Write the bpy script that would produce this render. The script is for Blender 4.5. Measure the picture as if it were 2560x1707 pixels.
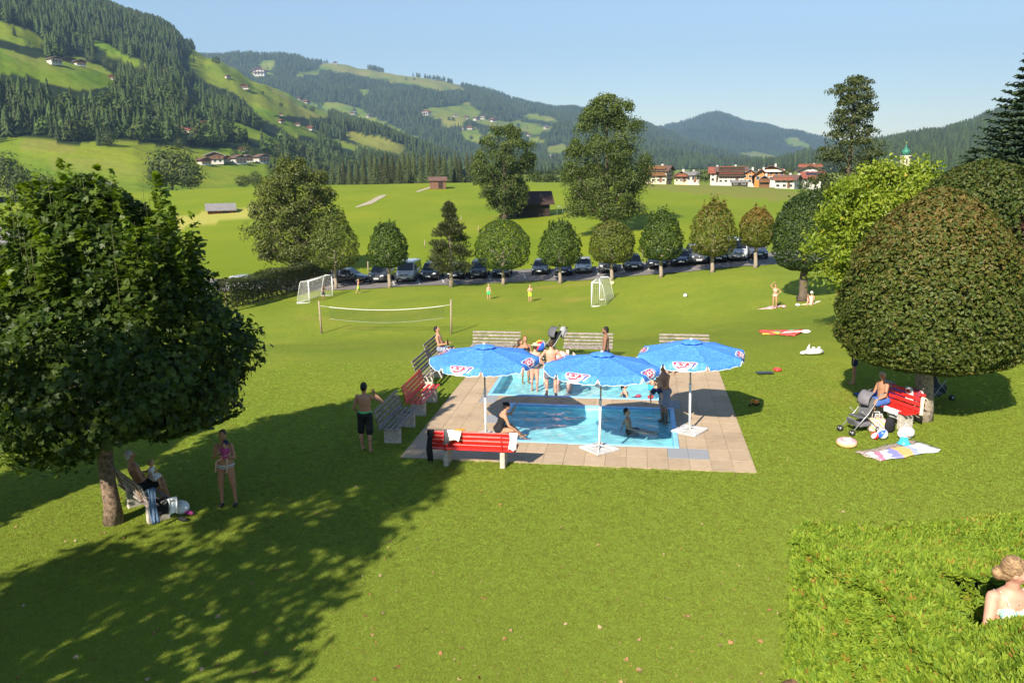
import bpy, bmesh, math, random
import numpy as np
from mathutils import Vector, Matrix, Euler
random.seed(7); RNG = np.random.default_rng(7)
for o in list(bpy.data.objects): bpy.data.objects.remove(o)
SC = bpy.context.scene
COL = SC.collection
R = math.radians
# ------------------------------------------------------------------ camera
CF, CH, CP, CR = 2066.0, 7.0, 0.211, -0.011      # focal length in photo pixels, eye height, pitch, roll
_c, _s, _cr, _sr = math.cos(CP), math.sin(CP), math.cos(CR), math.sin(CR)
cam_d = bpy.data.cameras.new('camera'); cam = bpy.data.objects.new('camera', cam_d); COL.objects.link(cam)
cam_d.sensor_width = 36.0; cam_d.lens = 36.0 * CF / 2560.0; cam_d.clip_start = 0.2; cam_d.clip_end = 30000
fwd = Vector((0, _c, -_s)); up0 = Vector((0, _s, _c)); rt0 = Vector((1, 0, 0))
rt = rt0 * _cr + up0 * _sr; up = -rt0 * _sr + up0 * _cr
cm = Matrix((rt, up, -fwd)).transposed().to_4x4(); cm.translation = (0, 0, CH)
cam.matrix_world = cm
SC.camera = cam
# ------------------------------------------------------------------ light
SUN_EL, SUN_AZ = R(34), R(27.5)          # light travels towards +Y turned 27.5 deg to +X
world = bpy.data.worlds.new('World'); SC.world = world; world.use_nodes = True
wn = world.node_tree; wn.nodes.clear()
sky = wn.nodes.new('ShaderNodeTexSky'); sky.sky_type = 'NISHITA'; sky.sun_disc = False
sky.sun_elevation = SUN_EL; sky.sun_rotation = SUN_AZ + math.pi
sky.altitude = 700; sky.air_density = 1.15; sky.dust_density = 0.25; sky.ozone_density = 2.0
bg = wn.nodes.new('ShaderNodeBackground'); bg.inputs[1].default_value = 0.066
wo = wn.nodes.new('ShaderNodeOutputWorld')
wn.links.new(sky.outputs[0], bg.inputs[0]); wn.links.new(bg.outputs[0], wo.inputs[0])
sl = bpy.data.lights.new('sun', 'SUN'); sl.energy = 4.9; sl.angle = R(0.53); sl.color = (1.0, 0.90, 0.74)
sun = bpy.data.objects.new('sun', sl); COL.objects.link(sun)
LDIR = Vector((math.sin(SUN_AZ) * math.cos(SUN_EL), math.cos(SUN_AZ) * math.cos(SUN_EL), -math.sin(SUN_EL)))
sun.rotation_euler = LDIR.to_track_quat('-Z', 'Y').to_euler()
vs = SC.view_settings; vs.view_transform = 'Standard'; vs.look = 'None'; vs.gamma = 1.0; vs.exposure = 1.25
vs.use_curve_mapping = False
SC.render.engine = 'CYCLES'
cy = SC.cycles; cy.use_denoising = True; cy.max_bounces = 8; cy.diffuse_bounces = 3; cy.glossy_bounces = 3
cy.transmission_bounces = 6; cy.transparent_max_bounces = 10; cy.volume_bounces = 0
cy.caustics_reflective = False; cy.caustics_refractive = False; cy.sample_clamp_indirect = 4.0
cy.use_adaptive_sampling = True; cy.adaptive_threshold = 0.015
# ------------------------------------------------------------------ geometry of the view
def ray(x, y):
    xi, yi = x - 1280.0, y - 853.5
    u = (_cr * xi + _sr * yi) / CF; v = -(-_sr * xi + _cr * yi) / CF
    return u, _c + v * _s, -_s + v * _c
def proj(X, Y, Z):
    z = Z - CH; fw = np.maximum(Y * _c - z * _s, 1e-3); upc = Y * _s + z * _c
    x = CF * X / fw; y = -CF * upc / fw
    return 1280 + _cr * x - _sr * y, 853.5 + _sr * x + _cr * y
def atY(x, y, Y):
    d = ray(x, y); t = Y / d[1]; return Vector((d[0] * t, Y, CH + d[2] * t))
def sm(t):
    t = np.clip(t, 0.0, 1.0); return t * t * (3 - 2 * t)
# deck frame
DO = Vector((-2.784, 19.261, 0)); DROT = -0.153; DW, DL = 8.5, 10.5
DE = Vector((math.cos(DROT), math.sin(DROT), 0)); DN = Vector((-math.sin(DROT), math.cos(DROT), 0))
def dk(u, v, z=0.0): return DO + DE * u + DN * v + Vector((0, 0, z))
CRX = [-400, 0, 300, 500, 700, 900, 1100, 1300, 1500, 1700, 1850, 2000, 2100, 2300, 3000]
CRY = [520, 505, 480, 470, 462, 459, 456, 454, 455, 459, 463, 470, 476, 490, 520]
def gz(X, Y):
    X = np.asarray(X, float); Y = np.asarray(Y, float)
    zr = -4.5 + 2.4 * sm((X - 3) / 21.0) - 0.35 * sm((-X - 8) / 12)
    z = zr * sm((Y - 28.5) / 29.0)
    # near bank under the cypress hedge
    z = z + 1.45 * sm((X - 1.9) / 1.25) * sm((9.5 - Y) / 1.5) * (np.abs(Y) < 30)
    z = z + 0.05 * np.sin(X * .31 + 1) * np.sin(Y * .23) * sm((Y - 31) / 5) * sm((130 - Y) / 20)
    # parking strip is level, meadow beyond rises to a crest
    YC = 250.0
    px = 1280 + CF * X / np.maximum(Y, 1) / _c * 1.0
    cy_ = np.interp(px, CRX, CRY)
    hy = 853.5 - CF * math.tan(CP) - _sr * 0 + (-1) * (-_sr) * (px - 1280)
    zc = CH - (cy_ - hy) / CF * YC * 0.995
    s = np.clip((Y - 88.0) / (YC - 88.0), 0, 1)
    und = (0.9 * np.sin(X * 0.045 + 0.8) * np.sin(s * 7.0) + 0.5 * np.sin(X * 0.02 + Y * 0.03)) * np.sin(np.pi * s)
    zm = zr + (zc - zr) * (0.55 * s + 0.45 * s * s * (3 - 2 * s)) + und
    z = np.where(Y > 88.0, zm, z)
    z = np.where(Y > YC, np.maximum(zc - .055 * (Y - YC), -9.0), z)
    return z
def G(X, Y): return float(gz(X, Y))
def hit(x, y, lo=8.0, hi=700.0):
    """point of the ground that the photo shows at pixel x, y"""
    d = ray(x, y); n = 1500
    Y = np.exp(np.linspace(math.log(lo), math.log(hi), n)); t = Y / d[1]
    dz = (CH + d[2] * t) - gz(d[0] * t, Y)
    k = np.argmax(dz < 0) if (dz < 0).any() else n - 1
    a, b = Y[max(k - 1, 0)], Y[k]
    for _ in range(30):
        m = (a + b) / 2; t = m / d[1]
        if CH + d[2] * t - G(d[0] * t, m) < 0: b = m
        else: a = m
    t = a / d[1]
    return Vector((d[0] * t, a, G(d[0] * t, a)))
# ------------------------------------------------------------------ materials
MATS = {}
def N(nt, typ, **kw):
    n = nt.nodes.new(typ)
    for k, v in kw.items(): setattr(n, k, v)
    return n
def mat(name, col, rough=0.6, var=0.12, scale=6.0, bump=0.0, bscale=30.0, spec=0.3, metal=0.0, detail=4.0, col2=None, coords='Object', coat=0.0):
    """plain painted / natural surface with a noise-driven variation of its colour and relief"""
    if name in MATS: return MATS[name]
    m = bpy.data.materials.new(name); m.use_nodes = True; nt = m.node_tree; b = nt.nodes['Principled BSDF']
    b.inputs['Roughness'].default_value = rough; b.inputs['Metallic'].default_value = metal
    b.inputs['Specular IOR Level'].default_value = spec
    if coat: b.inputs['Coat Weight'].default_value = coat; b.inputs['Coat Roughness'].default_value = 0.05
    tc = N(nt, 'ShaderNodeTexCoord'); no = N(nt, 'ShaderNodeTexNoise'); no.inputs['Scale'].default_value = scale; no.inputs['Detail'].default_value = detail
    nt.links.new(tc.outputs[coords], no.inputs['Vector'])
    mx = N(nt, 'ShaderNodeMix', data_type='RGBA')
    c = Vector(col[:3])
    a = [max(0, v * (1 - var * 1.6)) for v in c]; bb = col2 if col2 else [min(1, v * (1 + var * 1.3)) for v in c]
    if col2: a = list(c)
    mx.inputs[6].default_value = (*a, 1); mx.inputs[7].default_value = (*bb, 1)
    rp = N(nt, 'ShaderNodeMapRange'); rp.inputs[1].default_value = 0.3; rp.inputs[2].default_value = 0.7
    nt.links.new(no.outputs['Fac'], rp.inputs[0]); nt.links.new(rp.outputs[0], mx.inputs[0]); nt.links.new(mx.outputs[2], b.inputs['Base Color'])
    if bump:
        n2 = N(nt, 'ShaderNodeTexNoise'); n2.inputs['Scale'].default_value = bscale; n2.inputs['Detail'].default_value = 5
        nt.links.new(tc.outputs[coords], n2.inputs['Vector'])
        bp = N(nt, 'ShaderNodeBump'); bp.inputs['Strength'].default_value = bump; bp.inputs['Distance'].default_value = 0.02
        nt.links.new(n2.outputs['Fac'], bp.inputs['Height']); nt.links.new(bp.outputs[0], b.inputs['Normal'])
    MATS[name] = m; return m
def leafmat(name, c0, c1, c2=None, trans=0.35, rough=0.45, spec=0.35, perinst=0.0):
    """leaf: colour from the per-leaf attribute lv (x: random tone, y: share of the autumn tone c2), lets light through"""
    if name in MATS: return MATS[name]
    m = bpy.data.materials.new(name); m.use_nodes = True; nt = m.node_tree; b = nt.nodes['Principled BSDF']; out = nt.nodes['Material Output']
    at = N(nt, 'ShaderNodeAttribute', attribute_name='lv'); sp = N(nt, 'ShaderNodeSeparateColor'); nt.links.new(at.outputs['Color'], sp.inputs[0])
    mx = N(nt, 'ShaderNodeMix', data_type='RGBA'); mx.inputs[6].default_value = (*c0, 1); mx.inputs[7].default_value = (*c1, 1)
    nt.links.new(sp.outputs[0], mx.inputs[0]); last = mx.outputs[2]
    if c2:
        m2 = N(nt, 'ShaderNodeMix', data_type='RGBA'); m2.inputs[7].default_value = (*c2, 1)
        nt.links.new(last, m2.inputs[6]); nt.links.new(sp.outputs[1], m2.inputs[0]); last = m2.outputs[2]
    if perinst:                                    # every tree / tuft of a mass has a tone of its own
        oi = N(nt, 'ShaderNodeObjectInfo'); mr = N(nt, 'ShaderNodeMapRange'); mr.inputs[3].default_value = 1 - perinst; mr.inputs[4].default_value = 1 + perinst; nt.links.new(oi.outputs['Random'], mr.inputs[0])
        h2 = N(nt, 'ShaderNodeHueSaturation'); nt.links.new(mr.outputs[0], h2.inputs['Value']); m3 = N(nt, 'ShaderNodeMapRange'); m3.inputs[3].default_value = .485; m3.inputs[4].default_value = .515; nt.links.new(oi.outputs['Random'], m3.inputs[0]); nt.links.new(m3.outputs[0], h2.inputs['Hue']); nt.links.new(last, h2.inputs['Color']); last = h2.outputs[0]
    nt.links.new(last, b.inputs['Base Color']); b.inputs['Roughness'].default_value = rough; b.inputs['Specular IOR Level'].default_value = spec
    tr = N(nt, 'ShaderNodeBsdfTranslucent'); hs = N(nt, 'ShaderNodeHueSaturation'); hs.inputs['Saturation'].default_value = 1.15; hs.inputs['Value'].default_value = 1.3
    nt.links.new(last, hs.inputs['Color']); nt.links.new(hs.outputs[0], tr.inputs[0])
    ms = N(nt, 'ShaderNodeMixShader'); ms.inputs[0].default_value = trans
    nt.links.new(b.outputs[0], ms.inputs[1]); nt.links.new(tr.outputs[0], ms.inputs[2]); nt.links.new(ms.outputs[0], out.inputs[0])
    MATS[name] = m; return m
# ------------------------------------------------------------------ objects
def tag(o, label=None, cat=None, group=None, kind=None):
    if label: o['label'] = label
    if cat: o['category'] = cat
    if group: o['group'] = group
    if kind: o['kind'] = kind
    return o
def empty(name, loc=(0, 0, 0), rz=0.0, label=None, cat=None, group=None):
    o = bpy.data.objects.new(name, None); COL.objects.link(o); o.location = loc; o.rotation_euler = (0, 0, rz); o.empty_display_size = .1
    return tag(o, label, cat, group)
def link(name, me, parent=None):
    o = bpy.data.objects.new(name, me); COL.objects.link(o); o.parent = parent; return o
def inst(me, name, parent, loc=(0, 0, 0), rot=(0, 0, 0), sc=(1, 1, 1)):
    o = link(name, me, parent); o.location = loc; o.rotation_euler = rot; o.scale = sc if hasattr(sc, '__len__') else (sc,) * 3; return o
def npmesh(name, V, F, m, smooth=False, attr=None):
    V = np.asarray(V, np.float32); F = np.asarray(F, np.int32); me = bpy.data.meshes.new(name)
    n, k = F.shape
    me.vertices.add(len(V)); me.vertices.foreach_set('co', V.ravel())
    me.loops.add(n * k); me.loops.foreach_set('vertex_index', F.ravel())
    me.polygons.add(n); me.polygons.foreach_set('loop_start', np.arange(0, n * k, k, dtype=np.int32))
    if smooth: me.polygons.foreach_set('use_smooth', np.ones(n, bool))
    if attr is not None:
        for an, av in attr.items():
            a = me.attributes.new(an, 'FLOAT_COLOR', 'POINT'); c = np.ones((len(V), 4), np.float32); c[:, :3] = av; a.data.foreach_set('color', c.ravel())
    me.update(calc_edges=True)
    for x in (m if isinstance(m, (list, tuple)) else [m]): me.materials.append(x)
    return me
class MB:
    """collects shapes into one mesh"""
    def __init__(s): s.v = []; s.f = []; s.mi = []; s.m = 0; s.sm = []
    def add(s, V, F, smooth=False):
        n = len(s.v); s.v += [tuple(p) for p in V]
        for f in F: s.f.append(tuple(i + n for i in f)); s.mi.append(s.m); s.sm.append(smooth)
        return s
    def box(s, c, d, rot=None, bev=0.0, taper=1.0):
        x, y, z = [k / 2 for k in d]; b = min(bev, x * .9, y * .9, z * .9)
        if b <= 0:
            V = [Vector((sx * x * (taper if sz > 0 else 1), sy * y * (taper if sz > 0 else 1), sz * z)) for sx in (-1, 1) for sy in (-1, 1) for sz in (-1, 1)]
            F = [(0, 1, 3, 2), (4, 6, 7, 5), (0, 4, 5, 1), (2, 3, 7, 6), (0, 2, 6, 4), (1, 5, 7, 3)]
        else:
            bm = bmesh.new(); bmesh.ops.create_cube(bm, size=1)
            for v in bm.verts:
                k = taper if v.co.z > 0 else 1
                v.co = Vector((v.co.x * 2 * x * k, v.co.y * 2 * y * k, v.co.z * 2 * z))
            bmesh.ops.bevel(bm, geom=bm.edges[:], offset=b, segments=1, affect='EDGES')
            V = [v.co.copy() for v in bm.verts]; bm.verts.index_update(); F = [tuple(v.index for v in f.verts) for f in bm.faces]; bm.free()
        if rot is not None: V = [rot @ v for v in V]
        c = Vector(c); return s.add([v + c for v in V], F)
    def tube(s, pts, rad, n=8, cap=True, smooth=True, flat=1.0):
        pts = [Vector(p) for p in pts]; k = len(pts)
        if not hasattr(rad, '__len__'): rad = [rad] * k
        V = []; F = []; px = None
        for i, p in enumerate(pts):
            t = (pts[min(i + 1, k - 1)] - pts[max(i - 1, 0)]).normalized()
            if px is None:
                a = Vector((0, 0, 1)) if abs(t.z) < .9 else Vector((1, 0, 0)); px = t.cross(a).normalized()
            else: px = (px - t * px.dot(t)).normalized()
            py = t.cross(px)
            for j in range(n):
                an = 2 * math.pi * j / n; V.append(p + px * (math.cos(an) * rad[i]) + py * (math.sin(an) * rad[i] * flat))
        for i in range(k - 1):
            for j in range(n): F.append((i * n + j, i * n + (j + 1) % n, (i + 1) * n + (j + 1) % n, (i + 1) * n + j))
        if cap: F.append(tuple(reversed(range(n)))); F.append(tuple(range((k - 1) * n, k * n)))
        return s.add(V, F, smooth)
    def lathe(s, prof, n=12, c=(0, 0, 0), smooth=True, rot=None):
        V = []; F = []; k = len(prof); c = Vector(c)
        for r, z in prof:
            for j in range(n):
                a = 2 * math.pi * j / n; p = Vector((r * math.cos(a), r * math.sin(a), z)); V.append((rot @ p if rot is not None else p) + c)
        for i in range(k - 1):
            for j in range(n): F.append((i * n + j, i * n + (j + 1) % n, (i + 1) * n + (j + 1) % n, (i + 1) * n + j))
        F.append(tuple(reversed(range(n)))); F.append(tuple(range((k - 1) * n, k * n)))
        return s.add(V, F, smooth)
    def ball(s, c, r, n=12, k=8, rot=None):
        rx, ry, rz = r if hasattr(r, '__len__') else (r, r, r); V = []; F = []; c = Vector(c)
        V.append(Vector((0, 0, -rz)))
        for i in range(1, k):
            ph = -math.pi / 2 + math.pi * i / k
            for j in range(n):
                a = 2 * math.pi * j / n; V.append(Vector((rx * math.cos(ph) * math.cos(a), ry * math.cos(ph) * math.sin(a), rz * math.sin(ph))))
        V.append(Vector((0, 0, rz)))
        for j in range(n): F.append((0, 1 + (j + 1) % n, 1 + j))
        for i in range(k - 2):
            for j in range(n): F.append((1 + i * n + j, 1 + i * n + (j + 1) % n, 1 + (i + 1) * n + (j + 1) % n, 1 + (i + 1) * n + j))
        L = len(V) - 1
        for j in range(n): F.append((L, 1 + (k - 2) * n + j, 1 + (k - 2) * n + (j + 1) % n))
        if rot is not None: V = [rot @ v for v in V]
        return s.add([v + c for v in V], F, True)
    def prism(s, poly, y0, y1, ax='y'):
        """polygon in the xz plane extruded along y (or any axis order)"""
        n = len(poly)
        f = {'y': lambda a, b, t: (a, t, b), 'z': lambda a, b, t: (a, b, t), 'x': lambda a, b, t: (t, a, b)}[ax]
        V = [f(a, b, y0) for a, b in poly] + [f(a, b, y1) for a, b in poly]
        F = [tuple(range(n)), tuple(reversed(range(n, 2 * n)))] + [(i, i + n, (i + 1) % n + n, (i + 1) % n) for i in range(n)]
        return s.add(V, F)
    def quad(s, a, b, c, d): return s.add([a, b, c, d], [(0, 1, 2, 3)])
    def mesh(s, name, mats):
        me = bpy.data.meshes.new(name); me.from_pydata(s.v, [], s.f)
        for x in (mats if isinstance(mats, (list, tuple)) else [mats]): me.materials.append(x)
        me.polygons.foreach_set('material_index', s.mi); me.polygons.foreach_set('use_smooth', s.sm); me.update()
        return me
    def build(s, name, mats, parent=None, fix=True):
        me = s.mesh(name, mats)
        if fix:
            bm = bmesh.new(); bm.from_mesh(me); bmesh.ops.recalc_face_normals(bm, faces=bm.faces[:]); bm.to_mesh(me); bm.free()
        return link(name, me, parent)
def copy_tree(o, parent=None):
    c = o.copy(); COL.objects.link(c); c.parent = parent
    for ch in o.children: copy_tree(ch, c)
    return c
def rotz(a): return Matrix.Rotation(a, 3, 'Z')
# ================================================================== ground
def inpoly(x, y, poly):
    x = np.asarray(x, float); y = np.asarray(y, float); r = np.zeros(x.shape, bool); n = len(poly)
    for i in range(n):
        x1, y1 = poly[i]; x2, y2 = poly[(i + 1) % n]
        if y1 == y2: continue
        c = ((y1 > y) != (y2 > y)) & (x < (x2 - x1) * (y - y1) / (y2 - y1) + x1); r ^= c
    return r
def grass_mat():
    m = bpy.data.materials.new('grass'); m.use_nodes = True; nt = m.node_tree; b = nt.nodes['Principled BSDF']; L = nt.links.new
    g = N(nt, 'ShaderNodeNewGeometry'); pos = g.outputs['Position']
    def noise(sc, det=4, rough=.6):
        n = N(nt, 'ShaderNodeTexNoise'); n.inputs['Scale'].default_value = sc; n.inputs['Detail'].default_value = det; n.inputs['Roughness'].default_value = rough; L(pos, n.inputs['Vector']); return n.outputs['Fac']
    def ramp(f, a, bb):
        r = N(nt, 'ShaderNodeMapRange'); r.inputs[1].default_value = a; r.inputs[2].default_value = bb; L(f, r.inputs[0]); return r.outputs[0]
    def mix(f, a, bb, mode='MIX'):
        x = N(nt, 'ShaderNodeMix', data_type='RGBA'); x.blend_type = mode
        for k, v in ((0, f), (6, a), (7, bb)):
            if isinstance(v, (tuple, float)): x.inputs[k].default_value = (*v, 1) if isinstance(v, tuple) else v
            else: L(v, x.inputs[k])
        return x.outputs[2]
    at = N(nt, 'ShaderNodeAttribute', attribute_name='zone'); sp = N(nt, 'ShaderNodeSeparateColor'); L(at.outputs['Color'], sp.inputs[0])
    lawn = mix(ramp(noise(.22, 5), .36, .64), (.150, .212, .024), (.262, .285, .034))
    lawn = mix(ramp(noise(1.7, 5), .42, .66), lawn, (.190, .235, .025))
    lawn = mix(ramp(noise(11, 4, .7), .46, .70), lawn, (.130, .190, .020))
    lawn = mix(ramp(noise(45, 3, .8), .52, .70), lawn, (.240, .265, .035))
    lawn = mix(ramp(noise(60, 2, .7), .48, .34), lawn, (.060, .105, .010))
    lawn = mix(ramp(noise(.13, 3), .58, .72), lawn, (.235, .225, .040))
    mead = mix(ramp(noise(.05, 4), .36, .66), (.128, .188, .011), (.200, .228, .016))
    mead = mix(ramp(noise(.6, 5), .42, .7), mead, (.158, .205, .012))
    c = mix(sp.outputs[0], lawn, mead)
    c = mix(sp.outputs[1], c, mix(noise(.4, 5), (.42, .37, .10), (.33, .32, .07)))
    c = mix(sp.outputs[2], c, mix(noise(.3, 6), (.21, .195, .045), (.14, .165, .03)))
    L(c, b.inputs['Base Color']); b.inputs['Roughness'].default_value = .75; b.inputs['Specular IOR Level'].default_value = .15
    b.inputs['Specular IOR Level'].default_value = .05
    bp = N(nt, 'ShaderNodeBump'); bp.inputs['Strength'].default_value = .8; bp.inputs['Distance'].default_value = .035; L(noise(42, 4, .75), bp.inputs['Height'])
    b2 = N(nt, 'ShaderNodeBump'); b2.inputs['Strength'].default_value = .3; b2.inputs['Distance'].default_value = .12; L(noise(2.2, 4), b2.inputs['Height']); L(bp.outputs[0], b2.inputs['Normal'])
    L(b2.outputs[0], b.inputs['Normal'])
    return m
GRASS = grass_mat()
ang = np.radians(np.concatenate([np.arange(-38, 38.01, .25), np.arange(42, 322, 5.0)])); nA = len(ang)
rad = np.exp(np.linspace(math.log(.8), math.log(9500), 290)); nR = len(rad)
A, Rr = np.meshgrid(ang, rad); GX = Rr * np.sin(A); GY = Rr * np.cos(A)
GZ = gz(GX, GY) - 0.015
du = (GX - DO.x) * DE.x + (GY - DO.y) * DE.y; dv = (GX - DO.x) * DN.x + (GY - DO.y) * DN.y
ins = (du > 0) & (du < DW) & (dv > 0) & (dv < DL)
GZ[ins] -= .04
ppx, ppy = proj(GX, GY, GZ)
zone = np.zeros(GX.shape + (3,), np.float32)
jit = 4 * np.sin(GX * .8) + 3 * np.sin(GY * .5 + GX)
zone[..., 0] = sm((GY - 88 + 1.5 * np.sin(GX * .4)) / 3)
for poly, k, a in (([(430, 542), (560, 524), (660, 511), (740, 501), (740, 524), (655, 541), (560, 553), (430, 575)], 1, .8), ([(0, 560), (60, 556), (150, 556), (150, 610), (0, 640)], 1, .8), ([(1600, 461), (1763, 463), (1886, 466), (1967, 477), (2050, 489), (1947, 503), (1845, 495), (1722, 483), (1600, 470)], 2, .9)):
    zone[..., k] = np.maximum(zone[..., k], a * inpoly(ppx + jit, ppy, poly) * (GY > 88))
idx = np.arange(nR * nA).reshape(nR, nA); nx = np.roll(idx, -1, axis=1)
Fg = np.stack([idx[:-1], idx[1:], nx[1:], nx[:-1]], -1).reshape(-1, 4)
allin = ((du > .3) & (du < DW - .3) & (dv > .3) & (dv < DL - .3)).ravel()
Fg = Fg[~allin[Fg].all(1)]
ground = link('ground', npmesh('ground', np.stack([GX, GY, GZ], -1).reshape(-1, 3), Fg, GRASS, True, {'zone': zone.reshape(-1, 3)}))
tag(ground, 'mown green lawn sloping down to a bright meadow', None, None, 'structure')
def sheet(name, left, right, m, lift=.02, n=40, kind='structure', sub=6):
    """strip draped on the ground between two polylines"""
    def samp(pl, t):
        k = t * (len(pl) - 1); i = min(int(k), len(pl) - 2); f = k - i; return Vector(pl[i]) * (1 - f) + Vector(pl[i + 1]) * f
    V = []; F = []
    for i in range(n + 1):
        a, b = samp(left, i / n), samp(right, i / n)
        for j in range(sub + 1):
            p = a.lerp(b, j / sub); V.append((p.x, p.y, G(p.x, p.y) + lift))
    for i in range(n):
        for j in range(sub):
            k = i * (sub + 1) + j; F.append((k, k + 1, k + sub + 2, k + sub + 1))
    o = link(name, npmesh(name, V, F, m, True)); tag(o, kind=kind); return o
# road and parking bays behind the row of clipped trees
ASPH = mat('asphalt', (.17, .155, .15), .85, .2, 1.5, .3, 60)
WHT = mat('road_paint', (.55, .55, .52), .7, .15, 8)
road_l = [hit(480, 730), hit(760, 726), hit(930, 722), hit(1150, 712), hit(1350, 702), hit(1560, 692), hit(1720, 680), hit(1900, 664), hit(2100, 648)]
road_r = [hit(480, 698), hit(760, 696), hit(930, 690), hit(1150, 683), hit(1350, 672), hit(1560, 660), hit(1720, 646), hit(1900, 633), hit(2100, 622)]
road = sheet('road', road_l, road_r, ASPH, .03, 80); tag(road, 'grey asphalt parking strip behind the clipped trees')
TRK = mat('gravel_track', (.36, .31, .22), .9, .2, 3)
tk1 = [hit(888, 518), hit(926, 502), hit(945, 491), hit(962, 487)]
tr = sheet('footpath', tk1, [hit(890, 520), hit(930, 510), hit(955, 496), hit(966, 489)], TRK, .05, 30, sub=2); tag(tr, 'pale gravel track climbing the green meadow')
tr2 = sheet('footpath', [hit(1038, 480), hit(1076, 467)], [hit(1046, 481), hit(1080, 470)], TRK, .05, 20, sub=2); tag(tr2, 'pale gravel track leading to the brown hay hut')
soil = mat('bare_soil', (.22, .12, .07), .95, .3, 20, .6, 50)
sp_ = [(2.75, 9.15), (2.8, 8.6), (2.95, 8.1), (3.05, 7.6)]; sq_ = [(3.5, 9.15), (3.6, 8.6), (3.7, 8.1), (3.8, 7.6)]
so = sheet('bare_soil', [Vector((a, b, 0)) for a, b in sp_], [Vector((a, b, 0)) for a, b in sq_], soil, .02, 16); tag(so, 'bare brown soil at the foot of the cypress hedge')
# ================================================================== deck of slabs
def slab_mat(name, k):
    m = bpy.data.materials.new(name); m.use_nodes = True; nt = m.node_tree; b = nt.nodes['Principled BSDF']; L = nt.links.new; g = N(nt, 'ShaderNodeNewGeometry')
    def noise(sc, det=3, rough=.6):
        n = N(nt, 'ShaderNodeTexNoise'); n.inputs['Scale'].default_value = sc; n.inputs['Detail'].default_value = det; n.inputs['Roughness'].default_value = rough; L(g.outputs['Position'], n.inputs['Vector']); return n.outputs['Fac']
    def mix(f, a, c, lo, hi):
        r = N(nt, 'ShaderNodeMapRange'); r.inputs[1].default_value = lo; r.inputs[2].default_value = hi; L(f, r.inputs[0]); x = N(nt, 'ShaderNodeMix', data_type='RGBA'); L(r.outputs[0], x.inputs[0])
        for i, v in ((6, a), (7, c)):
            if isinstance(v, tuple): x.inputs[i].default_value = (v[0] * k, v[1] * k, v[2] * k, 1)
            else: L(v, x.inputs[i])
        return x.outputs[2]
    c = mix(noise(70, 2, .7), (.235, .165, .100), (.56, .43, .30), .36, .64)          # pebbles
    c = mix(noise(.9, 5), c, (.27, .205, .14), .50, .78); c = mix(noise(4.5, 4), c, (.42, .325, .23), .45, .75)   # worn and dirty patches
    L(c, b.inputs['Base Color']); b.inputs['Roughness'].default_value = .85; b.inputs['Specular IOR Level'].default_value = .2
    bp = N(nt, 'ShaderNodeBump'); bp.inputs['Strength'].default_value = .5; bp.inputs['Distance'].default_value = .01; L(noise(70, 2, .7), bp.inputs['Height']); L(bp.outputs[0], b.inputs['Normal']); return m
SLAB = [slab_mat('slab_%d' % i, k) for i, k in enumerate((1.0, 1.04, .96, 1.08))]
SLABG = mat('slab_grey', (.26, .27, .29), .8, .1, 40, .2, 80)
deck = empty('deck', (0, 0, 0)); tag(deck, 'pebbled concrete slab terrace round the two pools', None, None, 'structure')
NPU, NPV, FPU, FPV = (1.96, 6.81), (1.49, 4.96), (1.13, 6.72), (5.77, 9.29)
MORT = mat('joint_sand', (.30, .23, .16), .95, .2, 20)
def holes(u0, u1, v0, v1):
    """cut the pool openings out of a rectangle: returns the rectangles that remain"""
    rs = [(u0, u1, v0, v1)]
    for (a0, a1), (b0, b1) in ((NPU, NPV), (FPU, FPV)):
        nr = []
        for (p, q, r, t) in rs:
            if q <= a0 or p >= a1 or t <= b0 or r >= b1: nr.append((p, q, r, t)); continue
            if p < a0: nr.append((p, a0, r, t))
            if q > a1: nr.append((a1, q, r, t))
            x0, x1 = max(p, a0), min(q, a1)
            if r < b0: nr.append((x0, x1, r, b0))
            if t > b1: nr.append((x0, x1, b1, t))
        rs = nr
    return [r for r in rs if r[1] - r[0] > .04 and r[3] - r[2] > .04]
rows = [0, .74, 1.49, 2.24, 2.99, 3.73, 4.48, 4.96, 5.77, 6.48, 7.2, 7.92, 8.6, 9.29, 9.9, 10.5]
bedmb = MB()
for r in holes(0.02, DW - .02, .02, DL - .02):
    c = dk((r[0] + r[1]) / 2, (r[2] + r[3]) / 2, -.075); bedmb.box(c, (r[1] - r[0], r[3] - r[2], .1), rotz(DROT))
bedmb.build('joint_bed', MORT, deck)
for j in range(len(rows) - 1):
    off = .0
    for i in range(17):
        for r in holes(i * .5, (i + 1) * .5, rows[j], rows[j + 1]):
            w, d = r[1] - r[0] - .005, r[3] - r[2] - .005
            cx, cyv = (r[0] + r[1]) / 2, (r[2] + r[3]) / 2
            mb = MB(); mb.box((0, 0, 0), (w, d, .06), None, .003)
            grey = (j == 1 and i in (13, 14)) or (j == 7 and i in (2, 13)) or (j == 4 and i == 3)
            me = mb.mesh('slab', SLABG if grey else random.choice(SLAB))
            o = link('slab', me, deck); o.location = dk(cx, cyv, -.03 + random.uniform(-.003, .003)); o.rotation_euler = (random.uniform(-.003, .003), random.uniform(-.003, .003), DROT)
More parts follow.
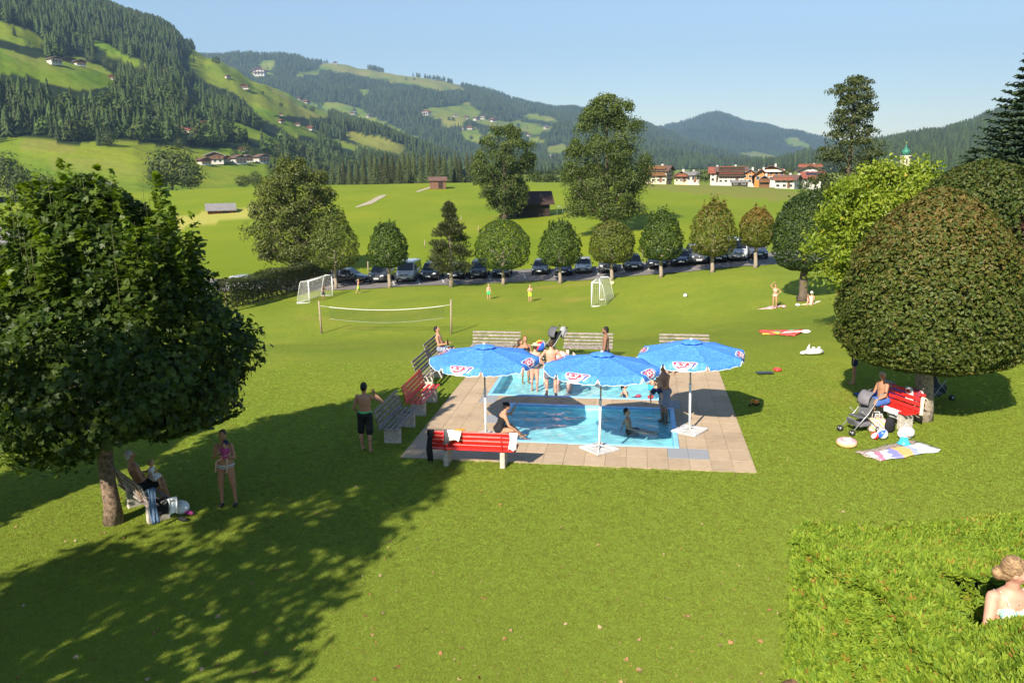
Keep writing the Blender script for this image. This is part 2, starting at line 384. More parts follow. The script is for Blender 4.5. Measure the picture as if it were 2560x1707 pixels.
# ================================================================== pools
LINER = mat('pool_liner', (.40, .88, 1.0), .35, .06, 3)
COPING = mat('pool_coping', (.22, .50, .80), .4, .08, 5)
def water_mat():
    m = bpy.data.materials.new('water'); m.use_nodes = True; nt = m.node_tree; nt.nodes.remove(nt.nodes['Principled BSDF']); L = nt.links.new
    at = N(nt, 'ShaderNodeAttribute', attribute_name='lens')      # caustic light of the ripples, baked per vertex into the transparent colour
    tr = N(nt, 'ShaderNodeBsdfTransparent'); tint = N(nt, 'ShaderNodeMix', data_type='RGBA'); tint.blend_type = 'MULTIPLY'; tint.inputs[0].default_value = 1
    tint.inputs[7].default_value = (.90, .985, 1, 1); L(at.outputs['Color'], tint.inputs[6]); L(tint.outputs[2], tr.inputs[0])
    gl = N(nt, 'ShaderNodeBsdfGlossy'); gl.inputs['Roughness'].default_value = .04
    fr = N(nt, 'ShaderNodeFresnel'); fr.inputs['IOR'].default_value = 1.26
    ge = N(nt, 'ShaderNodeNewGeometry'); mu = N(nt, 'ShaderNodeMix'); L(ge.outputs['Backfacing'], mu.inputs[0]); L(fr.outputs[0], mu.inputs[2]); mu.inputs[3].default_value = .03
    ms = N(nt, 'ShaderNodeMixShader'); L(mu.outputs[0], ms.inputs[0]); L(tr.outputs[0], ms.inputs[1]); L(gl.outputs[0], ms.inputs[2]); L(ms.outputs[0], nt.nodes['Material Output'].inputs[0])
    return m
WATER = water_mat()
def pool(name, label, U, V, depth, seed):
    r = empty(name, dk((U[0] + U[1]) / 2, (V[0] + V[1]) / 2, 0), DROT, label, 'pool')
    w, d = U[1] - U[0], V[1] - V[0]; rim = .13; t = .1
    mb = MB(); x, y = w / 2, d / 2
    mb.box((0, 0, -depth - .05), (w, d, .1))
    for sx in (-1, 1): mb.box((sx * (x - rim / 2), 0, -depth / 2 - .02), (rim, d, depth - .06))
    for sy in (-1, 1): mb.box((0, sy * (y - rim / 2), -depth / 2 - .02), (w - 2 * rim - .002, rim, depth - .06))
    bs = mb.build('basin', LINER, r)
    mb = MB()
    for sx in (-1, 1): MB().box((sx * (x - rim / 2 - .004), 0, -.015), (rim, d - .01, .07), None, .012).build('coping', COPING, r)
    for sy in (-1, 1): MB().box((0, sy * (y - rim / 2 - .004), -.016), (w - 2 * rim - .02, rim, .07), None, .012).build('coping', COPING, r)
    # water surface with real ripples
    nx_, ny_ = int((w - 2 * rim) / .021), int((d - 2 * rim) / .021)
    xs = np.linspace(-x + rim, x - rim, nx_); ys = np.linspace(-y + rim, y - rim, ny_); X, Y = np.meshgrid(xs, ys)
    rg = np.random.default_rng(seed); wv = [(.20 * 4.5 ** rg.uniform(0, 1), rg.uniform(0, 2 * np.pi), rg.uniform(0, 6.28)) for k in range(26)]
    def waves(X, Y):
        Z = np.zeros_like(X); SX = np.zeros_like(X); SY = np.zeros_like(X)
        for lam, a, ph in wv:
            k = 2 * np.pi / lam; am = .0042 * lam ** 1.5; q = k * (X * np.cos(a) + Y * np.sin(a)) + ph
            Z += am * np.sin(q); SX += am * k * np.cos(a) * np.cos(q); SY += am * k * np.sin(a) * np.cos(q)
        return Z, SX, SY
    Z, _, _ = waves(X, Y); Z = Z - .075
    # caustic net painted into the water's tint: bent rays counted on the floor, read back along the straight ray
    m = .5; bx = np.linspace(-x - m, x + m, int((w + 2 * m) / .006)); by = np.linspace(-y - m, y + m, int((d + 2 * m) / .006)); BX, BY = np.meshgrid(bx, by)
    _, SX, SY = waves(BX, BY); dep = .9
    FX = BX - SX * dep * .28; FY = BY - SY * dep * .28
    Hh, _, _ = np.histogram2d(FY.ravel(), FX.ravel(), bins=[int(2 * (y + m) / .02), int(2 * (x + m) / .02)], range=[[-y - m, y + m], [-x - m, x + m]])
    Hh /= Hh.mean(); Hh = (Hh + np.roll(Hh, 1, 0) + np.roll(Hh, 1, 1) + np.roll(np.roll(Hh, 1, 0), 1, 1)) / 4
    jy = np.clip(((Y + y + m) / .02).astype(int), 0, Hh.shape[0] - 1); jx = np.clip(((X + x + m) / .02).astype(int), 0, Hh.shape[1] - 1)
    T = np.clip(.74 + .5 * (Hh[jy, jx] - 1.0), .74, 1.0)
    ii = np.arange(nx_ * ny_).reshape(ny_, nx_)
    F = np.stack([ii[:-1, :-1], ii[:-1, 1:], ii[1:, 1:], ii[1:, :-1]], -1).reshape(-1, 4)
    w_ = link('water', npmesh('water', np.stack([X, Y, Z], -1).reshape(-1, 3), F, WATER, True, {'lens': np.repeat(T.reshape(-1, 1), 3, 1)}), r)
    return r
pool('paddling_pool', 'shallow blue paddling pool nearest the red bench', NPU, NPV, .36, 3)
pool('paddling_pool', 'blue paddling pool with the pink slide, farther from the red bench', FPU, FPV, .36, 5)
# ================================================================== mountains
def vnoise(x, y, seed=0):
    """smooth value noise, about -1..1"""
    rg = np.random.default_rng(seed); T = rg.uniform(-1, 1, (64, 64)); xi = np.floor(x).astype(int); yi = np.floor(y).astype(int); fx = x - xi; fy = y - yi
    fx = fx * fx * (3 - 2 * fx); fy = fy * fy * (3 - 2 * fy); g = lambda a, b: T[a % 64, b % 64]
    return (g(xi, yi) * (1 - fx) + g(xi + 1, yi) * fx) * (1 - fy) + (g(xi, yi + 1) * (1 - fx) + g(xi + 1, yi + 1) * fx) * fy
def fbm(x, y, seed=0, o=4):
    return sum(vnoise(x * 2 ** k, y * 2 ** k, seed + k) / 2 ** k for k in range(o))
def hill_mat(name, f0, f1, m0, m1):
    m = bpy.data.materials.new(name); m.use_nodes = True; nt = m.node_tree; b = nt.nodes['Principled BSDF']; L = nt.links.new
    g = N(nt, 'ShaderNodeNewGeometry'); at = N(nt, 'ShaderNodeAttribute', attribute_name='zone'); sp = N(nt, 'ShaderNodeSeparateColor'); L(at.outputs['Color'], sp.inputs[0])
    def noise(sc, det=5):
        n = N(nt, 'ShaderNodeTexNoise'); n.inputs['Scale'].default_value = sc; n.inputs['Detail'].default_value = det; L(g.outputs['Position'], n.inputs['Vector']); return n.outputs['Fac']
    def mix(f, a, c):
        x = N(nt, 'ShaderNodeMix', data_type='RGBA'); L(f, x.inputs[0])
        for k, v in ((6, a), (7, c)):
            if isinstance(v, tuple): x.inputs[k].default_value = (*v, 1)
            else: L(v, x.inputs[k])
        return x.outputs[2]
    mr = N(nt, 'ShaderNodeMapRange'); mr.inputs[1].default_value = .38; mr.inputs[2].default_value = .62; L(noise(.012), mr.inputs[0])
    mead = mix(mr.outputs[0], m0, m1); mead = mix(sp.outputs[1], mead, (.23, .185, .06))
    c = mix(sp.outputs[0], mix(noise(.05), f0, f1), mead)
    L(c, b.inputs['Base Color']); b.inputs['Roughness'].default_value = .9; b.inputs['Specular IOR Level'].default_value = .05
    bp = N(nt, 'ShaderNodeBump'); bp.inputs['Strength'].default_value = .6; bp.inputs['Distance'].default_value = 4; L(noise(.07), bp.inputs['Height']); L(bp.outputs[0], b.inputs['Normal'])
    return m
class Hill:
    """slope that rises from a foot line to a ridge line and falls away behind it; both lines are given along the bearing"""
    def __init__(s, name, label, ridge, foot, x0, x1, nu, nv, bump, seed, m, meadows, dry=(), pw=1.0):
        s.polys = meadows; s.x0, s.x1 = x0, x1; s.nu, s.nv = nu, nv
        px = np.linspace(x0, x1, nu)
        ry = np.interp(px, [p[0] for p in ridge], [p[1] for p in ridge]); rd = np.interp(px, [p[0] for p in ridge], [p[2] for p in ridge])
        fz = np.interp(px, [p[0] for p in foot], [p[1] for p in foot]); fd = np.interp(px, [p[0] for p in foot], [p[2] for p in foot])
        d = np.array([ray(a, b) for a, b in zip(px, ry)]); hx = d[:, 0] / d[:, 1]; zt = CH + d[:, 2] / d[:, 1] * rd
        zt = zt + 0.012 * rd * fbm(px / 31.0, px * 0, seed + 9, 3) * .07
        t = np.linspace(0, 1, nv)[:, None]
        Y = fd[None] + (rd - fd)[None] * t; X = hx[None] * Y
        sl_ = .55 * t ** pw + .45 * t * t * (3 - 2 * t)
        Z = fz[None] + (zt - fz)[None] * sl_
        bn = fbm(X / (bump * 9), Y / (bump * 9), seed, 4) * bump * np.sin(np.pi * t) ** .7
        Z = Z + bn
        # keep the skyline: nothing in front may rise above the ridge
        el = (Z - CH) / Y; cap = ((zt - CH) / rd)[None] - .0012 * (1 - t); Z = np.where(el > cap, CH + cap * Y, Z)
        tb = np.linspace(.12, 1, 8)[:, None]
        Yb = rd[None] * (1 + .45 * tb); Xb = hx[None] * Yb; Zb = zt[None] - (zt - fz)[None] * .9 * tb ** .9
        s.X, s.Y, s.Z = X, Y, Z
        AX = np.vstack([X, Xb]); AY = np.vstack([Y, Yb]); AZ = np.vstack([Z, Zb]); n = nv + 8
        ppx, ppy = proj(AX, AY, AZ); j1 = 5 * fbm(AX / 60, AY / 60, seed + 3); j2 = 3.2 * fbm(AX / 60, AY / 60, seed + 4)
        zone = np.zeros(AX.shape + (3,), np.float32)
        for poly in meadows: zone[..., 0] = np.maximum(zone[..., 0], inpoly(ppx + j1, ppy + j2, poly))
        for poly in dry: zone[..., 1] = np.maximum(zone[..., 1], (.35 + .3 * fbm(AX / 90, AY / 90, seed + 6)).clip(0, 1) * inpoly(ppx + 3 * j1, ppy + 3 * j2, poly))
        zone[..., 1] = np.maximum(zone[..., 1], .45 * sm(fbm(AX / 220, AY / 220, seed + 5) * 1.6 - .2))
        s.zone = zone; s.mead = zone[:nv, :, 0]; s.px, s.py = ppx[:nv], ppy[:nv]
        ii = np.arange(n * nu).reshape(n, nu); F = np.stack([ii[:-1, :-1], ii[:-1, 1:], ii[1:, 1:], ii[1:, :-1]], -1).reshape(-1, 4)
        o = link(name, npmesh(name, np.stack([AX, AY, AZ], -1).reshape(-1, 3), F, m, True, {'zone': zone.reshape(-1, 3)})); tag(o, label, None, None, 'structure')
    def at(s, x, y):
        """point of the slope seen at pixel x, y"""
        u = np.clip((x - s.x0) / (s.x1 - s.x0), 0, 1) * (s.nu - 1); i = min(int(u), s.nu - 2); f = u - i
        col = lambda A: A[:, i] * (1 - f) + A[:, i + 1] * f
        k = int(np.argmin(np.abs(col(s.py) - y))); return Vector((col(s.X)[k], col(s.Y)[k], col(s.Z)[k]))
    def scatter(s, spacing, seed, xlim=(-60, 2620), inside=False, keep=1.0):
        """tree positions over the forest of the slope"""
        rg = np.random.default_rng(seed); X, Y, Z = s.X, s.Y, s.Z
        ax = (X[:-1, 1:] - X[:-1, :-1]); ay = (Y[1:, :-1] - Y[:-1, :-1]); ar = np.abs(ax * ay)
        fo = (s.mead[:-1, :-1] < .5) if not inside else (s.mead[:-1, :-1] > .5)
        vis = (s.px[:-1, :-1] > xlim[0]) & (s.px[:-1, :-1] < xlim[1]) & (s.py[:-1, :-1] > -60)
        w = ar * fo * vis; n = rg.poisson(np.minimum(w / spacing ** 2 * keep, 60)); jj, ii = np.nonzero(n); rep = n[jj, ii]; jj = np.repeat(jj, rep); ii = np.repeat(ii, rep)
        a, b = rg.random(len(ii)), rg.random(len(ii)); f = lambda A: (A[jj, ii] * (1 - a) * (1 - b) + A[jj, ii + 1] * a * (1 - b) + A[jj + 1, ii] * (1 - a) * b + A[jj + 1, ii + 1] * a * b)
        P = np.stack([f(X), f(Y), f(Z) - .5], -1)
        for fr in (.3, .75):                       # no tree where its crown would stand in front of a pasture
            qx, qy = proj(P[:, 0], P[:, 1], P[:, 2] + 22 * fr); bad = np.zeros(len(P), bool)
            for poly in s.polys: bad |= inpoly(qx, qy, poly)
            P = P[~bad]
        return P
HM = hill_mat('hillside', (.012, .022, .008), (.022, .036, .012), (.105, .175, .012), (.175, .205, .018))
HM2 = hill_mat('far_hillside', (.016, .028, .012), (.028, .044, .018), (.105, .165, .016), (.165, .19, .024))
L1 = Hill('mountain', 'steep forested mountain slope with green pastures rising over the meadow huts', [(-500, -420, 2000), (-300, -300, 1950), (0, -130, 1900), (230, -2, 1950), (268, 20, 1960), (302, 37, 1980), (344, 51, 2000), (383, 62, 2020), (421, 78, 2050), (444, 92, 2080), (456, 113, 2120), (482, 123, 2200), (509, 141, 2300), (547, 150, 2400), (597, 178, 2450), (631, 203, 2450), (670, 216, 2450), (719, 233, 2450), (765, 260, 2450), (815, 279, 2450), (842, 291, 2450), (900, 313, 2450), (1000, 350, 2400), (1100, 388, 2300), (1200, 412, 2200), (1400, 430, 2100)],
     [(-500, -6, 380), (0, -5, 390), (300, -5, 400), (650, -5, 520), (900, -6, 900), (1200, -6, 1300), (1400, -6, 1400)], -500, 1400, 290, 165, 26, 11, HM,
     [[(-500, 520), (-200, 400), (20, 345), (126, 346), (184, 366), (245, 345), (344, 356), (413, 366), (566, 371), (690, 392), (690, 440), (660, 480), (0, 560)],
      [(-200, 80), (0, 118), (38, 126), (88, 145), (153, 142), (191, 138), (214, 153), (245, 161), (268, 180), (318, 207), (268, 218), (214, 228), (160, 222), (115, 210), (76, 192), (38, 186), (0, 184), (-200, 160)],
      [(-150, 20), (0, 52), (30, 63), (76, 78), (115, 98), (115, 124), (23, 106), (0, 98), (-150, 70)],
      [(153, 67), (214, 88), (249, 105), (306, 132), (364, 160), (402, 174), (440, 198), (459, 210), (440, 205), (383, 182), (325, 163), (268, 138), (230, 114), (190, 95)],
      [(471, 145), (486, 120), (513, 136), (560, 146), (597, 170), (670, 206), (719, 225), (765, 250), (830, 282), (818, 294), (765, 294), (727, 292), (674, 288), (620, 258), (582, 232), (517, 205), (478, 175)],
      [(620, 258), (666, 281), (708, 300), (746, 312), (800, 330), (796, 347), (750, 338), (735, 344), (697, 316), (651, 296)],
      [(820, 345), (870, 358), (920, 372), (918, 386), (860, 374), (825, 360)], [(560, 300), (640, 326), (705, 350), (690, 366), (620, 346), (556, 316)], [(330, 232), (372, 250), (395, 262), (380, 270), (340, 252)], [(840, 390), (900, 396), (905, 402), (845, 400)], [(860, 326), (960, 356), (1015, 374), (1000, 388), (940, 376), (860, 346)], [(930, 344), (1010, 366), (1005, 372), (930, 352)]],
     [[(60, 345), (200, 345), (190, 380), (60, 380)], [(120, 390), (400, 420), (400, 440), (120, 430)], [(20, 126), (130, 140), (250, 170), (180, 190), (60, 160)]])
L2 = Hill('mountain', 'long forested mountain ridge with bare grassy top and scattered farms', [(350, 135, 4300), (480, 146, 4300), (560, 145, 4300), (580, 141, 4300), (650, 140, 4350), (710, 143, 4350), (785, 157, 4400), (838, 158, 4450), (876, 166, 4500), (991, 188, 4600), (1045, 192, 4650), (1144, 211, 4700), (1182, 222, 4750), (1232, 232, 4800), (1278, 249, 4900), (1336, 266, 5000), (1385, 275, 5100), (1431, 274, 5200), (1520, 290, 5300), (1620, 318, 5400), (1720, 352, 5400), (1850, 400, 5200), (2000, 430, 5000)],
     [(350, -8, 2300), (1000, -8, 2100), (1400, -8, 1900), (2000, -8, 1900)], 350, 2000, 250, 125, 42, 23, HM2,
     [[(800, 162), (838, 150), (915, 174), (1030, 190), (1144, 209), (1165, 226), (1098, 226), (1030, 213), (984, 206), (915, 194), (838, 180), (800, 174)],
      [(643, 151), (685, 151), (689, 170), (666, 178), (647, 162)], [(739, 184), (804, 174), (796, 188), (746, 191)], [(620, 180), (660, 180), (690, 188), (640, 194)],
      [(1056, 272), (1144, 266), (1167, 250), (1200, 280), (1198, 298), (1240, 302), (1297, 306), (1382, 318), (1374, 327), (1328, 336), (1278, 320), (1240, 320), (1164, 298), (1156, 312), (1098, 320), (1106, 302), (1068, 291)],
      [(1144, 326), (1183, 322), (1220, 346), (1213, 362), (1167, 350)], [(808, 258), (861, 258), (915, 281), (972, 308), (1010, 331), (1060, 352), (1045, 362), (991, 340), (945, 321), (896, 306), (838, 287), (800, 276)],
      [(1297, 291), (1336, 281), (1396, 302), (1397, 310), (1355, 304)], [(1362, 367), (1412, 362), (1432, 383), (1370, 389)], [(895, 222), (925, 226), (920, 236), (900, 232)], [(1320, 345), (1370, 352), (1360, 360), (1320, 356)], [(700, 236), (760, 250), (820, 270), (790, 268), (720, 250)], [(1215, 330), (1290, 340), (1285, 348), (1220, 340)]],
     [[(800, 150), (1170, 200), (1170, 230), (800, 180)], [(1360, 365), (1430, 365), (1430, 378), (1360, 378)]])
L3 = Hill('mountain', 'blue hazy rounded peak behind the village', [(1380, 360, 7600), (1500, 338, 7600), (1600, 326, 7500), (1641, 322, 7400), (1694, 311, 7300), (1735, 299, 7200), (1763, 288, 7200), (1788, 284, 7200), (1824, 291, 7200), (1861, 309, 7200), (1918, 316, 7300), (1967, 330, 7300), (2008, 337, 7300), (2045, 346, 7200), (2120, 365, 7000), (2250, 400, 6800), (2400, 425, 6600)],
     [(1380, -10, 4300), (2000, -10, 3700), (2400, -10, 3600)], 1380, 2400, 220, 110, 55, 37, HM2,
     [[(1633, 349), (1673, 351), (1706, 367), (1760, 382), (1710, 388), (1665, 379), (1633, 367)], [(1845, 381), (1902, 380), (1935, 392), (1950, 406), (1910, 410), (1877, 396)], [(1955, 343), (1992, 347), (2024, 361), (2024, 373), (1979, 363)], [(1690, 418), (1720, 422), (1712, 430)], [(1735, 405), (1760, 412), (1750, 416)]])
L4 = Hill('mountain', 'dark forested hillside behind the church tower', [(1850, 440, 2600), (1959, 412, 2600), (2008, 397, 2600), (2090, 385, 2550), (2204, 363, 2500), (2253, 357, 2450), (2294, 347, 2400), (2355, 340, 2400), (2396, 327, 2400), (2453, 307, 2350), (2560, 268, 2300), (2700, 220, 2300), (2900, 160, 2300)],
     [(1850, -8, 1500), (2200, -8, 1000), (2900, -8, 800)], 1850, 2900, 180, 110, 25, 41, HM, [])
# ------------------------------------------------------------------ forests
def conifer(name, tiers, spikes, h, r, m, seed, bare=.12, droop=.5):
    rg = random.Random(seed); V = []; F = []; lv = []
    for k in range(tiers):
        f = k / tiers; z0 = h * (bare + (1 - bare) * f ** .92); rr = r * (1 - f) ** .8 * rg.uniform(.85, 1.1) + r * .05; dz = h / tiers * (1.7 - .5 * f)
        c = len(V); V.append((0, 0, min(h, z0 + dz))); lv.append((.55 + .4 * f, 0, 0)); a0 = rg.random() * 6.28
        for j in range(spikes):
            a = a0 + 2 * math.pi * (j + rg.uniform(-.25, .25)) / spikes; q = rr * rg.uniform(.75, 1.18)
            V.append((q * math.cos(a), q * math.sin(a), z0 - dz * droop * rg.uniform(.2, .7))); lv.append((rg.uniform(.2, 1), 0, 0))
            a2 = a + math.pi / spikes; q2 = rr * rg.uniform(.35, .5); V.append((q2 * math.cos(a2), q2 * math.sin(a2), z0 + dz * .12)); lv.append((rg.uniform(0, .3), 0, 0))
        n = spikes * 2
        for j in range(n): F.append((c, c + 1 + j, c + 1 + (j + 1) % n))
    return npmesh(name, V, F, m, False, {'lv': np.array(lv)})
def blobtree(name, m, seed, h=1.0, n=130, leaf=.085):
    """small-scale broadleaf crown made of scattered leaf clumps"""
    rg = np.random.default_rng(seed); P = rg.normal(size=(n, 3)); P /= np.linalg.norm(P, axis=1)[:, None]; Nn = P.copy()
    lump = 1 + .25 * np.sin(P[:, 0] * 5 + seed) * np.sin(P[:, 1] * 4 + seed * 2) + .15 * rg.normal(size=n)
    P = P * np.array([.40, .40, .44]) * lump[:, None]; P[:, 2] += .55; P *= h
    return leafmesh(name, P, Nn, np.full(n, leaf * 2.0 * h) * rg.uniform(.8, 1.4, n), m, seed=seed, wob=.45, width=.8)
def leafmesh(name, P, Nn, S, m, seed=0, wob=.6, width=.55, auto=None, lobes=1, fold=.18, tdir=None, tone=None):
    """n leaves, each a folded blade (or a lobed one) lying across its normal"""
    rg = np.random.default_rng(seed); n = len(P); P = np.asarray(P, float)
    nn = Nn / (np.linalg.norm(Nn, axis=1)[:, None] + 1e-9) + rg.normal(size=(n, 3)) * wob; nn /= np.linalg.norm(nn, axis=1)[:, None]
    t = rg.normal(size=(n, 3)) if tdir is None else tdir + rg.normal(size=(n, 3)) * .35
    t -= nn * (t * nn).sum(1)[:, None]; t /= np.linalg.norm(t, axis=1)[:, None] + 1e-9
    b = np.cross(nn, t); S = S[:, None]; V = []; F = []; base = 0; Vs = []; Fs = []
    angs = [0] if lobes == 1 else ([-.95, 0, .95] if lobes == 3 else [-1.25, -.62, 0, .62, 1.25])
    for q, a in enumerate(angs):
        tt = t * math.cos(a) + b * math.sin(a); bb = np.cross(nn, tt); ln = S * (1 if a == 0 else .78); w = width if lobes == 1 else width * .62
        base_p = P - t * S * (.5 if lobes == 1 else .35)
        v = np.stack([base_p, base_p + tt * ln * .45 + bb * ln * w * .5 + nn * ln * fold, base_p + tt * ln, base_p + tt * ln * .45 - bb * ln * w * .5 + nn * ln * fold], 1)
        Vs.append(v.reshape(-1, 3)); i = np.arange(n) * 4 + q * 4 * n
        Fs.append(np.concatenate([np.stack([i, i + 2, i + 1], 1), np.stack([i, i + 3, i + 2], 1)]))
    V = np.concatenate(Vs); F = np.concatenate(Fs)
    lv = np.zeros((n, 3)); lv[:, 0] = rg.random(n) if tone is None else np.clip(tone + rg.normal(size=n) * .2, 0, 1)
    if auto is not None: lv[:, 1] = auto
    lv = np.tile(np.repeat(lv, 4, 0), (len(angs), 1))
    return npmesh(name, V, F, m, False, {'lv': lv})
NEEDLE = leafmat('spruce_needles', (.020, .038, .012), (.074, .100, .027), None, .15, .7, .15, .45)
BROAD = leafmat('hillside_leaves', (.032, .06, .014), (.098, .130, .03), None, .2, .7, .15, .4)
HID = bpy.data.collections.new('forest_trees')          # source shapes of the forest, linked to no view layer
def src(me): o = bpy.data.objects.new(me.name, me); HID.objects.link(o); return o
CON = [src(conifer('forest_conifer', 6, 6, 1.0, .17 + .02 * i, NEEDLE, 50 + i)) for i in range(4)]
BRO = [src(blobtree('forest_broadleaf', BROAD, 70 + i)) for i in range(3)]
def forest(name, label, pts, hts, coll):
    """one object: a point for every tree, each point carries a tree shape of its own size"""
    me = bpy.data.meshes.new(name); me.vertices.add(len(pts)); me.vertices.foreach_set('co', pts.astype(np.float32).ravel())
    a = me.attributes.new('ht', 'FLOAT', 'POINT'); a.data.foreach_set('value', hts.astype(np.float32)); me.update()
    o = link(name, me); tag(o, label, None, None, 'stuff')
    ng = bpy.data.node_groups.new(name, 'GeometryNodeTree'); ng.interface.new_socket('Geometry', in_out='INPUT', socket_type='NodeSocketGeometry'); ng.interface.new_socket('Geometry', in_out='OUTPUT', socket_type='NodeSocketGeometry')
    gi = ng.nodes.new('NodeGroupInput'); go = ng.nodes.new('NodeGroupOutput'); ip = ng.nodes.new('GeometryNodeInstanceOnPoints'); ci = ng.nodes.new('GeometryNodeCollectionInfo')
    ci.inputs['Collection'].default_value = coll; ci.inputs['Separate Children'].default_value = True; ci.inputs['Reset Children'].default_value = True
    na = ng.nodes.new('GeometryNodeInputNamedAttribute'); na.data_type = 'FLOAT'; na.inputs['Name'].default_value = 'ht'
    rv = ng.nodes.new('FunctionNodeRandomValue'); rv.data_type = 'FLOAT_VECTOR'; rv.inputs[0].default_value = (-.04, -.04, 0); rv.inputs[1].default_value = (.04, .04, 6.28)
    L = ng.links.new; L(gi.outputs[0], ip.inputs['Points']); L(ci.outputs[0], ip.inputs['Instance']); ip.inputs['Pick Instance'].default_value = True
    L(rv.outputs[0], ip.inputs['Rotation']); L(na.outputs[0], ip.inputs['Scale']); L(ip.outputs[0], go.inputs[0])
    md = o.modifiers.new('trees', 'NODES'); md.node_group = ng; return o
CC = bpy.data.collections.new('conifers'); BC = bpy.data.collections.new('broadleaves')
for o in CON: CC.objects.link(o)
for o in BRO: BC.objects.link(o)
def split_forest(hill, tagname, spacing, hmean, seed, broad=lambda p: 0 * p[:, 0], keep=1.0):
    p = hill.scatter(spacing, seed, keep=keep); rg = np.random.default_rng(seed); h = hmean * rg.uniform(.6, 1.25, len(p))
    isb = rg.random(len(p)) < broad(p)
    forest('forest', 'dense spruce forest covering ' + tagname, p[~isb], h[~isb], CC)
    if isb.any(): forest('forest', 'broadleaf woodland mixed into the forest on ' + tagname, p[isb], h[isb] * .7, BC)
    return len(p)
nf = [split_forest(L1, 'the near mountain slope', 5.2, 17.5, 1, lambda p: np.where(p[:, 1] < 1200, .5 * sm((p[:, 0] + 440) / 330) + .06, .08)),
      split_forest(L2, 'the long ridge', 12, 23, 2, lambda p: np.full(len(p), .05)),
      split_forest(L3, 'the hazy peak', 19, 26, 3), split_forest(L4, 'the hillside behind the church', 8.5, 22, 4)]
print('forest trees', nf)
# ================================================================== trees
BARK = mat('bark', (.125, .095, .07), .95, .35, 14, .9, 40)
BARKP = mat('pale_bark', (.30, .245, .19), .95, .3, 14, .9, 40)
def crown_shell(n, prof, seed, inner=.3, rough=.05, lump=.06):
    """leaves over a clipped crown: prof = [(height, radius)]; most lie in the outer skin"""
    rg = np.random.default_rng(seed); hs = np.array([p[0] for p in prof]); rs = np.array([p[1] for p in prof])
    k = np.linspace(hs[0], hs[-1], 400); rr = np.interp(k, hs, rs); slope = np.gradient(rr, k); wgt = rr * np.sqrt(1 + slope ** 2) + .02
    z = rg.choice(k, n, p=wgt / wgt.sum()) + rg.normal(size=n) * (k[1] - k[0]); a = rg.uniform(0, 2 * np.pi, n)
    r0 = np.interp(z, hs, rs); sl_ = np.interp(z, k, slope); m = 1 + lump * np.sin(a * 5 + z * 3 + seed) + lump * np.sin(a * 9 - z * 5)
    dep = 1 - np.abs(rg.normal(size=n)) * rough; isin = rg.random(n) < inner; dep = np.where(isin, rg.uniform(.45, .97, n), dep)
    spk = rg.random(n) < .02; dep = np.where(spk, dep + rg.uniform(0, .1, n), dep)
    r = r0 * dep * m; mid = hs.mean(); zz = mid + (z - mid) * np.where(isin, .95, 1)
    P = np.stack([r * np.cos(a), r * np.sin(a), zz], -1); Nn = np.stack([np.cos(a), np.sin(a), -sl_ * .9], -1)
    return P, Nn
def trunk(parent, h, r0, r1, m, lean=(0, 0), limbs=(), flare=1.35):
    mb = MB(); pts = []; rad = []
    for i in range(8):
        f = i / 7; pts.append((lean[0] * f * f + .03 * math.sin(i * 1.7), lean[1] * f * f + .03 * math.cos(i * 2.1), h * f - .08)); rad.append((r0 + (r1 - r0) * f) * (1 + (flare - 1) * max(0, 1 - f * 5) ** 2))
    mb.tube(pts, rad, 12)
    o = mb.build('trunk', m, parent)
    for k, (z, a, el, ln, r) in enumerate(limbs):
        b0 = Vector(pts[-1]) * (z / h) if h else Vector(); b0 = Vector((lean[0] * (z / h) ** 2, lean[1] * (z / h) ** 2, z))
        d = Vector((math.cos(a) * math.cos(el), math.sin(a) * math.cos(el), math.sin(el))); mid = b0 + d * ln * .5 + Vector((0, 0, -.04 * ln)); e = b0 + d * ln + Vector((0, 0, .12 * ln))
        MB().tube([b0, mid, e], [r, r * .7, r * .25], 7).build('limb', m, o)
    return o
def limbset(n, z0, z1, ln, r, seed, el=(.5, 1.1)):
    rg = random.Random(seed); return [(rg.uniform(z0, z1), 6.283 * (i + rg.random() * .6) / n, rg.uniform(*el), ln * rg.uniform(.7, 1.15), r * rg.uniform(.7, 1.1)) for i in range(n)]
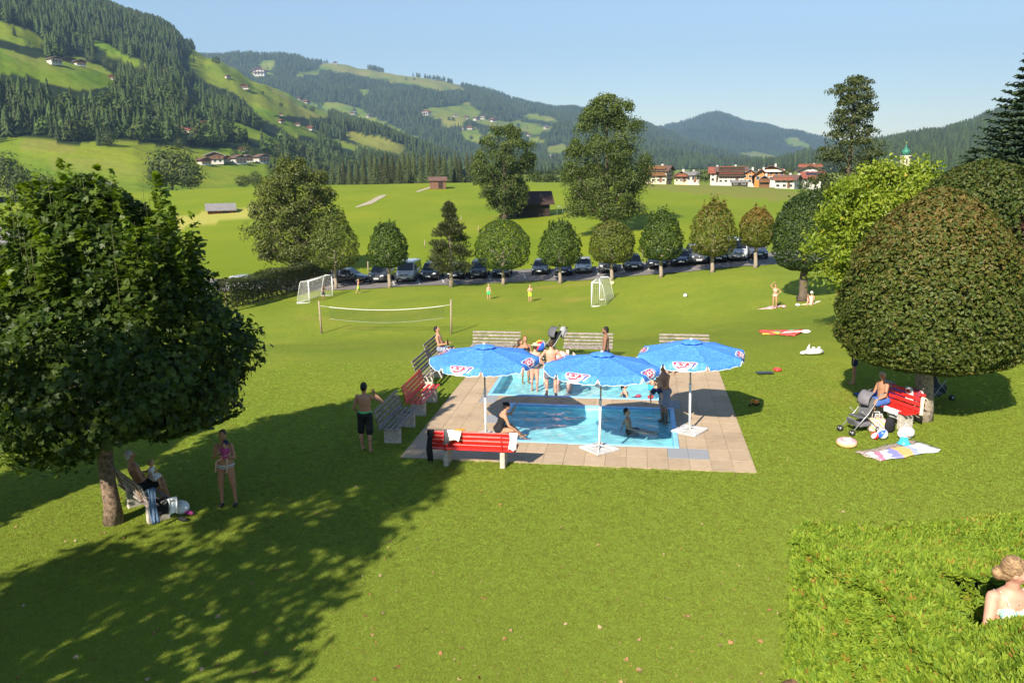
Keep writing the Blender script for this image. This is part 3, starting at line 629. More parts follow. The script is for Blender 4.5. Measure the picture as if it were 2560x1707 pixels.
def clipped_tree(name, label, base, zb, zt, rad, n, leaf, m, seed, shape='egg', tr=(.16, .12), group='clipped trees along the parking strip', cat='tree', bark=BARK, autumn=0, topz=None, lump=.05, inner=.3, shoots=0):
    o = empty(name, base, 0, label, cat, group); H = zt - zb
    pf = {'egg': [(0, .05), (.02, .45), (.08, .80), (.2, .97), (.35, 1.0), (.55, .93), (.72, .76), (.87, .50), (.96, .24), (1, .03)],
          'ball': [(0, .05), (.02, .5), (.07, .76), (.18, .94), (.35, 1.0), (.55, .985), (.72, .86), (.85, .66), (.94, .40), (1, .05)],
          'drum': [(0, .05), (.015, .6), (.06, .86), (.14, .97), (.30, 1.0), (.48, .955), (.64, .84), (.78, .66), (.90, .42), (.97, .22), (1, .05)]}[shape]
    P, Nn = crown_shell(n, [(zb + H * a, rad * b) for a, b in pf], seed, inner=inner, lump=lump)
    rg = np.random.default_rng(seed + 1)
    if shoots:                                        # young shoots standing out of the top
        shoots *= 6; q = rg.integers(0, shoots, n // 14); sa = rg.uniform(0, 6.28, shoots); sr_ = rad * .75 * np.sqrt(rg.random(shoots)); sz = rg.random(len(q)) ** 1.6 * rad * (.12 + .3 * rg.random(shoots))[q]
        top = np.interp(sr_, [0, rad * .3, rad * .6, rad], [zt, zt - H * .05, zt - H * .15, zt - H * .5])
        P2 = np.stack([sr_[q] * np.cos(sa[q]) + rg.normal(size=len(q)) * .05, sr_[q] * np.sin(sa[q]) + rg.normal(size=len(q)) * .05, top[q] + sz - .05], -1)
        P = np.concatenate([P, P2]); Nn = np.concatenate([Nn, np.tile([0, 0, 1.0], (len(q), 1)) + rg.normal(size=(len(q), 3)) * .5])
    au = None
    if autumn: au = np.clip(sm((P[:, 2] - zb) / H * 1.5 - .45) * autumn + rg.normal(size=len(P)) * .18, 0, 1) * (rg.random(len(P)) < .75)
    link('crown', leafmesh('crown', P, Nn, leaf * rg.uniform(.7, 1.25, len(P)), m, seed, wob=.55, auto=au, width=.62), o)
    trunk(o, zb + H * .35, tr[0], tr[1], bark, (rg.uniform(-.1, .1), 0), limbset(6, zb * .85, zb + H * .25, rad * .8, tr[1] * .5, seed))
    return o
def clumpy_tree(name, label, base, zb, zt, prof, n, leaf, m, seed, nclump=70, rc=.16, tr=(.3, .15), group=None, bark=BARK, autumn=0, wob=.75, hang=0.0, spread=1.0, lobes=1, seethrough=.0, squash=.7, tr_h=.75):
    """free-grown crown: leaf clumps spread through the crown volume, gaps between them"""
    o = empty(name, base, 0, label, 'tree', group); H = zt - zb; rg = np.random.default_rng(seed)
    hs = np.array([p[0] for p in prof]); rs = np.array([p[1] for p in prof]); W = rs.max()
    f = rg.random(nclump * 6); f = f[rg.random(len(f)) < np.interp(f, hs, rs) / W + .05][:nclump]; k = len(f)
    a = rg.uniform(0, 6.283, k); rr = np.interp(f, hs, rs) * (1 - seethrough * .0) * np.sqrt(rg.uniform(.12, 1.0, k)); C = np.stack([rr * np.cos(a), rr * np.sin(a), zb + H * f], -1)
    cr_ = W * rc * 1.45 * rg.uniform(.55, 1.35, k) * (1 - .3 * f)
    q = rg.integers(0, k, n); d = rg.normal(size=(n, 3)); d /= np.linalg.norm(d, axis=1)[:, None]; d[:, 2] = np.where(d[:, 2] < -.6, -d[:, 2] * .6, d[:, 2])
    P = C[q] + d * cr_[q][:, None] * np.array([1, 1, squash]) * (rg.random(n) ** .45)[:, None] * spread
    fl = rg.random(n) < .20; ff = rg.random(n); ra = np.interp(ff, hs, rs) * np.sqrt(rg.random(n)) * .92; aa = rg.uniform(0, 6.283, n)
    P = np.where(fl[:, None], np.stack([ra * np.cos(aa), ra * np.sin(aa), zb + H * ff], -1), P)
    P[:, 2] -= hang * rg.random(n) * .5
    Nn = d + np.stack([np.cos(a[q]), np.sin(a[q]), np.full(n, .5)], -1) * .5
    au = None
    if autumn: au = ((rg.random(k) < autumn)[q] * rg.random(n)) + (rg.random(n) < autumn * .15)
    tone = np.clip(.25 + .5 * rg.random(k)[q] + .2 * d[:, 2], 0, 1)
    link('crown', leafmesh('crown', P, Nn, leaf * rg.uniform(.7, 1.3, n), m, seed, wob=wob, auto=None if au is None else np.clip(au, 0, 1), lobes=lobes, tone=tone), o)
    t = trunk(o, zb + H * tr_h, tr[0], tr[1] * .35, bark, (rg.uniform(-.2, .2), 0), [])
    mb_r = tr[1] * .5
    for i in np.argsort(-cr_)[:min(26, k)]:
        e = Vector(C[i]); s0 = Vector((0, 0, max(zb * .7, e.z - .55 * math.hypot(e.x, e.y) - .12 * H))); mid = s0.lerp(e, .5) + Vector((0, 0, -.05 * W))
        MB().tube([s0, mid, e], [mb_r * .8, mb_r * .5, mb_r * .15], 6).build('limb', bark, t)
    return o
def hz_(p, y): return atY(p[0], p[1], y)
def fit_tree(base_px, top_y, half_w, bot_y, Y=None):
    """base point, crown bottom / top heights and radius in metres of a tree read off the photo"""
    b = hit(*base_px) if Y is None else Vector((atY(base_px[0], base_px[1], Y).x, Y, G(atY(base_px[0], base_px[1], Y).x, Y)))
    zt = atY(base_px[0], top_y, b.y).z - b.z; zb = atY(base_px[0], bot_y, b.y).z - b.z
    return b, zb, zt, half_w / CF * b.y * 1.02
LIND = leafmat('hornbeam_leaves', (.036, .070, .009), (.080, .124, .017), (.17, .10, .025), .30)
LINDD = leafmat('dark_linden_leaves', (.018, .040, .008), (.055, .090, .018), None, .25)
LINDY = leafmat('turning_leaves', (.075, .105, .011), (.145, .160, .022), (.26, .115, .025), .35)
LINDO = leafmat('olive_leaves', (.062, .090, .011), (.115, .145, .022), (.20, .12, .03), .30)
# ---- row of clipped trees along the parking strip: base, crown top, half width, crown bottom (photo pixels)
ROW = [((840, 722), 535, 59, 672, 'egg', LINDO, 'loose olive green clipped tree at the end of the hedge beside the goal', 0, 7),
       ((974, 719), 556, 47, 668, 'egg', LIND, 'narrow dark green clipped tree in front of the grey van', 0, 5),
       ((1258, 711), 547, 66, 672, 'ball', LIND, 'broadest round clipped tree of the parking row, just beyond the volleyball net', 0, 0),
       ((1400, 708), 552, 51, 665, 'egg', LIND, 'egg shaped clipped tree before the silver grey car, second after the dark round one', 0, 4),
       ((1529, 700), 549, 54, 657, 'ball', LINDO, 'light olive green clipped tree behind the small white goal', .12, 0),
       ((1652, 693), 525, 51, 650, 'egg', LIND, 'tall narrow dark clipped tree between the olive one and the yellowish one', 0, 6),
       ((1780, 681), 502, 55, 640, 'egg', LINDY, 'tallest yellowish green clipped tree with ragged top by the silver van', .25, 8),
       ((1888, 669), 520, 42, 616, 'ball', LINDY, 'small clipped tree with reddish autumn top beside the silver van', .6, 3)]
for i, (bp_, ty, hw, by, shp, m, lab, au, sh) in enumerate(ROW):
    b, zb, zt, r = fit_tree(bp_, ty, hw, by)
    clipped_tree('clipped_tree', lab, b, zb, zt, r, 6500, .20, m, 200 + i, shp, (.17, .13), autumn=au, lump=.05 if shp == 'ball' else .075, shoots=sh, bark=BARKP)
# ---- bushy conical pine in the same row
def pine(label, base, h, r, n, m, seed, bare=.18, leaf=.34):
    o = empty('pine_tree', base, 0, label, 'tree', None); rg = np.random.default_rng(seed); k = 150
    cz = h * (bare + (1 - bare) * rg.random(k) ** 1.15); cr0 = r * np.interp(cz / h, [bare, .32, .6, .85, 1], [.72, 1, .72, .34, .02]); a = rg.uniform(0, 6.28, k); q = np.sqrt(rg.uniform(.2, 1, k)) * cr0
    C = np.stack([q * np.cos(a), q * np.sin(a), cz], -1); w = rg.integers(0, k, n); d = rg.normal(size=(n, 3)); d[:, 2] = np.abs(d[:, 2]) * .9; d /= np.linalg.norm(d, axis=1)[:, None]
    P = C[w] + d * (r * .34 * (rg.random(n) ** .5) * (1.15 - .7 * cz[w] / h))[:, None]; td = d * .7 + np.array([0, 0, .8]) + np.stack([np.cos(a[w]), np.sin(a[w]), 0 * a[w]], -1) * .5
    link('crown', leafmesh('crown', P, np.cross(td, rg.normal(size=(n, 3))), leaf * rg.uniform(.6, 1.3, n), m, seed, wob=.2, width=.16, tdir=td), o)
    trunk(o, h * .8, .2, .06, BARKP)
    return o
PINE = leafmat('pine_needles', (.034, .048, .016), (.105, .118, .042), None, .15, .6, .2)
b, zb, zt, r = fit_tree((1128, 717), 510, 58, 677)
pine('bushy cone shaped pine standing in the row of clipped trees', b, zt, r, 9000, PINE, 31)
# ---- right-hand garden trees
b, zb, zt, r = fit_tree((2006, 752), 478, 79, 676)
clipped_tree('clipped_tree', 'dark green round tree with forked trunk above the sunbathers', b, zb, zt, r, 12000, .17, LINDD, 230, 'ball', (.30, .2), group=None, lump=.035, shoots=5)
BALL = leafmat('big_hornbeam_leaves', (.036, .062, .010), (.100, .130, .022), (.200, .112, .036), .30, .5, .25)
b, zb, zt, r = fit_tree((2304, 1047), 470, 243, 912)
clipped_tree('clipped_tree', 'huge clipped ball tree with brownish top over the red bench and stroller', b, zb, zt, r * .915, 52000, .113, BALL, 231, 'drum', (.24, .20), group=None, bark=BARKP, autumn=.45, lump=.028, inner=.32)
BB = b
BALL2 = leafmat('dark_hornbeam_leaves', (.020, .042, .007), (.075, .105, .018), (.16, .12, .03), .28, .5, .25)
b2 = Vector((17.9, 31.5, G(17.9, 31.5)))
clipped_tree('clipped_tree', 'second big clipped tree half hidden behind the huge ball tree', b2, 2.0, atY(2440, 398, 31.5).z - b2.z, 2.75, 26000, .14, BALL2, 232, 'ball', (.33, .25), group=None, autumn=.12, lump=.03)
MAPY = leafmat('yellow_maple_leaves', (.115, .185, .012), (.270, .330, .030), (.42, .32, .03), .45)
b3 = Vector((15.9, 37.5, G(15.9, 37.5))); zt3 = atY(2215, 416, 37.5).z - b3.z
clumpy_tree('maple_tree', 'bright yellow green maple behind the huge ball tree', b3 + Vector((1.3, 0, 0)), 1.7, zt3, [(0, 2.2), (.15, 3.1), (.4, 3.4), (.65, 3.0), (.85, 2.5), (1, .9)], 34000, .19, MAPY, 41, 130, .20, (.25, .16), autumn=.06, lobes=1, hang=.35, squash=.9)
COPB = leafmat('copper_leaves', (.018, .006, .006), (.075, .020, .018), None, .25)
b4 = Vector((19.1, 29.0, G(19.1, 29.0)))
clumpy_tree('copper_beech', 'dark red copper beech at the edge of the garden', b4, 1.5, atY(2560, 440, 29).z - b4.z, [(0, 1.1), (.3, 1.45), (.6, 1.4), (.85, 1.0), (1, .3)], 12000, .14, COPB, 43, 90, .24, (.25, .15))
ASHL = leafmat('ash_leaves', (.026, .044, .012), (.088, .105, .026), (.2, .15, .03), .3)
b5 = Vector((atY(2118, 480, 95).x, 95, G(43, 95))); 
clumpy_tree('ash_tree', 'tall slender feathery ash tree rising beside the village', b5, atY(2118, 470, 95).z - b5.z - 3.2, atY(2118, 190, 95).z - b5.z, [(0, 3.6), (.12, 4.0), (.3, 4.2), (.45, 3.5), (.6, 2.5), (.75, 2.2), (.9, 2.2), (.97, 1.5), (1, .6)], 22000, .27, ASHL, 44, 150, .21, (.35, .25), hang=.5, squash=.5, tr_h=.92)
# ---- field trees in the meadow
FLD = leafmat('field_maple_leaves', (.030, .056, .010), (.115, .150, .030), (.35, .14, .03), .3)
bF = hit(1516, 588); zf = lambda y: atY(1516, y, bF.y).z - bF.z
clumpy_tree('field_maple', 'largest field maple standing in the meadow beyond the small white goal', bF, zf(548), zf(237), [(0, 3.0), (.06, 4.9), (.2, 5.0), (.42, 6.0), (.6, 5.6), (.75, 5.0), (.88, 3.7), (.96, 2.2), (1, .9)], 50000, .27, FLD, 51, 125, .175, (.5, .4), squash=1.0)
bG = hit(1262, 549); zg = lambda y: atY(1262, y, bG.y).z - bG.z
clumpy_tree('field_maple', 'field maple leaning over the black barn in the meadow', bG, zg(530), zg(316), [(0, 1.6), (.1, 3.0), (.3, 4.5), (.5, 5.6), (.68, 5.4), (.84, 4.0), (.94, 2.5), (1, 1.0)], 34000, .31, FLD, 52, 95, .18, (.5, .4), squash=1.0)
CHST = leafmat('lime_leaves', (.042, .064, .010), (.145, .165, .032), (.45, .17, .03), .3)
bH = Vector((atY(748, 667, 92).x, 92, G(-24, 92))); zh = lambda y: atY(748, y, 92).z - bH.z
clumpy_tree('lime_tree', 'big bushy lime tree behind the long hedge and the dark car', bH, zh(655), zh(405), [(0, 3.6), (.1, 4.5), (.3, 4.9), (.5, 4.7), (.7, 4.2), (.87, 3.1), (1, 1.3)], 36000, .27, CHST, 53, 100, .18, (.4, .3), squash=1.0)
# ---- big spruce at the right edge
def spruce(label, base, h, r, seed, m, tiers=26, per=11, leaf=.5, group=None, bare=.03):
    o = empty('spruce_tree', base, 0, label, 'tree', group); rg = random.Random(seed); P = []; T = []; S = []; Nn = []
    for k in range(tiers):
        f = (k + .3) / tiers; z0 = h * (bare + (1 - bare) * f); ln0 = r * (1 - f) ** .82 + .15
        for j in range(per):
            a = 6.283 * (j + rg.random()) / per; ln = ln0 * rg.uniform(.75, 1.15); c, s_ = math.cos(a), math.sin(a); ns = max(5, int(ln / .16))
            for i in range(ns):
                q = (i + .5) / ns; x = ln * q; z = z0 - .32 * ln * q + .30 * ln * q ** 3
                for sd in (-1, 1):
                    P.append((c * x - s_ * sd * .10, s_ * x + c * sd * .10, z + rg.uniform(-.03, .03))); T.append((c * .75 - s_ * sd * .8, s_ * .75 + c * sd * .8, -.18)); Nn.append((c * .1, s_ * .1, 1)); S.append(leaf * (1.1 - .55 * q) * rg.uniform(.7, 1.2))
    link('crown', leafmesh('crown', np.array(P), np.array(Nn), np.array(S), m, seed, wob=.28, width=.42, tdir=np.array(T) * 1.0), o)
    trunk(o, h * .97, max(.16, h * .018), .03, BARK)
    return o
SPR = leafmat('blue_spruce_needles', (.016, .036, .016), (.070, .105, .045), None, .12, .55, .25)
bS = Vector((27.0, 43.5, G(27.0, 43.5)))
spruce('huge spruce with long sweeping boughs cut off by the picture edge', bS, atY(2640, 60, 43.5).z - bS.z, 5.6, 61, SPR, 40, 20, .62)
bS2 = Vector((25.6, 46.5, G(25.6, 46.5)))
spruce('smaller spruce with feathery boughs behind the second clipped tree', bS2, atY(2440, 372, 46.5).z - bS2.z + .2, 3.4, 62, SPR, 18, 15, .5)
# ---- the big maple in the foreground
MAPL = leafmat('maple_leaves', (.020, .046, .007), (.075, .118, .014), (.14, .21, .02), .40, .45, .3)
bM = hit(283, 1306); ztM = atY(283, 560, bM.y).z
o = empty('maple_tree', bM, 0, 'big dark green maple shading the bench with the grandfather', 'tree')
def near_maple(o):
    rg = np.random.default_rng(71); Y = bM.y; zb = atY(283, 1095, Y).z; W = 352 / CF * Y * 1.0
    n = 38000; P, Nn = crown_shell(n, [(zb - .15, W * .12), (zb + .1, W * .5), (zb + .5, W * .86), (zb + 1.2, W * 1.0), (zb + 1.9, W * .99), (zb + 2.6, W * .86), (zb + 3.2, W * .68), (ztM, W * .46), (ztM + .55, W * .26), (ztM + .9, W * .06)], 71, inner=.45, rough=.09, lump=.075)
    low = (P[:, 2] < zb + .35) & (rg.random(n) < .5); P[:, 2] -= low * rg.random(n) * .28 * (1 + np.sin(np.arctan2(P[:, 1], P[:, 0]) * 7)) * (P[:, 0] < -.15); P[:, 2] += .22 * ((P[:, 2] < zb + .5) & (P[:, 0] > .05) & (P[:, 0] < 1.3))
    # tall shoots
    ns = 84; sa = rg.uniform(0, 6.28, ns); sr_ = W * .75 * np.sqrt(rg.random(ns)); s0 = np.interp(sr_, [0, W * .5, W * .8], [ztM - .4, ztM - .7, ztM - 1.5]); sh = rg.uniform(.5, 1.8, ns) * (1.15 - .45 * sr_ / W)
    m = 8000; q = rg.integers(0, ns, m); f = rg.random(m); P2 = np.stack([sr_[q] * np.cos(sa[q]), sr_[q] * np.sin(sa[q]), s0[q] + sh[q] * f], -1) + rg.normal(size=(m, 3)) * (np.array([.14, .14, .03]) * (1.15 - f)[:, None])
    P = np.concatenate([P, P2]); Nn = np.concatenate([Nn * np.array([.7, .7, 1]) + np.array([0, 0, .55]), np.tile([0, 0, 1.], (m, 1))]); au = np.concatenate([np.zeros(n), f ** 1.5]); P[:, 0] += .27 * sm((P[:, 2] - zb + .4) / 1.0)
    link('crown', leafmesh('crown', P, Nn, np.where(np.arange(len(P)) < n, .106, .12) * rg.uniform(.7, 1.25, len(P)), MAPL, 71, wob=.5, lobes=3, width=1.05, auto=au, fold=.08), o)
    t = trunk(o, 3.4, .16, .12, mat('maple_bark', (.17, .12, .085), .95, .4, 16, 1.0, 30), (.05, 0), limbset(9, 1.7, 2.9, 1.9, .06, 72))
    for i in range(ns):
        a, r = sa[i], sr_[i]; MB().tube([(r * .6 * math.cos(a), r * .6 * math.sin(a), s0[i] - 1.0), (r * math.cos(a), r * math.sin(a), s0[i]), (r * math.cos(a), r * math.sin(a), s0[i] + sh[i] * .95)], [.012, .008, .003], 5).build('shoot', mat('shoot_bark', (.07, .075, .03), .8, .2, 10), t)
near_maple(o)
# ---- trees out of the picture whose shade crosses the lawn
SHD = leafmat('shade_leaves', (.02, .045, .01), (.06, .09, .02), None, .3)
for (x, y, zt_, rr, sd, lb) in ((-10.5, 3.7, 12.4, 3.3, 81, 'tall leafy maple out of frame whose shade sweeps across the lower lawn'), (-14.6, -1.5, 10.5, 2.9, 82, 'leafy maple near the house shading the lower lawn corner'), (-14.6, 10.8, 8.4, 1.35, 83, 'slim maple beyond the picture edge throwing streaks of shade'), (-22.5, 17.0, 8.6, 2.0, 84, 'farther slim garden maple shading the lawn edge')):
    clumpy_tree('garden_maple', lb, Vector((x, y, G(x, y))), 1.6, zt_, [(0, rr * .7), (.25, rr), (.6, rr * .95), (.85, rr * .6), (1, rr * .2)], 13500, .30, SHD, sd, 80, .22, (.22, .14), squash=1.0)
# ================================================================== hedges, windbreak, loose plants
HEDG = leafmat('hedge_leaves', (.024, .038, .010), (.085, .098, .024), None, .25)
def hedge(label, A, B, w, h, n, leaf, m, seed, lift=.35):
    """clipped hedge on a row of short stems between two ground points"""
    o = empty('hedge', A, 0, label, 'hedge'); rg = np.random.default_rng(seed); d = B - A; L = math.hypot(d.x, d.y); ux = Vector((d.x, d.y, 0)) / L; nv_ = Vector((-ux.y, ux.x, 0))
    t = rg.random(n); per = 2 * (h - lift) + w; q = rg.random(n) * per
    sx = np.where(q < h - lift, -w / 2, np.where(q < h - lift + w, q - (h - lift) - w / 2, w / 2)); sz = np.where(q < h - lift, lift + q, np.where(q < h - lift + w, h, lift + (per - q)))
    dp = 1 - np.abs(rg.normal(size=n)) * .12; sx = sx * dp + .04 * np.sin(t * L * 2.1); sz = lift + (sz - lift) * dp + .10 * np.sin(t * L * .9 + 1) * (sz / h) + .05 * rg.normal(size=n)
    P = np.stack([ux.x * t * L + nv_.x * sx, ux.y * t * L + nv_.y * sx, sz + d.z * t], -1); P[:, 2] += np.array([G(A.x + p[0], A.y + p[1]) for p in P[::1]]) - A.z - d.z * t if n < 3000 else 0
    Nn = np.stack([nv_.x * sx * 2 / w, nv_.y * sx * 2 / w, np.where(sz > h * .85, 1, .1)], -1)
    link('foliage', leafmesh('foliage', P, Nn, leaf * rg.uniform(.7, 1.3, n), m, seed, wob=.6), o)
    k = int(L / .75)
    for i in range(k):
        f = (i + .5) / k; MB().tube([(ux.x * f * L, ux.y * f * L, d.z * f - .1), (ux.x * f * L, ux.y * f * L, d.z * f + h * .6)], [.05, .035], 6).build('stem', BARK, o)
    return o
hedge('long clipped hedge on little stems behind the netted goal', hit(560, 778), hit(812, 707), 1.6, 2.5, 22000, .16, HEDG, 91, .32)
# ---- near cypress hedge, with a bay in it
def cypress():
    o = empty('cypress_hedge', (3.4, 7.2, 1.3), 0, 'feathery yellow green cypress hedge in front of the seated woman', 'hedge'); rg = np.random.default_rng(95)
    def top(x, y): return 3.0 + .165 * (8.7 - y) + .06 * np.sin(x * 2.1 + y) + .05 * np.sin(y * 2.7 - x * 1.3) + .10 * sm((5.95 - y) / .4) * sm((x - 3.3) / .4)
    def bay(x, y): return (x > 3.66 + .12 * np.sin(y * 3)) & (y > 5.72 + .25 * (x - 3.7)) & (y < 6.85)
    pts = []; nor = []
    n = 72000; x = rg.uniform(3.0, 6.1, n); y = rg.uniform(4.3, 9.2, n); edge = 3.10 + .06 * np.sin(y * 2.3) + .05 * np.sin(y * 5.1); fe = 8.62 + .13 * (x - 3.1) + .06 * np.sin(x * 2.2)
    k = (x > edge) & (y < fe) & ~bay(x, y); x, y = x[k], y[k]; z = top(x, y) - .10 * np.exp(-(x - edge[k]) / .07) - np.abs(rg.normal(size=len(x))) * .03
    pts.append(np.stack([x, y, z], -1)); nor.append(np.tile([-.1, -.15, 1.], (len(x), 1)))
    n = 26000; y = rg.uniform(5.2, 8.65, n); z = .75 + (top(3.2 + 0 * y, y) - .72) * rg.random(n); x = 3.10 + .06 * np.sin(y * 2.3) + .05 * np.sin(y * 5.1) + .10 * sm((z - top(3.2 + 0 * y, y) + .35) / .35) + np.abs(rg.normal(size=n)) * .05
    pts.append(np.stack([x, y, z], -1)); nor.append(np.tile([-.8, -.25, .9], (n, 1)))
    n = 3500; x = rg.uniform(3.05, 6.1, n); z = rg.uniform(.8, 3.0, n); pts.append(np.stack([x, 8.62 + .13 * (x - 3.1) + .06 * np.sin(x * 2.2) - np.abs(rg.normal(size=n)) * .05, z], -1)); nor.append(np.tile([0, 1., .4], (n, 1)))
    n = 5000; x = rg.uniform(3.66, 5.6, n); z = rg.uniform(2.2, 3.3, n); w = rg.random(n) < .6; y = np.where(w, 6.88 + .05 * np.sin(x * 5), 5.70 + .25 * (x - 3.7)) + np.where(w, 1, -1) * np.abs(rg.normal(size=n)) * .05
    pts.append(np.stack([x, y, z], -1)); nor.append(np.stack([0 * x, np.where(w, -1., 1.), 0 * x + .4], -1))
    n = 3000; y = rg.uniform(5.7, 6.9, n); z = rg.uniform(2.2, 3.3, n); pts.append(np.stack([3.66 + .12 * np.sin(y * 3) - np.abs(rg.normal(size=n)) * .05, y, z], -1)); nor.append(np.tile([1., 0, .3], (n, 1)))
    P = np.concatenate(pts) - np.array([3.4, 7.2, 1.3]); Nn = np.concatenate(nor); n = len(P)
    td = Nn * .55 + np.stack([np.full(n, .55) + .5 * np.sin(P[:, 1] * 3), np.full(n, .25) + .5 * np.sin(P[:, 0] * 2.4), np.full(n, .45)], -1)
    brown = (rg.random(n) < .045) * rg.uniform(.3, 1, n) + sm(fbm(P[:, 0] * 2.2, P[:, 1] * 2.2, 8) * 1.5 - .75) * .5 * rg.random(n)
    CYP = leafmat('cypress_sprays', (.110, .195, .016), (.265, .350, .034), (.34, .17, .04), .38, .6, .2)
    link('foliage', leafmesh('foliage', P, Nn + rg.normal(size=(n, 3)) * .5, .060 * rg.uniform(.55, 1.6, n), CYP, 96, wob=.4, lobes=3, width=.50, tdir=td, auto=np.clip(brown, 0, 1), fold=.03), o)
    core = MB(); core.box((.18, -.95, .55), (.55, 4.4, 1.75), None, .2); core.box((1.7, .75, .5), (2.6, .95, 1.6), None, .2); core.box((1.6, -2.6, .68), (2.2, 1.5, 1.7), None, .2)
    link('twig_core', core.mesh('twig_core', mat('hedge_core', (.02, .025, .008), .95, .3, 20)), o)
    for i in range(7): MB().tube([(-.15, -3 + i * .62, -.1), (-.1, -3 + i * .62, 1.0)], [.05, .04], 6).build('stem', BARK, o)
cypress()
# ---- windbreak of spruces behind the meadow crest
WBM = leafmat('windbreak_needles', (.018, .030, .011), (.078, .094, .030), None, .15, .65, .2, .35)
WB = [conifer('crown', 15, 11, 1.0, .17 + .025 * (i % 3), WBM, 300 + i, .05, .65) for i in range(5)]
tm = MB().tube([(0, 0, -.02), (0, 0, .9)], [.016, .004], 6).mesh('trunk', BARK)
rg = random.Random(5)
wx = []
x = 742
while x < 1212: wx.append(x); x += rg.uniform(11, 19)
for i, x in enumerate(wx):
    Y = 300 + rg.uniform(-14, 22) + (25 if i % 2 else 0); top = np.interp(x, [740, 800, 850, 905, 945, 1000, 1060, 1120, 1180, 1215], [402, 405, 398, 388, 378, 382, 372, 384, 378, 392]) + rg.uniform(-4, 12)
    p = atY(x, top, Y); zb = -6.5; h = p.z - zb
    o = empty('spruce_tree', (p.x, Y, zb), rg.random() * 6, 'dark spruce in the windbreak wood behind the meadow crest', 'tree', 'spruces of the windbreak behind the meadow')
    k = rg.choice(WB); c = inst(k, 'crown', o, sc=(h, h, h)); t = inst(tm, 'trunk', o, sc=(h, h, h))
# ---- scattered trees in the middle distance
FBL = [blobtree('crown', leafmat('valley_leaves', (.024, .042, .011), (.082, .105, .026), None, .25, .6, .2), 330 + i, n=900, leaf=.034) for i in range(4)]
ftm = MB().tube([(0, 0, -.02), (0, 0, .5)], [.022, .012], 7).mesh('trunk', BARK)
def broadtree(px, top, bot, Y, w, label, group, zg=None):
    p = atY(px, top, Y); b = atY(px, bot, Y); h = (p.z - b.z) / .98 / 1.0; o = empty('broadleaf_tree', (b.x, Y, b.z), rg.random() * 6, label, 'tree', group)
    s = w / CF * Y / .40 * .5 / h; inst(rg.choice(FBL), 'crown', o, sc=(h * s, h * s, h)); inst(ftm, 'trunk', o, sc=(h, h, h)); return o
VAL = 'bushy broadleaf trees on the valley floor'
for (x, t, b, Y, w, lab) in ((432, 374, 480, 330, 95, 'tall round tree of the clump beyond the maple top'), (478, 405, 478, 325, 62, 'dark lower tree leaning at the end of the clump beyond the maple top'), (398, 415, 480, 328, 50, 'low pale tree at the near end of the clump beyond the maple top'), (20, 390, 486, 340, 70, 'dark tree cluster at the picture edge below the pasture'), (58, 420, 492, 335, 60, 'second dark tree at the picture edge below the pasture'),
        (95, 440, 566, 250, 95, 'brownish green tree behind the top of the big maple'), (135, 452, 560, 255, 70, 'darker bushy tree behind the top of the big maple'), (608, 440, 470, 350, 34, 'small round bush beside the far field edge'), (640, 432, 468, 360, 30, 'thin bush between small bush and lime tree'), (1362, 428, 462, 300, 44, 'low tree beside the big field maple on the meadow crest'), (1395, 422, 462, 300, 46, 'low dark tree half behind the big field maple'), (1340, 430, 460, 302, 30, 'bush between the two field maples on the crest')):
    broadtree(x, t, b, Y, w, lab, VAL)
for (x, t, b, Y, w) in ((1724, 430, 458, 330, 24), (1735, 424, 458, 335, 30), (1763, 424, 457, 320, 40), (1790, 436, 458, 320, 26), (1676, 418, 456, 335, 16), (1815, 445, 462, 315, 24), (1880, 452, 470, 318, 28), (1985, 448, 480, 300, 42), (2010, 452, 482, 298, 36), (2060, 455, 484, 300, 40), (1932, 442, 466, 330, 26), (1970, 420, 452, 345, 26), (2080, 462, 486, 295, 34)):
    broadtree(x, t, b, Y, w, 'small round village tree among the chalets', 'trees among the village chalets')
# lone trees on the pastures
for (hill, pts) in ((L1, [(45, 115, 18), (78, 118, 16), (92, 126, 20), (130, 132, 34), (8, 90, 26), (55, 78, 30), (215, 158, 18), (132, 160, 14), (205, 365, 44), (232, 366, 40), (130, 350, 30), (424, 372, 26), (655, 236, 8), (700, 268, 10), (725, 262, 11), (760, 275, 12), (780, 280, 14), (500, 170, 10), (520, 176, 9), (600, 392, 30), (618, 398, 26), (300, 205, 30), (330, 190, 22), (250, 170, 26), (265, 178, 24), (570, 398, 24), (650, 405, 18), (690, 402, 40), (482, 160, 22), (540, 164, 20)]), (L2, [(666, 172, 10), (1120, 300, 8), (1130, 304, 9), (1105, 312, 7), (1240, 306, 8), (1295, 318, 10), (1318, 322, 9), (1200, 350, 9), (880, 276, 8), (940, 300, 9), (960, 318, 10), (985, 328, 9), (1015, 200, 5), (1035, 202, 6), (1175, 345, 9), (1350, 292, 6)])):
    for (x, y, hp) in pts:
        p = hill.at(x, y); h = hp / CF * p.y * 1.0; con = rg.random() < .4
        o = empty('pasture_tree', p - Vector((0, 0, .6)), rg.random() * 6, 'lone tree standing on a mountain pasture', 'tree', 'single trees dotted over the mountain pastures')
        inst(rg.choice(WB if con else FBL), 'crown', o, sc=h if con else (h * 1.1, h * 1.1, h)); inst(tm if con else ftm, 'trunk', o, sc=h)
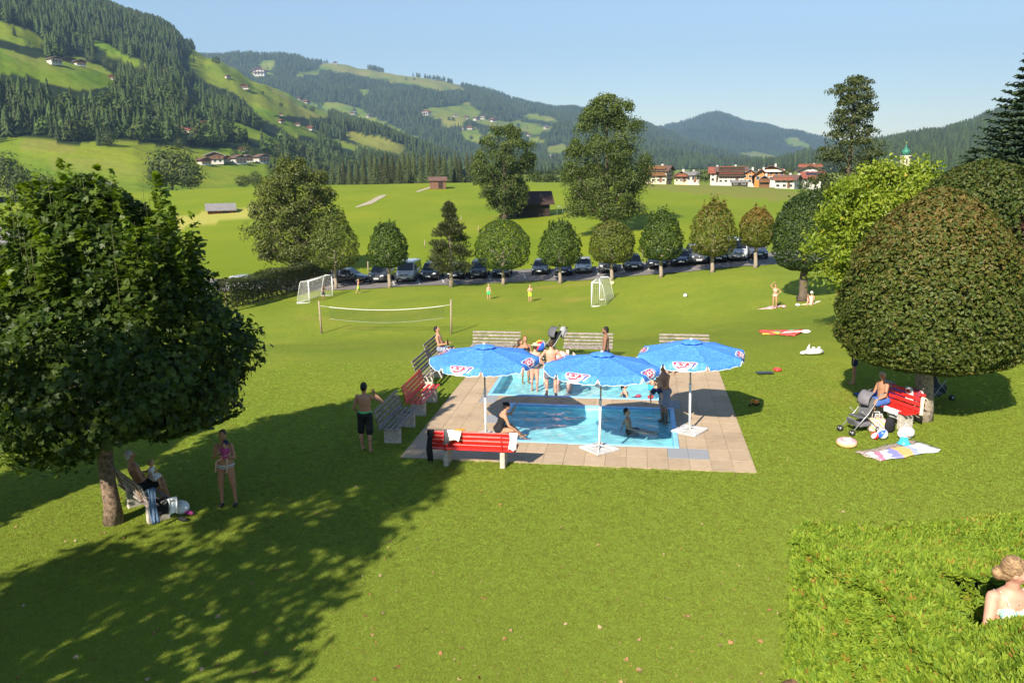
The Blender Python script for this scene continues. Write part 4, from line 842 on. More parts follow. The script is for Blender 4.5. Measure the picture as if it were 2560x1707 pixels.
# ---- fallen leaves and daisies on the lawn
def litter():
    rg = np.random.default_rng(12); n = 900; px = rg.uniform(0, 2300, n) ** 1.0; py = 1707 - (1707 - 1120) * rg.random(n) ** 1.3
    P = []
    for a, b in zip(px, py):
        q = hit(a, b, 8, 60); u = (q - DO).dot(DE); v = (q - DO).dot(DN)
        if -.1 < u < DW + .1 and -.1 < v < DL: continue
        if q.x > 1.8 and q.y < 9.6: continue
        P.append((q.x, q.y, q.z + .012))
    P = np.array(P); m = len(P); big = rg.random(m) < .12
    LIT = leafmat('fallen_leaves', (.30, .20, .09), (.50, .42, .28), (.35, .13, .04), .15, .8, .1)
    o = link('fallen_leaves', leafmesh('fallen_leaves', P, np.tile([0, 0, 1.], (m, 1)), np.where(big, .06, .022) * rg.uniform(.7, 1.3, m), LIT, 13, wob=.35, lobes=5, width=.8, auto=rg.random(m) * .8))
    tag(o, 'dry brown leaves scattered over the lawn', None, None, 'stuff')
litter()
# ---- short grass blades of the near lawn
def lawn_grass():
    rg = np.random.default_rng(77); GB = leafmat('grass_blades', (.190, .275, .034), (.380, .430, .075), None, .40, .6, .15, .30); srcs = []
    for q in range(3):
        V = []; F = []; lv = []
        for i in range(11):
            a = rg.uniform(0, 6.28); r = rg.uniform(0, .045); h = rg.uniform(.010, .024); b = Vector((r * math.cos(a), r * math.sin(a), 0)); t = rg.uniform(0, 6.28); w = .005; d = Vector((math.cos(t), math.sin(t), 0)); e = Vector((rg.normal() * .030, rg.normal() * .030, h)); n = len(V)
            V += [b - d * w, b + d * w, b + e]; F.append((n, n + 1, n + 2)); lv += [(rg.random(), 0, 0)] * 3
        srcs.append(src(npmesh('grass_tuft', V, F, GB, False, {'lv': np.array(lv)})))
    gc = bpy.data.collections.new('grass_tufts')
    for o in srcs: gc.objects.link(o)
    n = 300000; px = rg.uniform(-60, 2620, n); py = 1730 - (1730 - 905) * rg.random(n) ** 1.15
    xi, yi = px - 1280.0, py - 853.5; u = (_cr * xi + _sr * yi) / CF; v = -(-_sr * xi + _cr * yi) / CF; dy = _c + v * _s; dz = -_s + v * _c; t = -CH / dz
    X, Y = u * t, dy * t; Z = gz(X, Y)
    du = (X - DO.x) * DE.x + (Y - DO.y) * DE.y; dv = (X - DO.x) * DN.x + (Y - DO.y) * DN.y
    ok = ~((du > -.005) & (du < DW + .005) & (dv > -.005) & (dv < DL + .005)) & (rg.random(n) < sm((37 - Y) / 13)) & ~((X > 2.2) & (Y < 9.6))
    P = np.stack([X, Y, Z - .012], -1)[ok]
    forest('grass', 'short mown grass blades of the near lawn', P, rg.uniform(.7, 1.35, len(P)), gc)
lawn_grass()
# ================================================================== parasols
def canopy_mat():
    m = bpy.data.materials.new('canopy_print'); m.use_nodes = True; nt = m.node_tree; b = nt.nodes['Principled BSDF']; L = nt.links.new
    g = N(nt, 'ShaderNodeTexCoord'); nz = N(nt, 'ShaderNodeTexNoise'); nz.inputs['Scale'].default_value = 3; L(g.outputs['Object'], nz.inputs['Vector'])
    ad = N(nt, 'ShaderNodeMix', data_type='RGBA'); ad.blend_type = 'ADD'; ad.inputs[0].default_value = .35; L(g.outputs['Object'], ad.inputs[6]); L(nz.outputs['Color'], ad.inputs[7])
    vo = N(nt, 'ShaderNodeTexVoronoi', feature='DISTANCE_TO_EDGE'); vo.inputs['Scale'].default_value = 8.5; L(ad.outputs[2], vo.inputs['Vector'])
    mr = N(nt, 'ShaderNodeMapRange'); mr.inputs[1].default_value = .0; mr.inputs[2].default_value = .12; mr.inputs[3].default_value = 1; mr.inputs[4].default_value = 0; L(vo.outputs['Distance'], mr.inputs[0])
    mx = N(nt, 'ShaderNodeMix', data_type='RGBA'); mx.inputs[6].default_value = (.062, .235, .74, 1); mx.inputs[7].default_value = (.12, .34, .84, 1); L(mr.outputs[0], mx.inputs[0])
    L(mx.outputs[2], b.inputs['Base Color']); b.inputs['Roughness'].default_value = .6; b.inputs['Specular IOR Level'].default_value = .2
    bp = N(nt, 'ShaderNodeBump'); bp.inputs['Strength'].default_value = .25; bp.inputs['Distance'].default_value = .03; L(nz.outputs['Fac'], bp.inputs['Height']); L(bp.outputs[0], b.inputs['Normal'])
    tr = N(nt, 'ShaderNodeBsdfTranslucent'); tr.inputs[0].default_value = (.08, .28, .75, 1); ms = N(nt, 'ShaderNodeMixShader'); ms.inputs[0].default_value = .12
    L(b.outputs[0], ms.inputs[1]); L(tr.outputs[0], ms.inputs[2]); L(ms.outputs[0], nt.nodes['Material Output'].inputs[0]); return m
CANV = canopy_mat(); WHITE = mat('white_paint', (.78, .78, .76), .45, .05, 8); STEEL = mat('grey_steel', (.36, .37, .38), .4, .08, 9, metal=.6)
LOGW = mat('print_white', (.82, .84, .88), .6, .03); LOGR = mat('print_red', (.66, .035, .06), .6, .05); LOGB = mat('print_blue', (.03, .09, .42), .6, .05)
CONC = mat('concrete', (.42, .38, .33), .9, .2, 12, .4, 40); CONCG = mat('concrete_plate', (.46, .45, .44), .85, .12, 8, .2, 30)
UR, UZ, UA, UF = 1.40, 2.155, 2.45, .135
def text_mesh(txt, size, shear=0.0, bold=0.0):
    cu = bpy.data.curves.new('t', 'FONT'); cu.body = txt; cu.size = size; cu.align_x = 'CENTER'; cu.align_y = 'CENTER'; cu.shear = shear; cu.offset = bold; cu.resolution_u = 2
    o = bpy.data.objects.new('t', cu); COL.objects.link(o); dg = bpy.context.evaluated_depsgraph_get(); me = bpy.data.meshes.new_from_object(o.evaluated_get(dg))
    V = [tuple(v.co) for v in me.vertices]; F = [tuple(p.vertices) for p in me.polygons]; bpy.data.objects.remove(o); bpy.data.curves.remove(cu); bpy.data.meshes.remove(me); return V, F
TXT = text_mesh('Schöller', .165, .35, .004); TXS = text_mesh('NESTLÉ', .05, .2, .001)
ap = UR * math.cos(math.pi / 8); th_c = math.atan2(UA - UZ, ap)
def panel_pt(phi, a, b, off=0.0):
    """point of the canopy panel facing phi: a metres sideways, b metres above (+) or below (-) the fold at the rim"""
    hw = math.tan(math.pi / 8) * (ap - max(b, 0) * math.cos(th_c)); q = 1 - (a / max(hw, .01)) ** 2
    if b >= 0:
        r = ap - b * math.cos(th_c); z = UZ + b * math.sin(th_c) - .035 * max(q, 0) * min(1, (ap - r) / ap + .5) * (r / ap); nr, nz = math.sin(th_c), math.cos(th_c)
    else:
        f = min(1, -b / UF); r = ap + .035 * math.sin(f * 1.5) + .02 * max(q, 0); z = UZ + b - .035 * max(q, 0); nr, nz = 1, .1
    r += nr * off; z += nz * off; n = Vector((math.cos(phi), math.sin(phi), 0)); t = Vector((-math.sin(phi), math.cos(phi), 0)); p = n * r + t * a; p.z = z; return p
def flat_part(name, m, phi, V, F, parent, da=0, db=0, off=.006, sc=1.0, tilt=0.0):
    W = []
    for v in V:
        x, y = v[0] * sc, v[1] * sc; x, y = x * math.cos(tilt) - y * math.sin(tilt), x * math.sin(tilt) + y * math.cos(tilt); W.append(panel_pt(phi, x + da, y + db, off))
    mb = MB(); mb.add(W, F); return mb.build(name, m, parent, fix=False)
def outline(pts, n=10):
    """closed smooth outline (Catmull-Rom) as a fan"""
    k = len(pts); V = []
    for i in range(k):
        p0, p1, p2, p3 = [Vector((*pts[(i + j) % k], 0)) for j in (-1, 0, 1, 2)]
        for s in range(n // 2):
            t = s / (n // 2); V.append(.5 * ((2 * p1) + (-p0 + p2) * t + (2 * p0 - 5 * p1 + 4 * p2 - p3) * t * t + (-p0 + 3 * p1 - 3 * p2 + p3) * t ** 3))
    c = sum((v for v in V), Vector()) / len(V); m = len(V); rings = [[c + (v - c) * f for v in V] for f in (1, .66, .33)]
    W = [p for r in rings for p in r] + [c]; F = []
    for r in range(2):
        for i in range(m): F.append((r * m + i, r * m + (i + 1) % m, (r + 1) * m + (i + 1) % m, (r + 1) * m + i))
    for i in range(m): F.append((2 * m + i, 2 * m + (i + 1) % m, 3 * m))
    return [tuple(p) for p in W], F
BLOB = outline([(-.31, .04), (-.22, .13), (0, .14), (.22, .135), (.32, .07), (.27, -.04), (.12, -.13), (-.06, -.155), (-.23, -.09)])
BLOBI = outline([(-.285, .038), (-.20, .108), (0, .118), (.205, .113), (.288, .062), (.24, -.035), (.11, -.108), (-.05, -.132), (-.205, -.075)])
REDB = outline([(-.272, .02), (-.20, .062), (.05, .082), (.23, .078), (.25, .03), (.10, -.03), (-.06, -.105), (-.17, -.072)])
SWO = outline([(-.12, -.095), (.0, -.075), (.13, -.03), (.215, .0), (.15, -.065), (.06, -.112), (-.05, -.118)])
def parasol(label, base, lean, rot):
    o = empty('parasol', base, rot, label, 'parasol', 'blue printed parasols by the pools'); o.rotation_euler = (lean[1], lean[0], rot)
    for k in range(8):
        phi = 2 * math.pi * (k + .5) / 8; V = []; F = []; nb, na = 13, 9
        bs = [ (ap / math.cos(th_c) - .10) * (1 - i / 8) for i in range(9)] + [-UF * .35, -UF * .7, -UF * .93, -UF]
        for i, b in enumerate(bs):
            hw = math.tan(math.pi / 8) * (ap - max(b, 0) * math.cos(th_c))
            if b < 0: hw *= {9: .965, 10: .95, 11: .91, 12: .84}[i]
            for j in range(na):
                s = -1 + 2 * j / (na - 1); p = panel_pt(phi, hw * s, b); 
                if b < 0: p.z += .012 * math.sin(s * 9 + k * 2) * (-b / UF); p += Vector((math.cos(phi), math.sin(phi), 0)) * .012 * math.sin(s * 7 + k)
                V.append(p)
        for i in range(nb - 1):
            for j in range(na - 1): q = i * na + j; F.append((q, q + 1, q + na + 1, q + na))
        mb = MB(); mb.add(V, F, True); pn = mb.build('canopy_panel', CANV, o, fix=False)
        e = [V[i * na] for i in range(9, nb)] + V[(nb - 1) * na:] + [V[i * na + na - 1] for i in range(nb - 1, 8, -1)]
        MB().tube([p + Vector((0, 0, -.002)) for p in e], .007, 5).build('trim', LOGW, pn)
        if k % 2 == 0:
            flat_part('logo_ground', LOGW, phi, *BLOB, pn, -.02, .03, .006); flat_part('logo_field', LOGB, phi, *BLOBI, pn, -.02, .03, .010); flat_part('logo_banner', LOGR, phi, *REDB, pn, -.02, .03, .014)
            flat_part('logo_swoosh', LOGW, phi, *SWO, pn, -.02, .03, .014); flat_part('lettering', LOGW, phi, *TXT, pn, -.03, .034, .018, .84, .10); flat_part('lettering', LOGW, phi, *TXS, pn, -.02, .115, .014, .9, .03)
        a = 2 * math.pi * k / 8; R0 = UR - .02
        MB().tube([(.03 * math.cos(a), .03 * math.sin(a), UA - .03), (R0 * math.cos(a), R0 * math.sin(a), UZ - .015)], .008, 5).build('rib', STEEL, o)
        MB().tube([(.03 * math.cos(a), .03 * math.sin(a), UA - .42), (.62 * R0 * math.cos(a), .62 * R0 * math.sin(a), UA - (UA - UZ) * .62 - .03)], .006, 5).build('strut', STEEL, o)
    V = []; F = []
    for i in range(3):
        for j in range(16): a = 2 * math.pi * j / 16; r = (.05, .2, .29)[i]; V.append((r * math.cos(a), r * math.sin(a), UA + (.045, .012, -.028)[i] + (.018 * (j % 2) if i == 2 else 0)))
    for i in range(2):
        for j in range(16): F.append((i * 16 + j, i * 16 + (j + 1) % 16, (i + 1) * 16 + (j + 1) % 16, (i + 1) * 16 + j))
    F.append(tuple(range(16))); MB().add(V, F, True).build('vent_cap', CANV, o); MB().ball((0, 0, UA + .06), (.03, .03, .03), 10, 6).build('finial', WHITE, o)
    MB().tube([(0, 0, 1.0), (0, 0, UA)], .021, 10).build('upper_pole', STEEL, o); MB().tube([(0, 0, .03), (0, 0, 1.28)], .029, 12).build('lower_pole', WHITE, o)
    MB().tube([(0, 0, 1.22), (0, 0, 1.30)], .037, 12).build('collar', WHITE, o); MB().tube([(.03, 0, 1.2), (.075, 0, 1.2)], .012, 8).build('crank', WHITE, o)
    for sx in (-1, 1):
        for sy in (-1, 1): MB().box((sx * .185, sy * .185, .025), (.35, .35, .045), None, .006).build('base_slab', CONCG, o)
    for k in range(4):
        a = math.pi / 4 + k * math.pi / 2; MB().tube([(0, 0, .12), (.25 * math.cos(a), .25 * math.sin(a), .062), (.47 * math.cos(a), .47 * math.sin(a), .052)], .014, 6).build('base_arm', WHITE, o)
    return o
def gd(x, y, z=0.0): d = ray(x, y); t = (z - CH) / d[2]; return Vector((d[0] * t, d[1] * t, z))
parasol('blue parasol beside the sitting woman in black, nearest the red benches', gd(1215, 1092), (.005, 0), R(-136.5))
parasol('blue parasol in the middle, its base on the near pool edge', gd(1498, 1123), (-.02, 0), R(-144.5))
parasol('blue parasol farthest along, standing beyond the grey plates', gd(1724, 1077), (.022, 0.01), R(-130.5))
# ================================================================== benches
GREYW = mat('weathered_wood', (.235, .205, .185), .85, .3, 9, .4, 30); DARKW = mat('dark_wood', (.10, .085, .075), .85, .3, 9, .4, 30); REDW = mat('red_lacquer', (.60, .022, .018), .38, .10, 6, .08, 20, spec=.45); STL = mat('rusty_steel', (.22, .13, .08), .7, .3, 15)
def bench(label, A, B, face, m, steel=None, ext=.36, nb=4, ns=4, bh=.105, gap=.022, seat_m=None, legw=.12):
    """slatted bench on two concrete feet at A and B; face = direction of the sitter"""
    A, B = Vector(A), Vector(B); c = (A + B) / 2; d = B - A; L = d.length + 2 * ext; steel = steel or STL
    n = Vector((face[0], face[1], 0)).normalized(); rz = math.atan2(n.y, n.x) - math.pi / 2
    o = empty('bench', c, rz, label, 'bench', 'slatted benches on concrete feet'); hx = d.length / 2
    for s in (-1, 1):
        MB().box((s * hx, .02, .17), (legw, .44, .42), None, .012).build('foot', CONC, o)
        br = MB().tube([(s * hx, .22, .40), (s * hx, -.18, .39), (s * hx, -.235, .46), (s * hx, -.36, .86)], .016, 6, flat=1.4).build('bracket', steel, o)
    for i in range(ns):
        y = .21 - i * (.43 / (ns - 1)) if ns > 1 else 0; MB().box((0, y, .432 + .008 * abs(i - 1.5)), (L, .41 / ns - .022, .036), None, .006).build('seat_slat', seat_m or m, o)
    R_ = Matrix.Rotation(R(17), 3, 'X')
    for i in range(nb):
        z = .525 + i * (bh + gap); y = -.225 - (z - .46) * math.tan(R(17)); MB().box((0, y + .012, z), (L, .030, bh), R_, .006).build('back_slat', m, o)
    return o
dn, de = (DN.x, DN.y), (DE.x, DE.y)
bench('bright red bench with clothes hung on its back, in front of the pool', gd(1120, 1156), gd(1259, 1164), dn, REDW, mat('red_steel', (.5, .02, .02), .5, .1), ext=.33, nb=4, bh=.098, gap=.016)
def along(p, q, L=1.35):
    a, b = gd(*p), gd(*q); d = (b - a); d.z = 0; d = DN * (1 if d.dot(DN) > 0 else -1); c = (a + b) / 2; return c - d * L / 2, c + d * L / 2
for lab, p, q, m, kw in (('weathered grey bench nearest the man on the phone', (972, 1100), (1025, 1070), GREYW, {}), ('red bench between two grey benches along the terrace side', (1038, 1034), (1080, 1006), REDW, {}), ('weathered grey bench behind the red side bench', (1063, 966), (1093, 944), GREYW, {}), ('grey bench with the bare chested man sitting on it', (1090, 918), (1114, 902), GREYW, {})):
    a, b = along(p, q); bench(lab, a, b, de, m, nb=4, bh=.078 if m is GREYW else .095, gap=.045 if m is GREYW else .02, **kw)
for lab, p, q in (('grey bench with its back to the field next to the family', (1190, 893), (1288, 892)), ('grey bench behind the bearded man standing', (1420, 897), (1519, 898)), ('dark grey bench mostly hidden by the farthest parasol', (1660, 901), (1760, 902))):
    bench(lab, gd(*p), gd(*q), (-DN.x, -DN.y), GREYW, nb=4, bh=.075, gap=.042, ext=.18)
MBA, MBB = gd(344, 1262), gd(394, 1300)
md = (MBB - MBA).normalized(); mn = Vector((-md.y, md.x, 0)); mn = mn if mn.x > 0 else -mn
mc = (MBA + MBB) / 2
bench('grey bench under the big maple with the grandfather sitting on it', mc - md * .55, mc + md * .55, mn, GREYW, ext=.3, nb=4, bh=.08, gap=.035)
RBc = gd(2226, 1055); rbd = Vector((-.33, .94, 0)).normalized(); rbn = Vector((-.94, -.33, 0))
bench('red bench under the huge ball tree covered with towels', RBc - rbd * .52, RBc + rbd * .52, rbn, REDW, ext=.24, nb=4, bh=.095, gap=.03)
# ================================================================== goals and net
NETM = mat('net_cord', (.62, .62, .60), .8, .05); NETD = mat('dark_net_cord', (.05, .05, .045), .8, .05)
def goal(label, f0, f1, dep, h, back):
    """mouth posts stand at f0 and f1, the net hangs on the side `back`"""
    o = empty('football_goal', f0, 0, label, 'goal'); a = Vector((0, 0, 0)); b = f1 - f0; bk = Vector((back[0], back[1], 0)).normalized() * dep; U = Vector((0, 0, h)); r = .05; k = .55
    for nm, p in (('post', [a, a + U]), ('post', [b, b + U]), ('crossbar', [a + U, b + U])): MB().tube(p, r, 10).build(nm, WHITE, o)
    for q in (a, b):
        MB().tube([q + U, q + U + bk * k, q + U * .93 + bk * (k + .12), q + bk + Vector((0, 0, .05))], .024, 8).build('stay', WHITE, o); MB().tube([q + Vector((0, 0, .03)), q + bk + Vector((0, 0, .03))], .03, 8).build('ground_bar', WHITE, o)
    MB().tube([a + bk + Vector((0, 0, .03)), b + bk + Vector((0, 0, .03))], .03, 8).build('ground_bar', WHITE, o)
    mb = MB(); L = (b - a).length; n = int(L / .14)
    for i in range(n + 1):
        q = a.lerp(b, i / n); mb.tube([q + U, q + U + bk * k, q + bk + Vector((0, 0, .05))], .005, 3, cap=False)
    m = 14
    for i in range(m + 1):
        t = i / m; q = bk * k + (bk * (1 - k)) * t + U * (1 - t) + Vector((0, 0, .05 * t)); mb.tube([a + q, b + q], .005, 3, cap=False)
    for i in range(4): mb.tube([a + U + bk * k * i / 4, b + U + bk * k * i / 4], .005, 3, cap=False)
    for q in (a, b):
        for i in range(1, 14):
            z = h * i / 14; x = k + (1 - k) * (1 - i / 14) if True else 1; mb.tube([q + Vector((0, 0, z)), q + bk * x + Vector((0, 0, z))], .005, 3, cap=False)
        for i in range(1, 8): t = i / 8; zt_ = h if t < k else h * (1 - (t - k) / (1 - k)); mb.tube([q + bk * t, q + bk * t + Vector((0, 0, zt_))], .005, 3, cap=False)
    mb.build('net', NETM, o, fix=False); return o
goal('white football goal with net standing side on at the middle of the field', hit(1479, 767), hit(1499, 750), 1.25, 1.95, (1, .1))
goal('white football goal with the keeper in front of the hedge', hit(774, 758), hit(832, 739), 1.1, 1.95, (-1, -.12))
vl, vr = hit(804, 833), hit(1128, 834)
vn = empty('volleyball_net', (vl + vr) / 2, 0, 'sagging volleyball net strung between two wooden posts', 'net'); C0 = (vl + vr) / 2; WOODP = mat('post_wood', (.30, .24, .17), .9, .2, 10, .3)
H1, H2 = atY(799, 752, vl.y).z - vl.z, atY(1130, 748, vr.y).z - vr.z
for p, hh, ln in ((vl, H1, -.06), (vr, H2, .05)): MB().tube([p - C0 + Vector((0, 0, -.1)), p - C0 + Vector((ln, 0, hh))], [.075, .06], 10).build('post', WOODP, vn)
ta = vl - C0 + Vector((0, 0, H1 - .35)); tb = vr - C0 + Vector((0, 0, H2 - .38)); n_ = 26
nt_ = lambda t: ta.lerp(tb, t) + Vector((0, 0, -.34 * math.sin(math.pi * t) ** .8)); nb_ = lambda t: nt_(t) + Vector((0, 0, -.82 - .08 * math.sin(math.pi * t)))
ts = [.07 + .88 * i / n_ for i in range(n_ + 1)]
MB().tube([nt_(t) for t in ts], .042, 6, flat=.4).build('tape', WHITE, vn); MB().tube([ta, nt_(.07)], .012, 5).build('rope', NETM, vn); MB().tube([tb, nt_(.95)], .012, 5).build('rope', NETM, vn)
MB().tube([nb_(t) for t in ts], .016, 5).build('lower_cord', mat('grey_cord', (.25, .27, .24), .8), vn)
mb = MB(); nn_ = 84
for i in range(nn_ + 1): t = .07 + .88 * i / nn_; mb.tube([nt_(t), nb_(t)], .005, 3, cap=False)
for j in range(1, 7): f = j / 7; mb.tube([nt_(t).lerp(nb_(t), f) for t in ts], .005, 3, cap=False)
mb.build('net', NETD, vn, fix=False)
# ================================================================== pink slide in the far pool
PINK = mat('pink_plastic', (.80, .42, .38), .4, .06, 4)
sb = gd(1408, 950); sb.z = -.36; so_ = empty('water_slide', sb, DROT, 'rounded pink plastic slide standing in the far pool', 'slide'); so_.scale = (.66, .66, .70)
def thick(fn, nu, nv, th):
    V = []; F = []; n = (nu + 1) * (nv + 1)
    for s in (0, 1):
        for i in range(nu + 1):
            for j in range(nv + 1): V.append(fn(i / nu, j / nv, s * th))
    for i in range(nu):
        for j in range(nv):
            q = i * (nv + 1) + j; F.append((q, q + 1, q + nv + 2, q + nv + 1)); F.append((n + q, n + q + nv + 1, n + q + nv + 2, n + q + 1))
    for i in range(nu):
        for j in (0, nv): q = i * (nv + 1) + j; F.append((q, q + nv + 1, n + q + nv + 1, n + q))
    for j in range(nv):
        for i in (0, nu): q = i * (nv + 1) + j; F.append((q, q + 1, n + q + 1, n + q))
    return MB().add(V, F, True)
def chute(u, v, t):
    x = .45 + 1.55 * u; z = 1.15 * (1 - u) ** 1.35 * 1.0 + .26 + .06 * u * u; a = math.pi * (v - .5) * 1.15; return Vector((x, (.33 + t) * math.sin(a), z + .33 - (.33 + t) * math.cos(a)))
thick(chute, 14, 10, .05).build('chute', PINK, so_)
MB().ball((-.05, 0, 1.22), (.56, .46, .52), 20, 12).build('body', PINK, so_)
MB().ball((-.1, 0, 1.62), (.38, .36, .30), 16, 10).build('top', PINK, so_)
for sy in (-1, 1):
    for sx in (-1, 1): MB().tube([(.0 + sx * .33, sy * .27, .02), (sx * .30, sy * .25, .55), (sx * .22, sy * .18, 1.0)], [.16, .15, .19], 14).build('leg', PINK, so_)
    MB().ball((-.35, sy * .44, 1.42), (.05, .20, .30), 12, 8, Matrix.Rotation(sy * .4, 3, 'Z')).build('ear', PINK, so_)
MB().tube([(-.50, .0, 1.25), (-.80, 0, 1.05), (-.88, 0, .62), (-.86, 0, .25)], [.19, .16, .13, .12], 14).build('trunk_post', PINK, so_)
for i in range(4): MB().box((-.05 + .0, .62, .3 + i * .22), (.4, .06, .05), None, .01).build('rung', PINK, so_)
# ================================================================== parked cars
GLASSC = mat('car_glass', (.012, .015, .02), .06, .1, 2, spec=.6); TYRE = mat('tyre', (.02, .02, .02), .9, .1); RIM = mat('wheel_rim', (.5, .5, .52), .3, .05, metal=.8); BLKP = mat('black_plastic', (.022, .022, .024), .6, .1)
LAMP = mat('headlamp', (.62, .66, .70), .12, .05, spec=.6); PLATE = mat('number_plate', (.75, .76, .75), .4, .03); CHR = mat('chrome', (.6, .62, .65), .15, .02, metal=.9); REDL = mat('tail_lamp', (.35, .01, .01), .2, .05)
PAINT = {k: mat('paint_' + k, c, .25, .04, 2, spec=.5, coat=.6) for k, c in dict(black=(.012, .013, .016), navy=(.016, .022, .045), grey=(.085, .09, .10), silver=(.40, .42, .44), white=(.62, .64, .66), graphite=(.045, .048, .055), blue=(.02, .04, .10)).items()}
def car_proto(kind):
    T = {'hatch': dict(L=4.2, W=1.78, H=1.48, hood=1.05, belt=.93, y=(-1.05, -.25, 1.35, 1.95), nose=.72), 'wagon': dict(L=4.6, W=1.8, H=1.48, hood=1.1, belt=.95, y=(-1.05, -.2, 1.75, 2.15), nose=.72), 'suv': dict(L=4.5, W=1.86, H=1.68, hood=1.05, belt=1.08, y=(-1.15, -.45, 1.75, 2.12), nose=.9), 'van': dict(L=4.9, W=1.92, H=1.96, hood=.75, belt=1.12, y=(-1.75, -1.05, 2.2, 2.4), nose=.92)}[kind]
    L, W, Hh, belt, nose = T['L'], T['W'], T['H'], T['belt'], T['nose']; w = W / 2; y0, y1, y2, y3 = T['y']
    o = empty('parked_car', (0, 0, 0))
    st = [(-L / 2, .70, nose - .16), (-L / 2 + .12, .90, nose), (-L / 2 + .45, .97, nose + .06), (y0, 1, belt), (0, 1, belt + .02), (1.2, 1, belt + .02), (L / 2 - .35, .97, belt + .02), (L / 2 - .06, .88, belt - .05), (L / 2, .78, belt - .2)]
    V = []; F = []; n = 12
    for y, k, zt in st:
        q = w * k; zb = .24 if abs(y) < L / 2 - .2 else .32; V += [(-q * .86, y, zb), (-q * .98, y, zb + .16), (-q, y, .62), (-q * .985, y, zt - .13), (-q * .93, y, zt - .03), (-q * .80, y, zt), (q * .80, y, zt), (q * .93, y, zt - .03), (q * .985, y, zt - .13), (q, y, .62), (q * .98, y, zb + .16), (q * .86, y, zb)]
    m = len(st)
    for i in range(m - 1):
        for j in range(n): F.append((i * n + j, i * n + (j + 1) % n, (i + 1) * n + (j + 1) % n, (i + 1) * n + j))
    F += [tuple(range(n)), tuple(reversed(range((m - 1) * n, m * n)))]
    P0 = PAINT['grey']
    MB().add(V, F, True).build('body', P0, o)
    bw, rw = w * .93, w * .74 if kind != 'van' else w * .84; zb, zr = belt - .01, Hh
    C = [Vector(p) for p in ((-bw, y0, zb), (bw, y0, zb), (bw, y3, zb), (-bw, y3, zb), (-rw, y1, zr - .03), (rw, y1, zr - .03), (rw, y2, zr - .03), (-rw, y2, zr - .03))]
    rc = [Vector((-rw * .85, y1 + .15, zr)), Vector((rw * .85, y1 + .15, zr)), Vector((rw * .85, y2 - .12, zr)), Vector((-rw * .85, y2 - .12, zr))]
    MB().add(C + rc, [(0, 1, 5, 4), (1, 2, 6, 5), (2, 3, 7, 6), (3, 0, 4, 7), (4, 5, 9, 8), (5, 6, 10, 9), (6, 7, 11, 10), (7, 4, 8, 11), (8, 9, 10, 11)]).build('cabin', P0, o)
    def pane(name, a, b, c, d, u0, u1, v0, v1):
        f = lambda u, v: (a.lerp(b, u)).lerp(d.lerp(c, u), v); nrm = (b - a).cross(d - a).normalized() * .012
        MB().add([f(u0, v0) + nrm, f(u1, v0) + nrm, f(u1, v1) + nrm, f(u0, v1) + nrm], [(0, 1, 2, 3)]).build(name, GLASSC, o, fix=False)
    pane('windscreen', C[0], C[1], C[5], C[4], .05, .95, .05, .93); pane('rear_window', C[2], C[3], C[7], C[6], .1, .9, .25, .9)
    for a, b, c, d in ((C[1], C[2], C[6], C[5]), (C[3], C[0], C[4], C[7])):
        for u0, u1 in ((.10, .42), (.46, .72), (.76, .94)): pane('side_window', a, b, c, d, u0, u1, .08, .88)
    for sx in (-1, 1):
        for yy in (-L / 2 + .85, L / 2 - .85):
            t = MB(); r_ = .31 if kind in ('hatch', 'wagon') else .34; t.lathe([(r_ - .10, -.1), (r_ - .01, -.09), (r_, 0), (r_ - .01, .09), (r_ - .10, .1)], 18, (0, 0, 0), True, Matrix.Rotation(math.pi / 2, 3, 'Y'))
            wh = t.build('wheel', TYRE, o); wh.location = (sx * (w - .10), yy, r_); rm = MB().lathe([(.02, .105), (r_ - .12, .10), (r_ - .09, .09), (r_ - .09, -.09)], 14, (0, 0, 0), True, Matrix.Rotation(sx * math.pi / 2, 3, 'Y')).build('rim', RIM, wh)
        MB().ball((sx * w * .66, -L / 2 + .14, nose - .12), (.21, .13, .085), 10, 6).build('headlight', LAMP, o); MB().ball((sx * (w + .09), y0 + .32, belt + .07), (.11, .06, .075), 8, 6).build('mirror', BLKP, o); MB().ball((sx * w * .78, L / 2 - .08, belt - .2), (.14, .06, .12), 8, 6).build('tail_light', REDL, o)
    MB().box((0, -L / 2 + .035, nose - .16), (w * .9, .08, .12), None, .02).build('grille', BLKP, o); MB().box((0, -L / 2 + .02, .42), (w * 1.35, .10, .14), None, .03).build('bumper_intake', BLKP, o); MB().box((0, -L / 2 - .04, .50), (.52, .015, .11)).build('number_plate', PLATE, o); MB().ball((0, -L / 2 - .01, nose - .13), (.05, .02, .05), 8, 6).build('emblem', CHR, o)
    if kind in ('suv', 'wagon', 'van'):
        for sx in (-1, 1): MB().tube([(sx * rw * .88, y1 + .2, zr + .02), (sx * rw * .9, y1 + .35, zr + .06), (sx * rw * .9, y2 - .35, zr + .06), (sx * rw * .88, y2 - .2, zr + .02)], .016, 6).build('roof_rail', BLKP if kind != 'wagon' else CHR, o)
    return o
PROTO = {}
